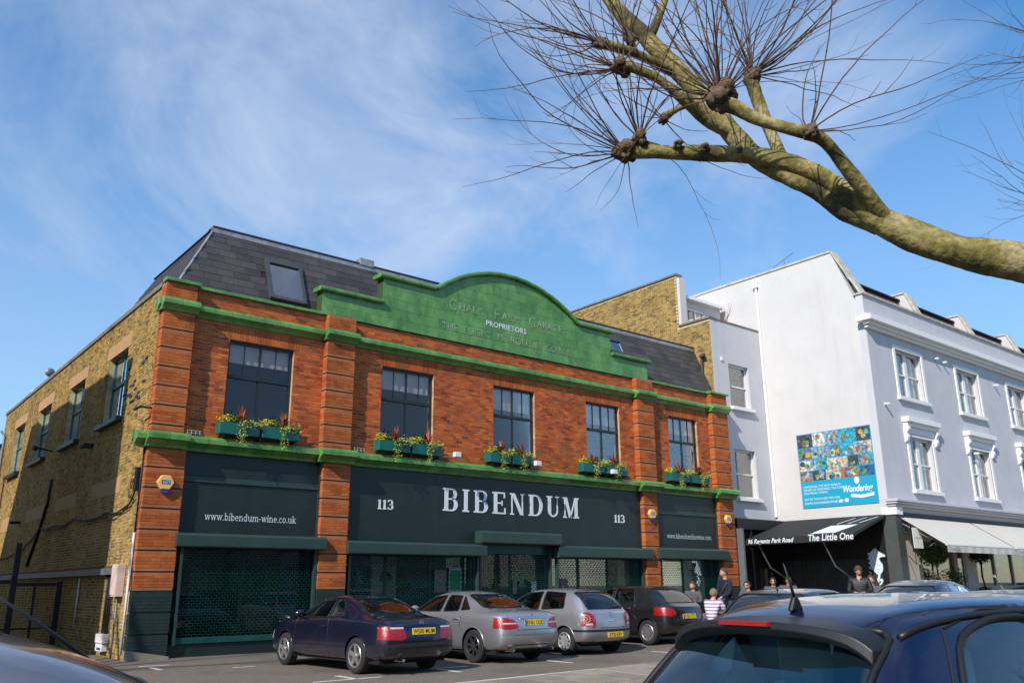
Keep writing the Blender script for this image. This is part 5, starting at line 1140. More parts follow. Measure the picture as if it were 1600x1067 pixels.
def wheel(parent, x, y, Rw, wd, style, face, name='wheel'):
    t = MB(); s = 1 if face > 0 else -1; Rr = Rw*.68
    prof = [(Rr, -wd/2), (Rw-.03, -wd/2), (Rw, -wd/2+.03), (Rw, wd/2-.03), (Rw-.03, wd/2), (Rr, wd/2-.005), (Rr-.02, wd/2-.03), (Rr-.02, -wd/2)]
    t.lathe(prof, 28, (0, 0, 0), 'y'); o = t.build(name, M['rubber'], parent, smooth=False, loc=(x, y, Rw)); yo = s*wd/2
    r_ = MB(); m_ = M['alloy']
    r_.lathe([(Rr+.004, yo-.012*s), (Rr-.012, yo+.002*s), (Rr-.028, yo-.006*s), (Rr-.034, yo-.08*s)], 28, (0, 0, 0), 'y')
    def spoke(a, w0, w1, r0, r1, d0=-.02, d1=-.008):
        ca, sa = math.cos(a), math.sin(a); T = Vector((-sa, 0, ca)); D = Vector((ca, 0, sa)); q = []
        for dp in (0, -.03):
            for rr, w, dd in ((r0, w0, d0), (r1, w1, d1)):
                for sg in (-1, 1): q.append(D*rr+T*w*sg/2+Vector((0, yo+s*(dd+dp), 0)))
        r_.add(q, [(0, 1, 3, 2), (4, 6, 7, 5), (0, 2, 6, 4), (1, 5, 7, 3), (0, 4, 5, 1), (2, 3, 7, 6)])
    back = MB().lathe([(Rr-.03, yo-.085*s), (0, yo-.095*s)], 20, (0, 0, 0), 'y')
    back.build('brake_disc', M['under'], o, fix=False)
    r2 = MB(); r2.v, r2.f, r2.mi = [], [], []
    if style == 'star5':
        for k in range(5): spoke(k*2*math.pi/5+.3, .095, .065, .03, Rr-.01)
    elif style == 'seven':
        m_ = M['alloy_dark']
        for k in range(7):
            spoke(k*2*math.pi/7+.2, .045, .035, .03, Rr-.01)
    elif style == 'cap':
        m_ = M['cap']; r_.lathe([(0, yo-.01*s), (.09, yo-.008*s), (.12, yo-.012*s)], 20, (0, 0, 0), 'y')
        for k in range(9): spoke(k*2*math.pi/9, .055, .05, .08, Rr-.01)
    else:
        m_ = M['alloy']; r_.lathe([(0, yo-.005*s), (.10, yo-.008*s)], 20, (0, 0, 0), 'y')
        for k in range(9): spoke(k*2*math.pi/9+.1, .06, .085, .07, Rr-.01)
    r_.lathe([(0, yo-.012*s), (.035, yo-.004*s), (.04, yo-.02*s)], 14, (0, 0, 0), 'y')
    r_.build('rim', m_, o)
    return o
def seats(parent, xs, w, zb, m_, lean=.12, yr=.36, pale=False):
    for x in xs:
        for y in (-yr, yr):
            mb = MB(); V = []
            back = [( -.26, .05), (-.27, .45), (-.20, .60), (.20, .60), (.27, .45), (.26, .05)]
            def Pp(a, b, d): return (x-lean*(b)-d, y+a*.92, zb+b)
            n = len(back); mb.add([Pp(a, b, 0) for a, b in back]+[Pp(a, b, .12) for a, b in back], [tuple(range(n)), tuple(range(2*n-1, n-1, -1))]+[(i, i+n, (i+1) % n+n, (i+1) % n) for i in range(n)])
            mb.obox((x+.25, y, zb+.06), (.26, 0, 0), (0, .25, 0), (0, 0, .07))
            s = mb.build('seat', m_, parent, bevel=.03)
            MB().obox((x-lean*.7-.05, y, zb+.70), (.05, 0, .0), (0, .14, 0), (-.01, 0, .11)).build('headrest', m_, s, bevel=.03)
def make_car(name, label, loc, heading, sp, group=None, parts=True):
    root = empty(name, loc, R(heading), label=label, cat='car', group=group)
    ST = sp['st']; L_ = sp['L']; sub = sp.get('sub', 2)
    bm = body_bm(ST, sub, sp.get('bulge', (.07, .10))); ly = bm.faces.layers.int.new('rid'); bm.normal_update()
    bvh = BVHTree.FromBMesh(bm)
    def sidehit(x, z, s=1):
        h = bvh.ray_cast(Vector((x, 3*s, z)), Vector((0, -s, 0))); return (h[0], h[1]) if h[0] else (Vector((x, .8*s, z)), Vector((0, s, 0)))
    def rearhit(y, z, front=False):
        h = bvh.ray_cast(Vector(((9 if front else -3), y, z)), Vector((-1 if front else 1, 0, 0))); return (h[0], h[1]) if h[0] else (Vector((0, y, z)), Vector((-1, 0, 0)))
    def tophit(x, y):
        h = bvh.ray_cast(Vector((x, y, 4)), Vector((0, 0, -1))); return (h[0], h[1]) if h[0] else (Vector((x, y, 1.4)), Vector((0, 0, 1)))
    Rw = sp['Rw']; Ra = sp.get('Ra', Rw+.045)
    for xw in sp['axles']:
        P = [(xw+Ra*math.cos(2*math.pi*k/26), Rw+.01+Ra*math.sin(2*math.pi*k/26)) for k in range(26)]
        cut(bm, poly_planes(P, 'side'), lambda c, n, xw=xw: abs(c.x-xw) < Ra+.25 and c.z < Rw+Ra+.3 and abs(c.y) > .35, ly, 99)
    rid = 1; REG = []
    for poly in sp['side_win']:
        P = rc(poly[0] if isinstance(poly, tuple) else poly, .05 if not isinstance(poly, tuple) else poly[1]); xs = [p[0] for p in P]
        cut(bm, poly_planes(P, 'side'), lambda c, n, a=min(xs)-.2, b=max(xs)+.2: a < c.x < b and c.z > sp['belt']-.12 and abs(n.y) > .3, ly, rid)
        REG.append((rid, 'side', P)); rid += 1
    P = rc(sp['backlight'], .07); cut(bm, poly_planes(P, 'rear'), lambda c, n: c.x < sp['bl_x'] and c.z > sp['belt']-.08 and n.x < -.12, ly, rid); REG.append((rid, 'rear', P)); rid += 1
    P = rc(sp['windscreen'], .07); cut(bm, poly_planes(P, 'rear'), lambda c, n: c.x > sp['ws_x'] and c.z > sp['belt']-.08 and n.x > .12, ly, rid); REG.append((rid, 'front', P)); rid += 1
    LT = []
    for (poly, xmax, m_, nm, fr) in sp['lights']:
        for s in (1, -1):
            P = [(a*s, b) for a, b in rc(poly, .035, 2)]
            pl = poly_planes(P, 'rear')+[(Vector((xmax, 0, 0)), Vector((-1 if fr else 1, 0, 0)))]
            cut(bm, pl, lambda c, n, s=s, fr=fr, xm=xmax: ((c.x > xm-.3) if fr else (c.x < xm+.3)) and c.y*s > .1 and abs(n.z) < .93, ly, rid); LT.append((rid, m_, nm)); rid += 1
    for (z0, z1, x1, m_) in sp.get('bands', []):
        cut(bm, [(Vector((0, 0, z0)), Vector((0, 0, -1))), (Vector((0, 0, z1)), Vector((0, 0, 1))), (Vector((x1, 0, 0)), Vector((1, 0, 0)))], lambda c, n, x1=x1: c.x < x1+.3 and c.z < .9, ly, rid); LT.append((rid, m_, 'bumper_strip')); rid += 1
    bm.verts.index_update(); bm.normal_update()
    body = region_mesh(bm, ly, 0, 'body', sp['paint'], root)
    for r_, kd, P in REG:
        nm = {'side': 'side_window', 'rear': 'rear_window', 'front': 'windscreen'}[kd]
        gm = sp.get('glass', M['car_glass'])
        if kd == 'side':
            for s in (1, -1): region_mesh(bm, ly, r_, nm, sp.get('sglass', gm), root, off=.006, pred=lambda c, s=s: c.y*s > 0)
        else: region_mesh(bm, ly, r_, nm, gm, root, off=.006)
        n = len(P)
        for s in ((1, -1) if kd == 'side' else (1,)):
            pts = []
            for i in range(n+1):
                a, b = P[i % n], P[(i+1) % n]
                for k in range(3 if i < n else 1):
                    q = (a[0]+(b[0]-a[0])*k/3, a[1]+(b[1]-a[1])*k/3)
                    h, no = sidehit(q[0], q[1], s) if kd == 'side' else rearhit(q[0], q[1], kd == 'front'); pts.append(h+no*.001)
            MB().tube(pts, sp.get('seal', .013), 6, cap=False).build('window_seal', M['chrome'] if (kd == 'side' and sp.get('chrome')) else M['trim'], root, smooth=True)
    for r_, m_, nm in LT: region_mesh(bm, ly, r_, nm, m_, root, off=-.004)
    bm.free()
    # wheels and wells
    tr = sp['track']
    for xw in sp['axles']:
        for s in (1, -1):
            wheel(root, xw, s*(tr/2), Rw, sp.get('ww', .20), sp['rim'], s)
            q = MB(); n = 16; V = []; F = []
            for i in range(n+1):
                a = -.25+(math.pi+.5)*i/n
                for yy in (.45, sp['W']/2-.03): V.append((xw+(Ra+.012)*math.cos(a), s*yy, Rw+.01+(Ra+.012)*math.sin(a)))
            for i in range(n): F.append((2*i, 2*i+1, 2*i+3, 2*i+2))
            q.add(V, F); n0 = len(q.v); q.add([(xw+(Ra+.012)*math.cos(-.25+(math.pi+.5)*i/n), s*.45, Rw+.01+(Ra+.012)*math.sin(-.25+(math.pi+.5)*i/n)) for i in range(n+1)], [tuple(range(n+1))]); q.build('wheel_well', M['under'], root, fix=False)
            pts = []
            for i in range(21):
                a = -.12+(math.pi+.24)*i/20; x = xw+Ra*math.cos(a); z = Rw+.01+Ra*math.sin(a); h, no = sidehit(x, max(z, ST[3][2]+.02), s); pts.append(Vector((x, h.y-.004*s, z)))
            MB().tube(pts, .012, 6).build('arch_lip', sp['paint'], root, smooth=True)
    MB().box(.35, L_-.35, -sp['W']/2+.12, sp['W']/2-.12, .19, .27).build('underbody', M['under'], root)
    # interior
    if sp.get('inner', True):
        MB().box(sp.get('ix0', .9), sp['ws_x']+.25, -sp['W']/2+.16, sp['W']/2-.16, .30, .42).box(sp['ws_x']+.05, sp['ws_x']+.5, -sp['W']/2+.18, sp['W']/2-.18, .5, sp['belt']-.06).build('cabin_floor', M['trim'], root, bevel=.03)
        seats(root, sp['seats'], 1, .45, sp.get('seat_m', M['seat']))
        c = Vector((sp['ws_x']-.05, -.36, .86)); MB().tube([c+Vector((.06*math.sin(a), .17*math.cos(a), .18*math.sin(a))) for a in [k*math.pi/8 for k in range(17)]], .014, 6).build('steering_wheel', M['trim'], root, smooth=True)
    # shut lines, handles, sills
    def line(pts2, r_=.0065, s_=(1, -1), nm='shut_line', m_=None, out=0):
        for s in s_:
            P = []
            for (a, b), (c, d) in zip(pts2, pts2[1:]):
                for k in range(6): h, no = sidehit(a+(c-a)*k/6, b+(d-b)*k/6, s); P.append(h+no*out)
            h, no = sidehit(*pts2[-1], s); P.append(h+no*out); MB().tube(P, r_, 5).build(nm, m_ or M['trim'], root)
    for pts in sp.get('lines', []): line(pts)
    for pts, r_, m_ in sp.get('mould', []): line(pts, r_, nm='side_moulding', m_=m_)
    for x, z in sp.get('handles', []):
        for s in (1, -1): h, no = sidehit(x, z, s); MB().box(-.085, .085, -.016, .016, -.014, .014).build('door_handle', sp.get('handle_m', sp['paint']), root, bevel=.01, loc=h+no*.016)
    for s in (1, -1):
        h, no = sidehit(sp['mirror'][0], sp['mirror'][1], s); mm = MB().ball((0, 0, 0), 1, 10, 8, sq=(.06, .115, .075)); o = mm.build('door_mirror', sp.get('mirror_m', sp['paint']), root, smooth=True, loc=(h.x, h.y+s*.10, h.z+.05))
    def rline(pts2, r_=.0065, nm='shut_line', m_=None, front=False):
        P = []
        for (a, b), (c, d) in zip(pts2, pts2[1:]):
            for k in range(7): h, no = rearhit(a+(c-a)*k/6.999, b+(d-b)*k/6.999, front); P.append(h)
        MB().tube(P, r_, 5).build(nm, m_ or M['trim'], root)
    for pts in sp.get('rlines', []): rline(pts)
    # number plate
    y, z, txt, tilt = sp['plate']; h, no = rearhit(y, z)
    pl = MB().box(-.006, .006, -.26, .26, -.056, .056).build('number_plate', M['plate'], root, bevel=.003, loc=(h.x-.012, y, z)); pl.rotation_euler = (0, R(tilt), 0)
    if sp.get('euro'): MB().box(-.0075, -.0065, .205, .258, -.052, .052).build('country_band', M['plate_blue'], pl)
    text(txt, .112, (-.0078, .0 if not sp.get('euro') else -.02, -.038), (R(90), 0, R(-90)), M['trim'], 'plate_lettering', pl, ext=.0006, align='CENTER', sx=.84, off=.001)
    for f in sp.get('extra', []): f(root, sidehit, rearhit, tophit)
    return root
def star(y, z, r_=.045, bar=False):
    def f(root, sh_, rh, th_):
        h, no = rh(y, z); c = h+no*.012; T = Vector((0, 1, 0)); U = no.cross(T).normalized(); U = U if U.z > 0 else -U
        mb = MB().tube([c+T*r_*math.cos(a)+U*r_*math.sin(a) for a in [k*math.pi/10 for k in range(21)]], .004, 5)
        for k in range(3): a = math.pi/2+k*2*math.pi/3; mb.tube([c, c+T*r_*math.cos(a)+U*r_*math.sin(a)], .004, 5)
        mb.build('badge', M['chrome'], root)
    return f
def rtext(s, y, z, size, m_=None):
    def f(root, sh_, rh, th_):
        h, no = rh(y, z); tl = math.atan2(-no.z, -no.x)
        o = text(s, size, h+no*.006, (R(90), 0, R(-90)), m_ or M['chrome'], 'badge', root, ext=.002)
    return f
def pipes(ys, z=.26, x=.03, r_=.035):
    def f(root, sh_, rh, th_):
        for y in ys: MB().tube([(x+.3, y, z), (x, y, z)], r_, 12, cap=False).tube([(x, y, z), (x+.2, y, z)], r_*.8, 12).build('exhaust_tip', M['chrome'], root)
    return f
def antenna(x, y, L1, lean, base=.05, h0=.07):
    def f(root, sh_, rh, th_):
        h, no = th_(x, y); c = h
        MB().prism([(-base*1.4, -.01), (base*1.0, -.01), (base*.1, h0), (-base*.5, h0)], -base*.42, base*.42, 'y').build('aerial_base', M['trim'], root, bevel=.012, loc=c)
        MB().tube([(c.x-base*.2, c.y, c.z+h0-.01), (c.x-base*.2-L1*math.sin(lean)*.35, c.y, c.z+h0+L1*math.cos(lean)*.35), (c.x-base*.2-L1*math.sin(lean), c.y, c.z+h0+L1*math.cos(lean))], [.008, .006, .0025], 8).build('aerial', M['trim'], root, smooth=True)
    return f
def rearbox(y0, y1, z0, z1, m_, nm, d=.012, dx=.02):
    def f(root, sh_, rh, th_):
        n = 6; V = []
        for k in range(n+1):
            y = y0+(y1-y0)*k/n; h, no = rh(y, (z0+z1)/2)
            for z in (z0, z1):
                h2, n2 = rh(y, z); V += [(h2.x-d, y, z), (h2.x+dx, y, z)]
        mb = MB(); F = []
        for k in range(n):
            a = 4*k; b = a+4; F += [(a, b, b+2, a+2), (a+2, b+2, b+3, a+3), (a, a+1, b+1, b)]
        F += [(0, 2, 3, 1), (4*n, 4*n+1, 4*n+3, 4*n+2)]; mb.add(V, F); mb.build(nm, m_, root)
    return f
def ring(y, z, r_):
    def f(root, sh_, rh, th_):
        P = []
        for k in range(17): a = k*math.pi/8; h, no = rh(y+r_*math.cos(a), z+r_*math.sin(a)); P.append(h+no*.006)
        MB().tube(P, .006, 5).build('lamp_ring', M['lens_clear'], root)
    return f
Z8 = [0]*8
def saloon(k=1.0, H=0, W=.86, tail=0, cab=0):
    return [
     (.07, .12, .30, W-.11, .56, W-.13, .86+tail, .60, .955+tail, .975+tail, [.10, .01, -.03, .04, .06, .07, .05, .04]),
     (.26, .34, .22, W-.02, .58, W-.05, .90+tail, .68, .985+tail, 1.005+tail),
     (.85, .86+cab, .19, W, .60, W-.015, .925+tail*.6, .67, 1.0+tail*.8, 1.03+tail*.8),
     (1.25, 1.28+cab, .19, W, .60, W-.015, .93+tail*.4, .615, 1.18+H, 1.235+H),
     (1.72, 1.72+cab, .19, W, .60, W-.015, .93, .565, 1.315+H, 1.37+H),
     (2.25, 2.2+cab*.6, .19, W, .60, W-.015, .93, .575, 1.34+H, 1.392+H),
     (2.68, 2.66+cab*.3, .19, W, .60, W-.015, .925, .565, 1.30+H, 1.36+H),
     (3.02, 3.04, .19, W, .59, W-.02, .915, .64, 1.12+H*.6, 1.19+H*.6),
     (3.38, 3.40, .19, W, .58, W-.025, .90, .70, .945, .995),
     (3.85, 3.85, .20, W-.01, .56, W-.04, .84, .62, .885, .925),
     (4.28, 4.28, .22, W-.05, .52, W-.09, .74, .55, .79, .83),
     (4.50, 4.50, .26, W-.17, .48, W-.20, .66, .46, .70, .73, [-.10, 0, .02, 0, -.02, -.05, -.05, -.05])]
SP = {}
SP['clk'] = dict(st=saloon(H=-.005, tail=-.03), L=4.57, W=1.72, Rw=.315, axles=(.97, 3.66), track=1.52, rim='star5', paint=M['p_navy'], belt=.95, bl_x=1.9, ws_x=2.75,
    side_win=[[(2.06, .965), (3.14, .955), (2.68, 1.245), (2.10, 1.285)], [(1.52, 1.0), (1.98, .97), (2.01, 1.285), (1.80, 1.27)]],
    backlight=[(-.60, 1.02), (.60, 1.02), (.47, 1.305), (-.47, 1.305)], windscreen=[(-.64, 1.0), (.64, 1.0), (.50, 1.29), (-.50, 1.29)],
    lights=[([(.36, .64), (.46, .60), (.90, .62), (.90, .80), (.70, .84), (.42, .80)], .30, M['lens_red'], 'tail_light', False), ([(.40, .50), (.9, .50), (.9, .66), (.40, .66)], 4.25, M['lens_clear'], 'headlight', True)],
    seats=(1.75, 2.45), seat_m=M['seat_pale'], lines=[[(3.22, .93), (3.26, .60), (3.2, .25)], [(1.98, .95), (1.96, .60), (1.9, .25)]], mould=[([(1.35, .46), (3.3, .46)], .012, M['trim'])], handles=[(2.15, .80)], mirror=(3.05, .97),
    rlines=[[(-.68, .60), (.68, .60)], [(.70, .60), (.66, .90)], [(-.70, .60), (-.66, .90)]], plate=(0, .745, 'W500 MUM', 8), extra=[rearbox(.42, .80, .795, .825, M['lens_clear'], 'reverse_light', .006), rearbox(-.80, -.42, .795, .825, M['lens_clear'], 'reverse_light', .006), star(0, .885), rtext('CLK 430', .62, .872, .065), pipes((.42,)), rearbox(-.72, .72, .455, .475, M['trim'], 'bumper_strip')])
SP['cclass'] = dict(st=saloon(H=.05, W=.885, tail=.03, cab=-.05), L=4.58, W=1.77, Rw=.325, axles=(.96, 3.70), track=1.56, rim='seven', paint=M['p_silver'], belt=.98, bl_x=1.9, ws_x=2.75,
    side_win=[[(2.16, 1.0), (3.16, .99), (2.70, 1.29), (2.2, 1.33)], [(1.54, 1.02), (2.07, 1.0), (2.11, 1.335), (1.68, 1.32)], ([(1.20, 1.05), (1.47, 1.03), (1.60, 1.31)], .02)],
    backlight=[(-.62, 1.07), (.62, 1.07), (.49, 1.345), (-.49, 1.345)], windscreen=[(-.64, 1.02), (.64, 1.02), (.50, 1.32), (-.50, 1.32)], glass=M['car_glass_dark'],
    lights=[([(.40, .70), (.62, .665), (.94, .70), (.94, .88), (.72, .905), (.50, .86)], .34, M['lens_red'], 'tail_light', False), ([(.40, .52), (.9, .52), (.9, .68), (.40, .68)], 4.25, M['lens_clear'], 'headlight', True)],
    seats=(1.75, 2.5), lines=[[(3.25, .96), (3.28, .60), (3.2, .25)], [(2.11, .98), (2.11, .60), (2.1, .25)], [(1.35, 1.0), (1.42, .72), (1.3, .62)]], mould=[([(1.0, .80), (2.2, .78), (3.6, .74)], .006, M['p_silver'])], handles=[(1.55, .86), (2.35, .85)], mirror=(3.05, .99),
    rlines=[[(-.66, .66), (.66, .66)], [(.72, .66), (.60, .97)], [(-.72, .66), (-.60, .97)]], plate=(0, .80, 'KN61 OUE', 6), euro=True,
    extra=[star(0, .955), pipes((.55, -.55), .27), rearbox(-.36, .36, .865, .885, M['chrome'], 'boot_handle'), rearbox(-.50, .50, .25, .36, M['trim'], 'diffuser', .012), rearbox(.47, .82, .775, .80, M['lens_clear'], 'reverse_light', .008), rearbox(-.82, -.47, .775, .80, M['lens_clear'], 'reverse_light', .008), rearbox(-.78, .78, .565, .58, M['p_silver'], 'bumper_crease', .012)])
def hatch(W=.825, H=0, L_=3.9, steep=0, beltz=.93, k=0, nar=0):
    s = L_/3.9
    R_ = [
     (.06, .12, .30, W-.09, .56, W-.10, beltz-.05, .62, beltz+.02, beltz+.03, [.08, -.01, -.05, .01, .03, .02, .0, .0]),
     (.22, .20+k*.3, .22, W-.02, .58, W-.04, beltz-.02, .655, 1.03, 1.05),
     (.50, .36+k*.7, .20, W, .60, W-.015, beltz-.01, .625, 1.22+H, 1.26+H),
     (.85, .56+k, .20, W, .60, W-.012, beltz-.01, .595, 1.375+H, 1.43+H),
     (1.35, 1.2+k*.4, .20, W, .60, W-.012, beltz, .60, 1.42+H, 1.468+H),
     (1.85*s, 1.85*s, .20, W, .60, W-.012, beltz, .60, 1.415+H, 1.465+H),
     (2.25*s, 2.27*s, .20, W, .60, W-.012, beltz, .59, 1.36+H, 1.42+H),
     (2.6*s, 2.64*s, .20, W, .59, W-.02, beltz-.015, .65, 1.17+H*.6, 1.24+H*.6),
     (2.95*s, 3.0*s, .20, W, .58, W-.03, beltz-.03, .69, .985, 1.04),
     (3.35*s, 3.35*s, .20, W-.01, .56, W-.05, .85, .60, .90, .94),
     (3.68*s, 3.68*s, .22, W-.05, .52, W-.10, .72, .52, .79, .83),
     (3.85*s, 3.85*s, .26, W-.16, .48, W-.20, .62, .45, .68, .70, [-.08, 0, .02, 0, -.02, -.05, -.05, -.05])]
    return [tuple(list(r_[:7])+[r_[7]-(nar if 0 < i < 8 else 0)]+list(r_[8:])) for i, r_ in enumerate(R_)]
SP['polo'] = dict(st=hatch(), L=3.92, W=1.65, Rw=.30, axles=(.72, 3.18), track=1.44, rim='cap', paint=M['p_silver2'], belt=.96, bl_x=.85, ws_x=2.3, bulge=(.06, .1),
    side_win=[[(1.62, .99), (2.76, .97), (2.32, 1.34), (1.62, 1.385)], [(.78, 1.02), (1.53, .99), (1.53, 1.39), (.86, 1.355)]],
    backlight=[(-.60, 1.0), (.60, 1.0), (.54, 1.37), (-.54, 1.37)], windscreen=[(-.62, 1.03), (.62, 1.03), (.52, 1.36), (-.52, 1.36)], glass=M['car_glass_dark'], sglass=M['car_glass'],
    lights=[([(.50, .70), (.53, .64), (.88, .64), (.88, .93), (.62, .94), (.53, .90)], .18, M['lens_red'], 'tail_light', False), ([(.35, .5), (.8, .5), (.8, .66), (.35, .66)], 3.6, M['lens_clear'], 'headlight', True)],
    bands=[(.515, .56, .66, M['trim']), (.20, .30, .5, M['trim'])],
    seats=(1.1, 1.95), lines=[[(2.85, .94), (2.9, .6), (2.85, .25)], [(1.57, .97), (1.53, .6), (1.55, .25)], [(.5, .95), (.3, .56)]], handles=[(1.72, .84)], mirror=(2.7, 1.0), mirror_m=M['p_silver2'],
    rlines=[[(-.52, .60), (.52, .60)], [(.60, .60), (.50, .64), (.48, .95)], [(-.60, .60), (-.50, .64), (-.48, .95)]], plate=(-.12, .44, 'KT55 EZV', 0),
    extra=[rearbox(-.13, .13, 1.405, 1.43, M['lens_red'], 'brake_light', .02), ring(.70, .80, .075), ring(-.70, .80, .075), ring(.72, .80, .035), ring(-.72, .80, .035), rearbox(.58, .80, .66, .70, M['lens_clear'], 'reverse_light', .008), rearbox(-.80, -.58, .66, .70, M['lens_clear'], 'reverse_light', .008), star(0, .88, .05), antenna(.95, 0, .16, .9, .03, .03), rearbox(-.10, .10, .74, .77, M['chrome'], 'boot_handle'), lambda root, a, b, c: MB().tube([(b(-.1, 1.015)[0]+Vector((-.02, 0, 0))), (b(-.52, 1.05)[0]+Vector((-.02, 0, 0)))], .012, 6).build('rear_wiper', M['trim'], root)])
SP['hatch206'] = dict(st=hatch(H=-.035, k=.14), L=3.84, W=1.65, Rw=.295, axles=(.66, 3.10), track=1.44, rim='petal', paint=M['p_black'], belt=.95, bl_x=1.05, ws_x=2.3, bulge=(.08, .1),
    side_win=[[(1.90, .975), (2.76, .96), (2.32, 1.305), (1.92, 1.345)], [(1.10, 1.0), (1.82, .975), (1.84, 1.35), (1.20, 1.34)]],
    backlight=[(-.60, 1.0), (.60, 1.0), (.53, 1.34), (-.53, 1.34)], windscreen=[(-.62, 1.03), (.62, 1.03), (.52, 1.33), (-.52, 1.33)], glass=M['car_glass'],
    lights=[([(.44, .74), (.60, .68), (.9, .72), (.9, .88), (.66, .90), (.48, .84)], .42, M['lens_red'], 'tail_light', False), ([(.35, .5), (.8, .5), (.8, .66), (.35, .66)], 3.6, M['lens_clear'], 'headlight', True)],
    bands=[(.50, .55, .60, M['trim'])], seats=(1.2, 2.0), lines=[[(2.85, .94), (2.9, .6), (2.85, .25)], [(1.87, .96), (1.85, .6), (1.85, .25)], [(1.05, .96), (1.1, .7), (.98, .6)]], mould=[([(1.1, .55), (2.8, .53)], .014, M['trim'])], handles=[(1.32, .86), (2.02, .85)], handle_m=M['chrome'], mirror=(2.7, .99),
    rlines=[[(-.56, .60), (.56, .60)]], plate=(0, .68, 'FX05 KTD', 10), euro=True, extra=[antenna(2.0, 0, .22, .8, .03, .03)])
import copy
def variant(k, **kw): d = dict(SP[k]); d.update(kw); return d
CARLAB = {}
make_car('parked_car', 'dark navy two-door coupe with five-spoke wheels and plate W500 MUM', (3.2, -7.12, 0), 93.2, SP['clk'])
make_car('parked_car', 'silver saloon with dark alloy wheels and plate KN61 OUE parked beside the navy coupe', (6.2, -6.7, 0), 92.5, SP['cclass'])
make_car('parked_car', 'silver three-door hatchback with black bumper strip and round tail lights', (8.85, -6.3, 0), 92.0, SP['polo'])
make_car('parked_car', 'dark grey hatchback with silver wheel covers parked right of the silver hatchback', (11.75, -6.15, .09), 92, SP['hatch206'])
# near dark blue car: seen from behind its right rear corner
def spoiler(root, sh_, rh, th_):
    V = []; n = 40
    for k in range(n+1):
        y = -.55+1.10*k/n; h, no = th_(.60, y*.97); drop = .10*(abs(y)/.55)**4
        V += [(.56, y, h.z+.004-drop*.3), (.36+.10*(y/.6)**2, y, h.z-.010-drop*.3), (.35+.10*(y/.6)**2, y, h.z-.040-drop*.5), (.46, y, h.z-.075-drop*.4)]
    F = []
    for k in range(n):
        a = 4*k; b = a+4
        for j in range(4): F.append((a+j, a+(j+1) % 4, b+(j+1) % 4, b+j))
    F += [(0, 3, 2, 1), (4*n, 4*n+1, 4*n+2, 4*n+3)]
    o = MB().add(V, F).build('spoiler', M['trim'], root, smooth=False, bevel=.006)
    h, no = th_(.62, 0); MB().box(.338, .36, -.14, .14, h.z-.038, h.z-.020).build('brake_light', M['lens_red'], o)
def roofstrips(root, sh_, rh, th_):
    for s in (1, -1):
        P = []
        for k in range(25): x = .62+1.55*k/24; h, no = th_(x, s*.545); P.append(h+Vector((0, 0, .004)))
        MB().tube(P, .015, 6).build('roof_strip', M['trim'], root, smooth=True)
def shelf(root, sh_, rh, th_): MB().box(.35, 1.0, -.6, .6, .88, .91).build('parcel_shelf', M['seat'], root)
def sticker(root, sh_, rh, th_):
    h, no = rh(.18, 1.35); mb = MB(); V = []
    for y, z in ((.36, 1.33), (.12, 1.33), (.10, 1.36), (.34, 1.36)): h, no = rh(y, z); V.append(h+Vector((.012, 0, 0)))
    mb.add(V, [(0, 1, 2, 3)]); mb.build('window_sticker', mat('sticker', (.35, .55, .45), .6), root, fix=False)
NEAR = variant('hatch206', st=hatch(W=.84, H=.02, k=.10, L_=4.0, beltz=.92, nar=.03), L=4.0, W=1.72, sub=3, paint=M['p_blue'], seal=.016, belt=.95, glass=glass('near_glass', (.72, .93, .98), .92, base=(.05, .13, .17), f0=1.2),  # diffuse base puts a teal reflection into the glass colour
    side_win=[([(1.64, .965), (2.86, .95), (2.44, 1.30), (2.1, 1.355), (1.66, 1.38)], .07), ([(.66, .99), (1.54, .965), (1.55, 1.375), (1.22, 1.38), (.90, 1.31)], .12)],
    seats=(1.25, 2.05), seat_m=mat('seat_teal', (.42, .56, .58), .9, var=.2), plate=(0, .68, '', 10), euro=False, axles=(.70, 3.25), lines=[[(1.59, 1.40), (1.59, .96), (1.65, .25)], [(.60, .98), (.86, 1.34), (1.2, 1.41), (2.2, 1.40)]],
    extra=[spoiler, roofstrips, shelf, sticker, antenna(.68, 0, .15, .35, .036, .055)])
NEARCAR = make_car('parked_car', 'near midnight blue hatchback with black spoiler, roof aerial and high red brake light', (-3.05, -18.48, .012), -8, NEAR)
DARK = variant('hatch206', paint=M['p_dark'], plate=(0, .70, 'LR07 EUB', 6), euro=False, glass=M['car_glass_dark'], extra=[antenna(.95, 0, .28, .6, .03, .03)])
make_car('parked_car', 'dark blue-black hatchback just beyond the near blue car, plate LR07 EUB', (5.2, -12.8, .04), 8, DARK)
SED = variant('clk', st=saloon(H=.05, W=.90, tail=.05, cab=-.2), W=1.8, paint=M['p_dark'], chrome=True, glass=M['car_glass_dark'], sglass=glass('tinted_blue', (.25, .35, .45), .8, f0=1.6), plate=(0, .74, 'BV58 OLK', 6), extra=[star(0, .90)], mirror_m=M['p_dark'],
    side_win=[[(2.10, 1.0), (3.12, .98), (2.66, 1.29), (2.12, 1.335)], [(1.42, 1.02), (2.03, 1.0), (2.05, 1.335), (1.64, 1.325)], ([(1.12, 1.05), (1.35, 1.03), (1.55, 1.30), (1.45, 1.27)], .02)])
make_car('parked_car', 'dark saloon with chrome window surround parked in front of the seahorse wall', (9.6, -12.6, .17), 8, SED)
PLM = variant('hatch206', paint=M['p_plum'], glass=M['car_glass_dark'], plate=(0, .68, 'LC54 XVN', 6), extra=[])
make_car('parked_car', 'dark plum hatchback cut by the right edge of the picture', (3.3, -16.75, .03), 4, PLM)
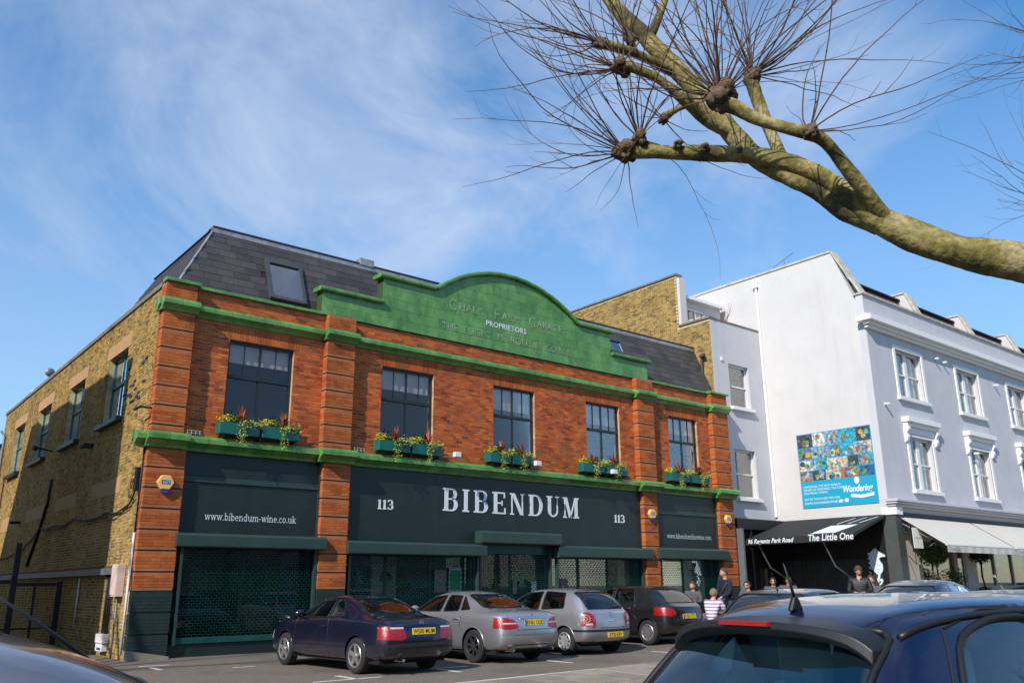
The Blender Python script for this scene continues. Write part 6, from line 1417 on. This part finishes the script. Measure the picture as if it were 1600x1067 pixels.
ICE = variant('hatch206', st=hatch(W=.87, H=.0, k=.10, L_=3.7), W=1.74, sub=3, seal=.007, side_win=[[(1.90, .975), (2.70, .96), (2.36, 1.24), (1.92, 1.26)], [(1.10, 1.0), (1.82, .975), (1.84, 1.26), (1.20, 1.25)]], windscreen=[(-.62, 1.03), (.62, 1.03), (.54, 1.27), (-.54, 1.27)], paint=M['p_ice'], plate=(0, .68, '', 6), extra=[antenna(2.40, .22, .55, .98, .03, .02)])
make_car('parked_car', 'pale blue-silver hatchback at the lower left corner with a raked black roof aerial', (-7.45, -17.95, .0), 0, ICE)
# ================================================================ people
M['skin'] = mat('skin', (.50, .26, .17), .55, var=.08); M['hair_brown'] = mat('hair_brown', (.075, .04, .022), .8, var=.4, scale=60); M['hair_dark'] = mat('hair_dark', (.02, .014, .012), .8); M['hair_grey'] = mat('hair_grey', (.20, .13, .09), .8)
def skinmesh(V, E_, Rr, root, sub=1):
    me = bpy.data.meshes.new('s'); me.from_pydata(V, E_, []); o = bpy.data.objects.new('s', me); COL.objects.link(o)
    md = o.modifiers.new('k', 'SKIN'); md.use_smooth_shade = True
    for i, r_ in enumerate(Rr): me.skin_vertices[0].data[i].radius = r_ if isinstance(r_, tuple) else (r_, r_)
    me.skin_vertices[0].data[root].use_root = True
    s = o.modifiers.new('b', 'SUBSURF'); s.levels = sub; s.render_levels = sub
    dg = bpy.context.evaluated_depsgraph_get(); m2 = bpy.data.meshes.new_from_object(o.evaluated_get(dg)); bpy.data.objects.remove(o)
    return m2
def person(label, loc, hd, J, top, legs, hair, hairstyle='short', sunglasses=False, look=0, nod=0, extra=None, group=None, scale=1.0, shirt_long=True):
    """J: joint positions (x forward, y left, z up): pel, chest, neck, head, and per side sh, el, wr, hip, kn, an"""
    t = empty('person', loc, R(hd), label=label, cat='person', group=group); t.scale = (scale,)*3
    V = [J['pel'], J['waist'], J['chest'], J['neck'], J['head']]; Rr = [(.11, .13), (.10, .12), (.10, .13), .058, .060]; E_ = [(0, 1), (1, 2), (2, 3), (3, 4)]
    for s in 'LR':
        b = len(V); V += [J['sh'+s], J['el'+s], J['wr'+s]]; Rr += [.062, .042, .028]; E_ += [(2, b), (b, b+1), (b+1, b+2)]
        w, e = Vector(J['wr'+s]), Vector(J['el'+s]); d = (w-e).normalized(); V.append(tuple(w+d*.06)); Rr.append((.036, .018)); E_.append((b+2, b+3))
        sdv = d.cross(Vector((0, 0, 1))).normalized() if abs(d.z) < .9 else Vector((0, 1, 0)); up_ = sdv.cross(d)
        for k in range(4):      # four fingers, bent at the knuckle
            f0 = w+d*.085+sdv*(.027-.018*k); L_ = (.055, .068, .072, .058)[k]; f1 = f0+d*L_*.55-up_*.008; f2 = f1+d*L_*.3-up_*L_*.5
            n = len(V); V += [tuple(f0), tuple(f1), tuple(f2)]; Rr += [.009, .008, .007]; E_ += [(b+3, n), (n, n+1), (n+1, n+2)]
        n = len(V); V += [tuple(w+d*.035-sdv*.03), tuple(w+d*.075-sdv*.05)]; Rr += [.011, .009]; E_ += [(b+2, n), (n, n+1)]
        b = len(V); V += [J['hip'+s], J['kn'+s], J['an'+s], tuple(Vector(J['an'+s])+Vector((.13, 0, -.05)))]; Rr += [.092, .058, .040, (.045, .03)]; E_ += [(0, b), (b, b+1), (b+1, b+2), (b+2, b+3)]
    bm_ = skinmesh(V, E_, Rr, 0); me = bmesh.new(); me.from_mesh(bm_)
    # head: shaped ellipsoid with brow, nose, chin and ears
    H = Vector(J['head']); rot = Matrix.Rotation(R(look), 3, 'Z') @ Matrix.Rotation(R(nod), 3, 'Y')
    def HP(x, y, z): return H+Vector((.0, 0, .012))+rot @ Vector((x, y, z))
    n, m_ = 16, 12; base = []
    for i in range(m_+1):
        th = math.pi*i/m_
        for k in range(n):
            a = 2*math.pi*k/n; x = .098*math.sin(th)*math.cos(a); y = .076*math.sin(th)*math.sin(a); z = .112*math.cos(th)
            if z < -.02: y *= 1-.28*(-z-.02)/.1; x *= 1-.12*(-z-.02)/.1; x += .012*(-z-.02)/.1
            if math.cos(a) > .92 and -.055 < z < .01: x += .022*(1-abs(z+.03)/.04 if abs(z+.03) < .04 else 0)
            if .75 < math.cos(a) < .97 and -.005 < z < .03: x -= .008
            base.append(me.verts.new(HP(x, y, z)))
    for i in range(m_):
        for k in range(n):
            try: me.faces.new((base[i*n+k], base[(i+1)*n+k], base[(i+1)*n+(k+1) % n], base[i*n+(k+1) % n]))
            except ValueError: pass
    m2 = bpy.data.meshes.new('person_body'); me.to_mesh(m2); me.free(); m2.materials.append(M['skin']); m2.polygons.foreach_set('use_smooth', [True]*len(m2.polygons))
    body = inst('body', m2, t)
    for s in (1, -1):
        MB().ball(tuple(HP(-.005, s*.078, -.005)), .03, 8, 6, sq=(.5, .3, 1)).build('ear', M['skin'], body, smooth=True)
        MB().ball(tuple(HP(.083, s*.030, .012)), .012, 8, 6, sq=(.6, 1.1, .7)).build('eye', M['hair_dark'], body, smooth=True)
    MB().ball(tuple(HP(.088, 0, -.062)), .012, 8, 6, sq=(.5, 1.9, .45)).build('mouth', mat('lip', (.34, .10, .08), .5) if 'lip' not in M else M['lip'], body, smooth=True)
    if hairstyle:
        mb = MB(); q = random.Random(len(label)); nn, mm = 18, 10; VV = []
        for i in range(mm+1):
            th = math.pi*.62*i/mm
            for k in range(nn):
                a = 2*math.pi*k/nn; back = .5-.5*math.cos(a); lim = (.31+.40*back)*math.pi if hairstyle != 'thin' else (.2+.42*back)*math.pi
                th2 = min(th, lim); r_ = 1.09+q.uniform(-.02, .045); fr = 1+.05*max(0, math.cos(a))*(th2 < .9)
                VV.append(HP(.102*r_*fr*math.sin(th2)*math.cos(a)-.004, .088*r_*math.sin(th2)*math.sin(a), .112*r_*math.cos(th2)+.004))
        F = [(i*nn+k, (i+1)*nn+k, (i+1)*nn+(k+1) % nn, i*nn+(k+1) % nn) for i in range(mm) for k in range(nn)]
        mb.add([tuple(v) for v in VV], F); mb.build('hair', hair, t, smooth=True)
    if sunglasses:
        for s in (1, -1): MB().ball(tuple(HP(.094, s*.034, .012)), .026, 10, 6, sq=(.35, 1, .75)).build('sunglass_lens', M['black'], body, smooth=True)
        MB().tube([tuple(HP(.09, .06, .015)), tuple(HP(.0, .083, .01))], .004, 5).tube([tuple(HP(.09, -.06, .015)), tuple(HP(.0, -.083, .01))], .004, 5).build('sunglass_frame', M['black'], body)
    # clothes
    V = [J['pel'], J['waist'], J['chest'], tuple(Vector(J['chest']).lerp(Vector(J['neck']), .72))]; Rr = [(.125, .155), (.118, .14), (.128, .170), .085]; E_ = [(0, 1), (1, 2), (2, 3)]
    for s in 'LR':
        b = len(V); sh, el, wr = map(Vector, (J['sh'+s], J['el'+s], J['wr'+s]))
        if shirt_long: V += [tuple(sh), tuple(el), tuple(el.lerp(wr, .92))]; Rr += [.078, .058, .042]; E_ += [(2, b), (b, b+1), (b+1, b+2)]
        else: V += [tuple(sh), tuple(sh.lerp(el, .75))]; Rr += [.080, .068]; E_ += [(2, b), (b, b+1)]
    m3 = skinmesh(V, E_, Rr, 0); m3.materials.append(top); inst('top', m3, t)
    V = [tuple(Vector(J['pel'])+Vector((0, 0, .02)))]; Rr = [(.142, .165)]; E_ = []
    for s in 'LR':
        b = len(V); kn, an = Vector(J['kn'+s]), Vector(J['an'+s]); V += [J['hip'+s], J['kn'+s], tuple(kn.lerp(an, .93))]; Rr += [.105, .075, .062]; E_ += [(0, b), (b, b+1), (b+1, b+2)]
    m3 = skinmesh(V, E_, Rr, 0); m3.materials.append(legs); inst('trousers', m3, t)
    for s in 'LR': a = Vector(J['an'+s]); MB().prism([(a.x-.07, a.z-.075), (a.x+.19, a.z-.075), (a.x+.19, a.z-.045), (a.x+.06, a.z+.02), (a.x-.06, a.z+.03)], a.y-.045, a.y+.045, 'y').build('shoe', M['hair_dark'], t, bevel=.012)
    if extra: extra(t)
    return t
def stand(arms='down', lean=0):
    J = dict(pel=(0, 0, .93), waist=(.0, 0, 1.06), chest=(lean*.6, 0, 1.30), neck=(lean*.9, 0, 1.48), head=(lean+.02, 0, 1.60))
    for s, y in (('L', 1), ('R', -1)):
        J['sh'+s] = (lean*.8, y*.19, 1.41); J['hip'+s] = (0, y*.09, .90); J['kn'+s] = (.02+.05*y, y*.10, .50); J['an'+s] = (-.02+.08*y, y*.11, .085)
        J['el'+s] = (lean*.5-.03, y*.25, 1.13); J['wr'+s] = (lean*.5+.06, y*.24, .88)
        if arms == 'phone': J['el'+s] = (.05, y*.25, 1.13); J['wr'+s] = (.30, y*.08, 1.12)
        if arms == 'fwd': J['el'+s] = (.10, y*.24, 1.15); J['wr'+s] = (.33, y*.16, 1.02)
    return J
def sit(arms='table', lean=.1):
    J = dict(pel=(0, 0, .52), waist=(.01, 0, .66), chest=(lean*.7, 0, .90), neck=(lean, 0, 1.08), head=(lean+.03, 0, 1.19))
    for s, y in (('L', 1), ('R', -1)):
        J['sh'+s] = (lean*.9, y*.19, 1.01); J['hip'+s] = (.04, y*.10, .50); J['kn'+s] = (.44, y*.13, .50); J['an'+s] = (.42, y*.13, .085)
        J['el'+s] = (lean+.10, y*.25, .76); J['wr'+s] = (lean+.32, y*.10, .80)
    return J
M['denim'] = mat('denim', (.03, .04, .07), .9); M['jumper'] = mat('jumper_navy', (.012, .013, .028), .9, var=.2); M['leather'] = mat('leather_black', (.012, .012, .013), .6, var=.2); M['cloth_grey'] = mat('cloth_grey', (.08, .08, .09), .9); M['cloth_red'] = mat('cloth_red', (.55, .015, .02), .5)
stp = mat('striped_shirt', (.62, .60, .62), .85); t_ = stp.node_tree; b_ = t_.nodes['Principled BSDF']; w_ = node(t_, 'ShaderNodeTexWave', _wave_type='BANDS', _bands_direction='Z', Scale=4.2, Distortion=.4); g_ = node(t_, 'ShaderNodeTexCoord'); t_.links.new(g_.outputs['Object'], w_.inputs[0]); r_ = node(t_, 'ShaderNodeValToRGB'); r_.color_ramp.elements[0].position = .35; r_.color_ramp.elements[0].color = (.30, .16, .36, 1); r_.color_ramp.elements[1].position = .5; r_.color_ramp.elements[1].color = (.66, .64, .66, 1); t_.links.new(w_.outputs[0], r_.inputs[0]); t_.links.new(r_.outputs[0], b_.inputs['Base Color'])
def bag(t):
    b = tag(MB().prism([(-.30, .86), (-.06, .86), (-.03, 1.0), (-.10, 1.08), (-.26, 1.08), (-.33, 1.0)], -.33, -.20, 'y').build('shoulder_bag', M['cloth_red'], None, bevel=.03), 'red shoulder bag on the back of the standing man in navy', 'bag')
    b.location = t.location; b.rotation_euler = t.rotation_euler
    s = tag(MB().tube([(-.18, -.26, 1.06), (-.16, -.16, 1.22), (-.12, .0, 1.42), (-.02, .12, 1.50), (.12, .14, 1.36), (.16, .02, 1.2), (.10, -.2, 1.05), (-.12, -.3, 1.02)], .012, 6).build('bag_strap', M['cloth_grey'], b, smooth=True), None)
def P2(u, d): a = YAW+math.atan((u-800)/FPX); return (CAM.x+d*math.sin(a), CAM.y+d*math.cos(a))
def put(u, d, dz=0): x, y = P2(u, d); return (x, y, gz(x, y)+dz)
person('man standing in a navy jumper with a red shoulder bag across his back', put(1120, 22.6, .06), 165, stand('fwd', .05), M['jumper'], M['denim'], M['hair_brown'], extra=bag)
person('seated balding man in a white and purple striped shirt beside the dark grey hatchback', put(1095, 21.7, .03), 8, sit('table', .12), stp, M['denim'], M['hair_grey'], 'thin', shirt_long=False)
person('man standing in a black leather jacket looking down at his phone', put(1320, 20.8, -.02), 205, stand('phone'), M['leather'], M['denim'], M['hair_brown'], look=10, nod=28, scale=.93)
for u, d, h, lb, sg in ((1070, 26, 200, 'seated person with dark hair just above the tail of the dark grey hatchback', False), (1153, 25, 190, 'seated person with brown hair in front of the right-hand brick pilaster', True), (1190, 27, 215, 'seated person with sunglasses, left of the pair under the black awning', True), (1212, 27.4, 230, 'seated person with sunglasses, right of the pair under the black awning', True), (1338, 24.5, 200, 'seated person just right of the man in the leather jacket', False)):
    person(lb, put(u, d, .05), h, sit('table', .06), M['cloth_grey'], M['denim'], M['hair_dark'] if sg else M['hair_brown'], sunglasses=sg)
def stool(u, d, lb):
    x, y, z = put(u, d, .03); t = empty('cafe_chair', (x, y, z), 0, label=lb, cat='chair', group='cafe chairs')
    MB().lathe([(0, .40), (.20, .40), (.21, .42), (.20, .44), (0, .44)], 16).build('seat', M['black_wood'], t)
    for k in range(4): a = k*math.pi/2+.7; MB().tube([(.15*math.cos(a), .15*math.sin(a), .40), (.2*math.cos(a), .2*math.sin(a), .0)], .014, 6).build('leg', M['grey_steel'], t)
for u, d, lb in ((1070, 26, 'stool of the dark-haired person behind the dark grey hatchback'), (1153, 25, 'stool in front of the right-hand brick pilaster'), (1190, 27, 'stool of the left-hand sunglasses wearer'), (1212, 27.4, 'stool of the right-hand sunglasses wearer'), (1338, 24.5, 'stool beside the man in the leather jacket'), (1095, 21.7, 'stool of the man in the striped shirt')): stool(u, d, lb)
x, y, z = put(1112, 21.9); t = empty('cafe_table', (x, y, z+.03), 0, label='small round cafe table in front of the man in the striped shirt', cat='table')
MB().lathe([(0, .70), (.30, .70), (.31, .72), (0, .72)], 20).build('tabletop', M['black_wood'], t); MB().lathe([(.0, 0), (.2, 0), (.2, .02), (.03, .04), (.025, .7)], 12).build('pedestal', M['grey_steel'], t)
ph = at(1320, 884, 20.8)
# ================================================================ plane trees
def bark(name):
    m_ = bpy.data.materials.new(name); m_.use_nodes = True; t = m_.node_tree; b = t.nodes['Principled BSDF']; Lk = t.links.new; b.inputs['Roughness'].default_value = .85
    g_ = node(t, 'ShaderNodeNewGeometry'); n1 = node(t, 'ShaderNodeTexNoise', Scale=2.6, Detail=6.0, Roughness=.6); n2 = node(t, 'ShaderNodeTexVoronoi', Scale=9.0); n3 = node(t, 'ShaderNodeTexNoise', Scale=22.0, Detail=6.0)
    for n in (n1, n3): Lk(g_.outputs['Position'], n.inputs['Vector'])
    dd = node(t, 'ShaderNodeVectorMath', _operation='MULTIPLY_ADD'); dd.inputs[1].default_value = (.25, .25, .25); Lk(n3.outputs['Color'], dd.inputs[0]); Lk(g_.outputs['Position'], dd.inputs[2]); Lk(dd.outputs[0], n2.inputs['Vector'])
    c1 = node(t, 'ShaderNodeValToRGB'); e = c1.color_ramp.elements; e[0].position = .32; e[0].color = (.045, .036, .013, 1); e[1].position = .60; e[1].color = (.32, .25, .12, 1); q = e.new(.42); q.color = (.065, .053, .016, 1); q = e.new(.455); q.color = (.135, .112, .026, 1); q = e.new(.52); q.color = (.20, .165, .04, 1); q = e.new(.55); q.color = (.27, .22, .08, 1)
    Lk(n1.outputs[0], c1.inputs[0])
    sp_ = node(t, 'ShaderNodeValToRGB'); sp_.color_ramp.elements[0].position = .0; sp_.color_ramp.elements[0].color = (1, 1, 1, 1); sp_.color_ramp.elements[1].position = .22; sp_.color_ramp.elements[1].color = (0, 0, 0, 1); Lk(n2.outputs['Distance'], sp_.inputs[0])
    m1 = node(t, 'ShaderNodeMixRGB'); m1.inputs[2].default_value = (.34, .30, .07, 1); mm = node(t, 'ShaderNodeMath', _operation='MULTIPLY'); mm.inputs[1].default_value = .55; Lk(sp_.outputs[0], mm.inputs[0]); Lk(mm.outputs[0], m1.inputs[0]); Lk(c1.outputs[0], m1.inputs[1])
    mp_ = node(t, 'ShaderNodeMapRange'); mp_.inputs[1].default_value = .35; mp_.inputs[2].default_value = .65; mp_.inputs[3].default_value = .7; mp_.inputs[4].default_value = 1.25; Lk(n3.outputs[0], mp_.inputs[0])
    mu = node(t, 'ShaderNodeVectorMath', _operation='SCALE'); Lk(m1.outputs[0], mu.inputs[0]); Lk(mp_.outputs[0], mu.inputs['Scale']); Lk(mu.outputs[0], b.inputs['Base Color'])
    bm = node(t, 'ShaderNodeBump', Strength=.8, Distance=.02); Lk(n3.outputs[0], bm.inputs['Height']); Lk(bm.outputs[0], b.inputs['Normal']); return m_
M['bark'] = bark('plane_bark'); M['knob'] = mat('knuckle_bark', (.13, .085, .05), .95, var=.5, scale=30, bump=.8, bscale=50); M['twig_red'] = mat('twig_red', (.11, .06, .032), .8, var=.3, scale=4)
def smooth_path(pts, rs, n=6):
    out = []; rr = []
    P = [Vector(p) for p in pts]
    for i in range(len(P)-1):
        p0, p1, p2, p3 = P[max(i-1, 0)], P[i], P[i+1], P[min(i+2, len(P)-1)]
        for k in range(n):
            t = k/n; out.append(.5*((2*p1)+(-p0+p2)*t+(2*p0-5*p1+4*p2-p3)*t*t+(-p0+3*p1-3*p2+p3)*t**3)); rr.append(rs[i]+(rs[i+1]-rs[i])*t)
    out.append(P[-1]); rr.append(rs[-1]); return out, rr
from mathutils import noise as mn
def limb(px, name, parent, n=12, sides=22, lump=.10):
    "px: (u, v, depth, width in photo pixels)"
    pts = [at(u, v, d) for u, v, d, w in px]; rs = [w/2*d/FPX for u, v, d, w in px]
    P, r_ = smooth_path(pts, rs, n); mb = MB().tube(P, r_, sides)
    for i, v in enumerate(mb.v):
        k = min(len(P)-1, i//sides); c = P[k]; v = Vector(v); d = v-c; f = 1+lump*mn.noise(v*3.2)*1.8+lump*.7*mn.noise(v*9)+lump*.35*mn.noise(v*26); mb.v[i] = tuple(c+d*f)
    return mb.build(name, M['bark'], parent, smooth=True), P
def knob(p, r_, parent, seed):
    mb = MB(); q = random.Random(seed)
    bmx = MB().ball((0, 0, 0), 1, 16, 12)
    for v in bmx.v: v = Vector(v); f = 1+.6*mn.noise(v*2.1+Vector((seed, 0, 0)))+.55*mn.noise(v*5); mb.v.append(tuple(p+v*r_*f*.66))
    mb.f = bmx.f; mb.mi = bmx.mi
    q = random.Random(seed)
    for j in range(5):
        c = p+Vector((q.gauss(0, 1), q.gauss(0, 1), q.gauss(0, 1))).normalized()*r_*.62; n0 = len(mb.v); b2 = MB().ball((0, 0, 0), 1, 10, 8); rr_ = r_*q.uniform(.3, .5)
        for v in b2.v: v = Vector(v); mb.v.append(tuple(c+v*rr_*(1+.5*mn.noise(v*3+c*9))))
        mb.f += [tuple(i+n0 for i in f) for f in b2.f]; mb.mi += b2.mi
    o = mb.build('knuckle', M['knob'], parent, smooth=True); return o
def wand(mb, p, d, L_, r0, q, droop, segs=9, sub=True):
    P = [Vector(p)]; dirn = Vector(d).normalized(); rs = [r0]; bend = Vector((q.gauss(0, .07), q.gauss(0, .07), q.gauss(0, .05)))
    for i in range(segs):
        k = (i+1)/segs; dirn = (dirn+bend+Vector((q.gauss(0, .075), q.gauss(0, .075), q.gauss(0, .075)+droop/segs))).normalized(); P.append(P[-1]+dirn*L_/segs); rs.append(r0*(1-.78*k))
        if sub and i > 2 and q.random() < .22:
            s = (dirn+Vector((q.gauss(0, .6), q.gauss(0, .6), q.gauss(0, .6)))).normalized(); l2 = L_*q.uniform(.08, .25); a = P[-1]; b = a+s*l2*.5; c = b+(s+Vector((0, 0, .3))).normalized()*l2*.5; mb.tube([a, b, c], [rs[-1]*.7, rs[-1]*.5, rs[-1]*.35], 4, cap=False)
    mb.tube(P, rs, 5, cap=False)
def spray(o_, p, cdir, n, Lr, spread, seed, parent, r0=.0082, up_=.35, away=None):
    "fan of wands from a knuckle; joined, nobody could count them"
    mb = MB(); q = random.Random(seed)
    for i in range(int(n*.68)):
        d = Vector(cdir).normalized()+Vector((q.gauss(0, spread), q.gauss(0, spread), q.gauss(0, spread)))
        if d.length < .1: continue
        wand(mb, p+d.normalized()*.05, d, q.uniform(*Lr)*1.25, r0*q.uniform(.45, 1.0), q, up_*1.3, 12)
    return mb.build('twigs', M['twig_red'], parent, smooth=True, kind='stuff', fix=False)
tree = empty('plane_tree', tuple(Vector((at(2150, 900, 6.0).x, at(2150, 900, 6.0).y, -.05))), label='pollarded plane tree whose mottled limb reaches in from the right above the cars', cat='tree')
tl = tree.location.copy()
def T(o): o.location = -tl; return o
def kn(u, v, d, px, seed): p = at(u, v, d); return T(knob(p, px/2*d/FPX, tree, seed)), p
# main limb
D0 = 6.6
o, P0 = limb([(1720, 456, 6.3, 70), (1600, 412, 6.4, 58), (1500, 394, 6.5, 52), (1430, 370, 6.6, 47), (1370, 342, 6.7, 44), (1322, 303, 6.8, 32), (1262, 266, 6.9, 28), (1195, 246, 7.0, 25), (1120, 240, 7.05, 26), (1040, 238, 7.1, 22), (985, 236, 7.15, 24)], 'limb', tree); T(o)
o, _ = limb([(1375, 352, 6.72, 36), (1330, 333, 6.8, 32), (1280, 300, 6.9, 30), (1230, 275, 7.0, 30), (1180, 245, 7.15, 31), (1145, 210, 7.3, 32), (1105, 160, 7.5, 30), (1060, 112, 7.7, 28), (1010, 60, 7.9, 26), (960, 10, 8.1, 22), (930, -40, 8.2, 20)], 'limb', tree); T(o)
o, _ = limb([(1385, 345, 6.65, 26), (1360, 310, 6.6, 24), (1325, 265, 6.55, 22), (1290, 222, 6.5, 20), (1262, 208, 6.45, 22)], 'limb', tree); T(o)
o, _ = limb([(1262, 208, 6.45, 20), (1220, 198, 6.5, 18), (1180, 185, 6.55, 19), (1150, 168, 6.6, 22), (1128, 160, 6.65, 26)], 'limb', tree); T(o)
o, _ = limb([(1228, 262, 7.1, 20), (1212, 225, 7.25, 18), (1195, 185, 7.4, 18), (1182, 150, 7.5, 19), (1172, 122, 7.6, 24)], 'limb', tree); T(o)
o, _ = limb([(1150, 212, 7.3, 18), (1105, 190, 7.2, 17), (1068, 155, 7.1, 17), (1030, 125, 7.05, 14), (985, 105, 7.0, 16), (972, 105, 7, 22)], 'limb', tree); T(o)
o, _ = limb([(1050, 112, 7.7, 16), (1010, 92, 7.6, 14), (975, 78, 7.5, 13), (940, 68, 7.4, 16)], 'limb', tree); T(o)
o, _ = limb([(1100, 155, 7.5, 10), (1060, 170, 7.45, 9), (1040, 182, 7.4, 14)], 'limb', tree); T(o)
o, _ = limb([(1018, 55, 7.9, 14), (1030, 25, 7.95, 12), (1045, -20, 8, 10)], 'limb', tree); T(o)
# trunk out of frame
b0 = at(1720, 452, 6.3); tp = Vector((tl.x, tl.y, -.1)); P, rr = smooth_path([tp, tp+Vector((0, 0, 1.0)), tp+Vector((-.05, .05, 2.6)), b0.lerp(tp+Vector((0, 0, 3.4)), .45), b0], [.42, .34, .30, .25, 84/2*6.3/FPX], 5)
T(MB().tube(P, rr, 16).build('trunk', M['bark'], tree, smooth=True))
o, k1 = kn(978, 238, 7.15, 46, 1); T_ = o; o2, k1b = kn(1000, 218, 7.1, 34, 12)
for a, b, c, d_, e in ((1100, 232, 7.0, 20, 31), (1155, 236, 6.98, 16, 32), (1060, 226, 7.02, 18, 33)): kn(a, b, c, d_, e)
_, k2 = kn(1125, 152, 6.65, 58, 2); _, k3 = kn(1175, 118, 7.6, 36, 3); _, k4 = kn(1264, 206, 6.42, 30, 4); _, k5 = kn(970, 106, 7.0, 36, 5); _, k6 = kn(938, 67, 7.4, 26, 6); _, k7 = kn(1037, 186, 7.4, 20, 7); _, k8 = kn(985, 62, 7.6, 26, 8)
Lf = -rt2; U_ = up2
def sp(p, cd, n, Lr, spd, seed, **k): return T(spray(None, p, cd, n, Lr, spd, seed, tree, **k))
sp(k1, Lf*1.0+U_*.55, 20, (.7, 1.5), .34, 11, up_=.35); sp(k1, Lf*.9-U_*.35, 10, (.5, 1.15), .3, 12, up_=.45); sp(k1b, U_*1.0+Lf*.15, 24, (.6, 1.6), .35, 13); sp(k1, -U_*1.0+Lf*.1, 4, (.4, .6), .3, 14, up_=-.1)
sp(k1b, -Lf*.9-U_*.55, 5, (.6, 1.1), .22, 15, up_=-.25)
sp(k2, U_*1.0+Lf*.55, 34, (.8, 1.7), .34, 21); sp(k2, U_*1.0-Lf*.55, 22, (.7, 1.5), .34, 22); sp(k2, Lf*.8+U_*.2, 12, (.5, 1.2), .35, 23)
sp(k3, U_*1.0-Lf*.55, 26, (.7, 1.5), .4, 31); sp(k3, -Lf*1.0+U_*.3, 14, (.7, 1.5), .32, 32); sp(k3, U_+Lf*.4, 12, (.5, 1.2), .35, 33)
sp(k4, -Lf*1.0+U_*.45, 7, (.8, 1.4), .2, 41, up_=.3); sp(k4, -Lf*.55+U_*1.0, 3, (1.0, 1.6), .12, 42, up_=-.1); sp(k4, Lf*.6+U_*.8, 5, (.3, .8), .3, 43)
sp(k5, Lf*1.0+U_*.25, 22, (.5, 1.2), .38, 51); sp(k5, U_*1.0+Lf*.2, 8, (.5, 1.0), .4, 52); sp(k6, Lf*1.0+U_*.45, 22, (.5, 1.15), .38, 61); sp(k8, U_+Lf*.5, 16, (.5, 1.1), .45, 81); sp(k7, -U_*.5-Lf*.6, 7, (.4, .9), .35, 71, up_=.1); sp(k7, Lf*.5+U_*.4, 6, (.3, .7), .4, 72)
# second tree: wands entering at the right edge
t2 = empty('plane_tree', (at(2300, 900, 8.5).x, at(2300, 900, 8.5).y, -.05), label='second bare tree whose thin twigs enter at the upper right edge', cat='tree')
tl = t2.location.copy(); tree = t2
tp = Vector((tl.x, tl.y, -.1)); e1 = at(1720, 330, 8.5); e2 = at(1710, 90, 8.8)
P, rr = smooth_path([tp, tp+Vector((0, 0, 2.5)), e1.lerp(tp+Vector((0, 0, 3.6)), .4), e1], [.3, .24, .15, .07], 5); T(MB().tube(P, rr, 12).build('trunk', M['bark'], t2, smooth=True))
P, rr = smooth_path([e1.lerp(tp+Vector((0, 0, 3.6)), .3), e2.lerp(e1, .4)+Vector((.2, 0, 0)), e2], [.12, .09, .06], 5); T(MB().tube(P, rr, 12).build('limb', M['bark'], t2, smooth=True))
T(knob(e1, .13, t2, 91)); T(knob(e2, .13, t2, 92))
sp(e1, Lf*1.0+U_*.15, 22, (.7, 1.5), .26, 93, up_=.35, r0=.007); sp(e2, Lf*1.0-U_*.0, 24, (.6, 1.35), .32, 94, up_=.3, r0=.007)

# two more bare trees out of frame: one shades the name boards, one shows in the upper windows
def bare_tree(x, y, H, seed, label, n=9, r0=.22):
    global tl, tree
    t = empty('plane_tree', (x, y, 0), label=label, cat='tree'); q = random.Random(seed)
    P, rr = smooth_path([Vector((0, 0, -.1)), Vector((.1, 0, H*.3)), Vector((-.05, .1, H*.55))], [r0, r0*.8, r0*.6], 4); MB().tube(P, rr, 12).build('trunk', M['bark'], t, smooth=True)
    for k in range(n):
        a = k*6.28/n+q.uniform(-.3, .3); b = Vector((-.05, .1, H*.55)); d = Vector((math.cos(a), math.sin(a), q.uniform(.5, 1.2))); p1 = b+d*H*.12; p2 = p1+(d+Vector((0, 0, .5)))*H*.10
        P, rr = smooth_path([b, p1, p2], [r0*.45, r0*.3, r0*.22], 4); MB().tube(P, rr, 8).build('limb', M['bark'], t, smooth=True); knob(p2, r0*.45, t, seed+k)
        spray(None, p2, (d.x, d.y, 1.4), 16, (.9, 1.9), .45, seed*10+k, t, r0=.012)
bare_tree(-8.3, -4.4, 9.2, 5, 'pollarded bare tree on the forecourt left of the shop', 9)
bare_tree(24.5, -17.5, 9.0, 8, 'pollarded bare tree across the road to the right', 10)
bare_tree(15.0, -33.0, 11.0, 9, 'taller bare tree across the road behind the cars', 10)
bpy.context.view_layer.update()
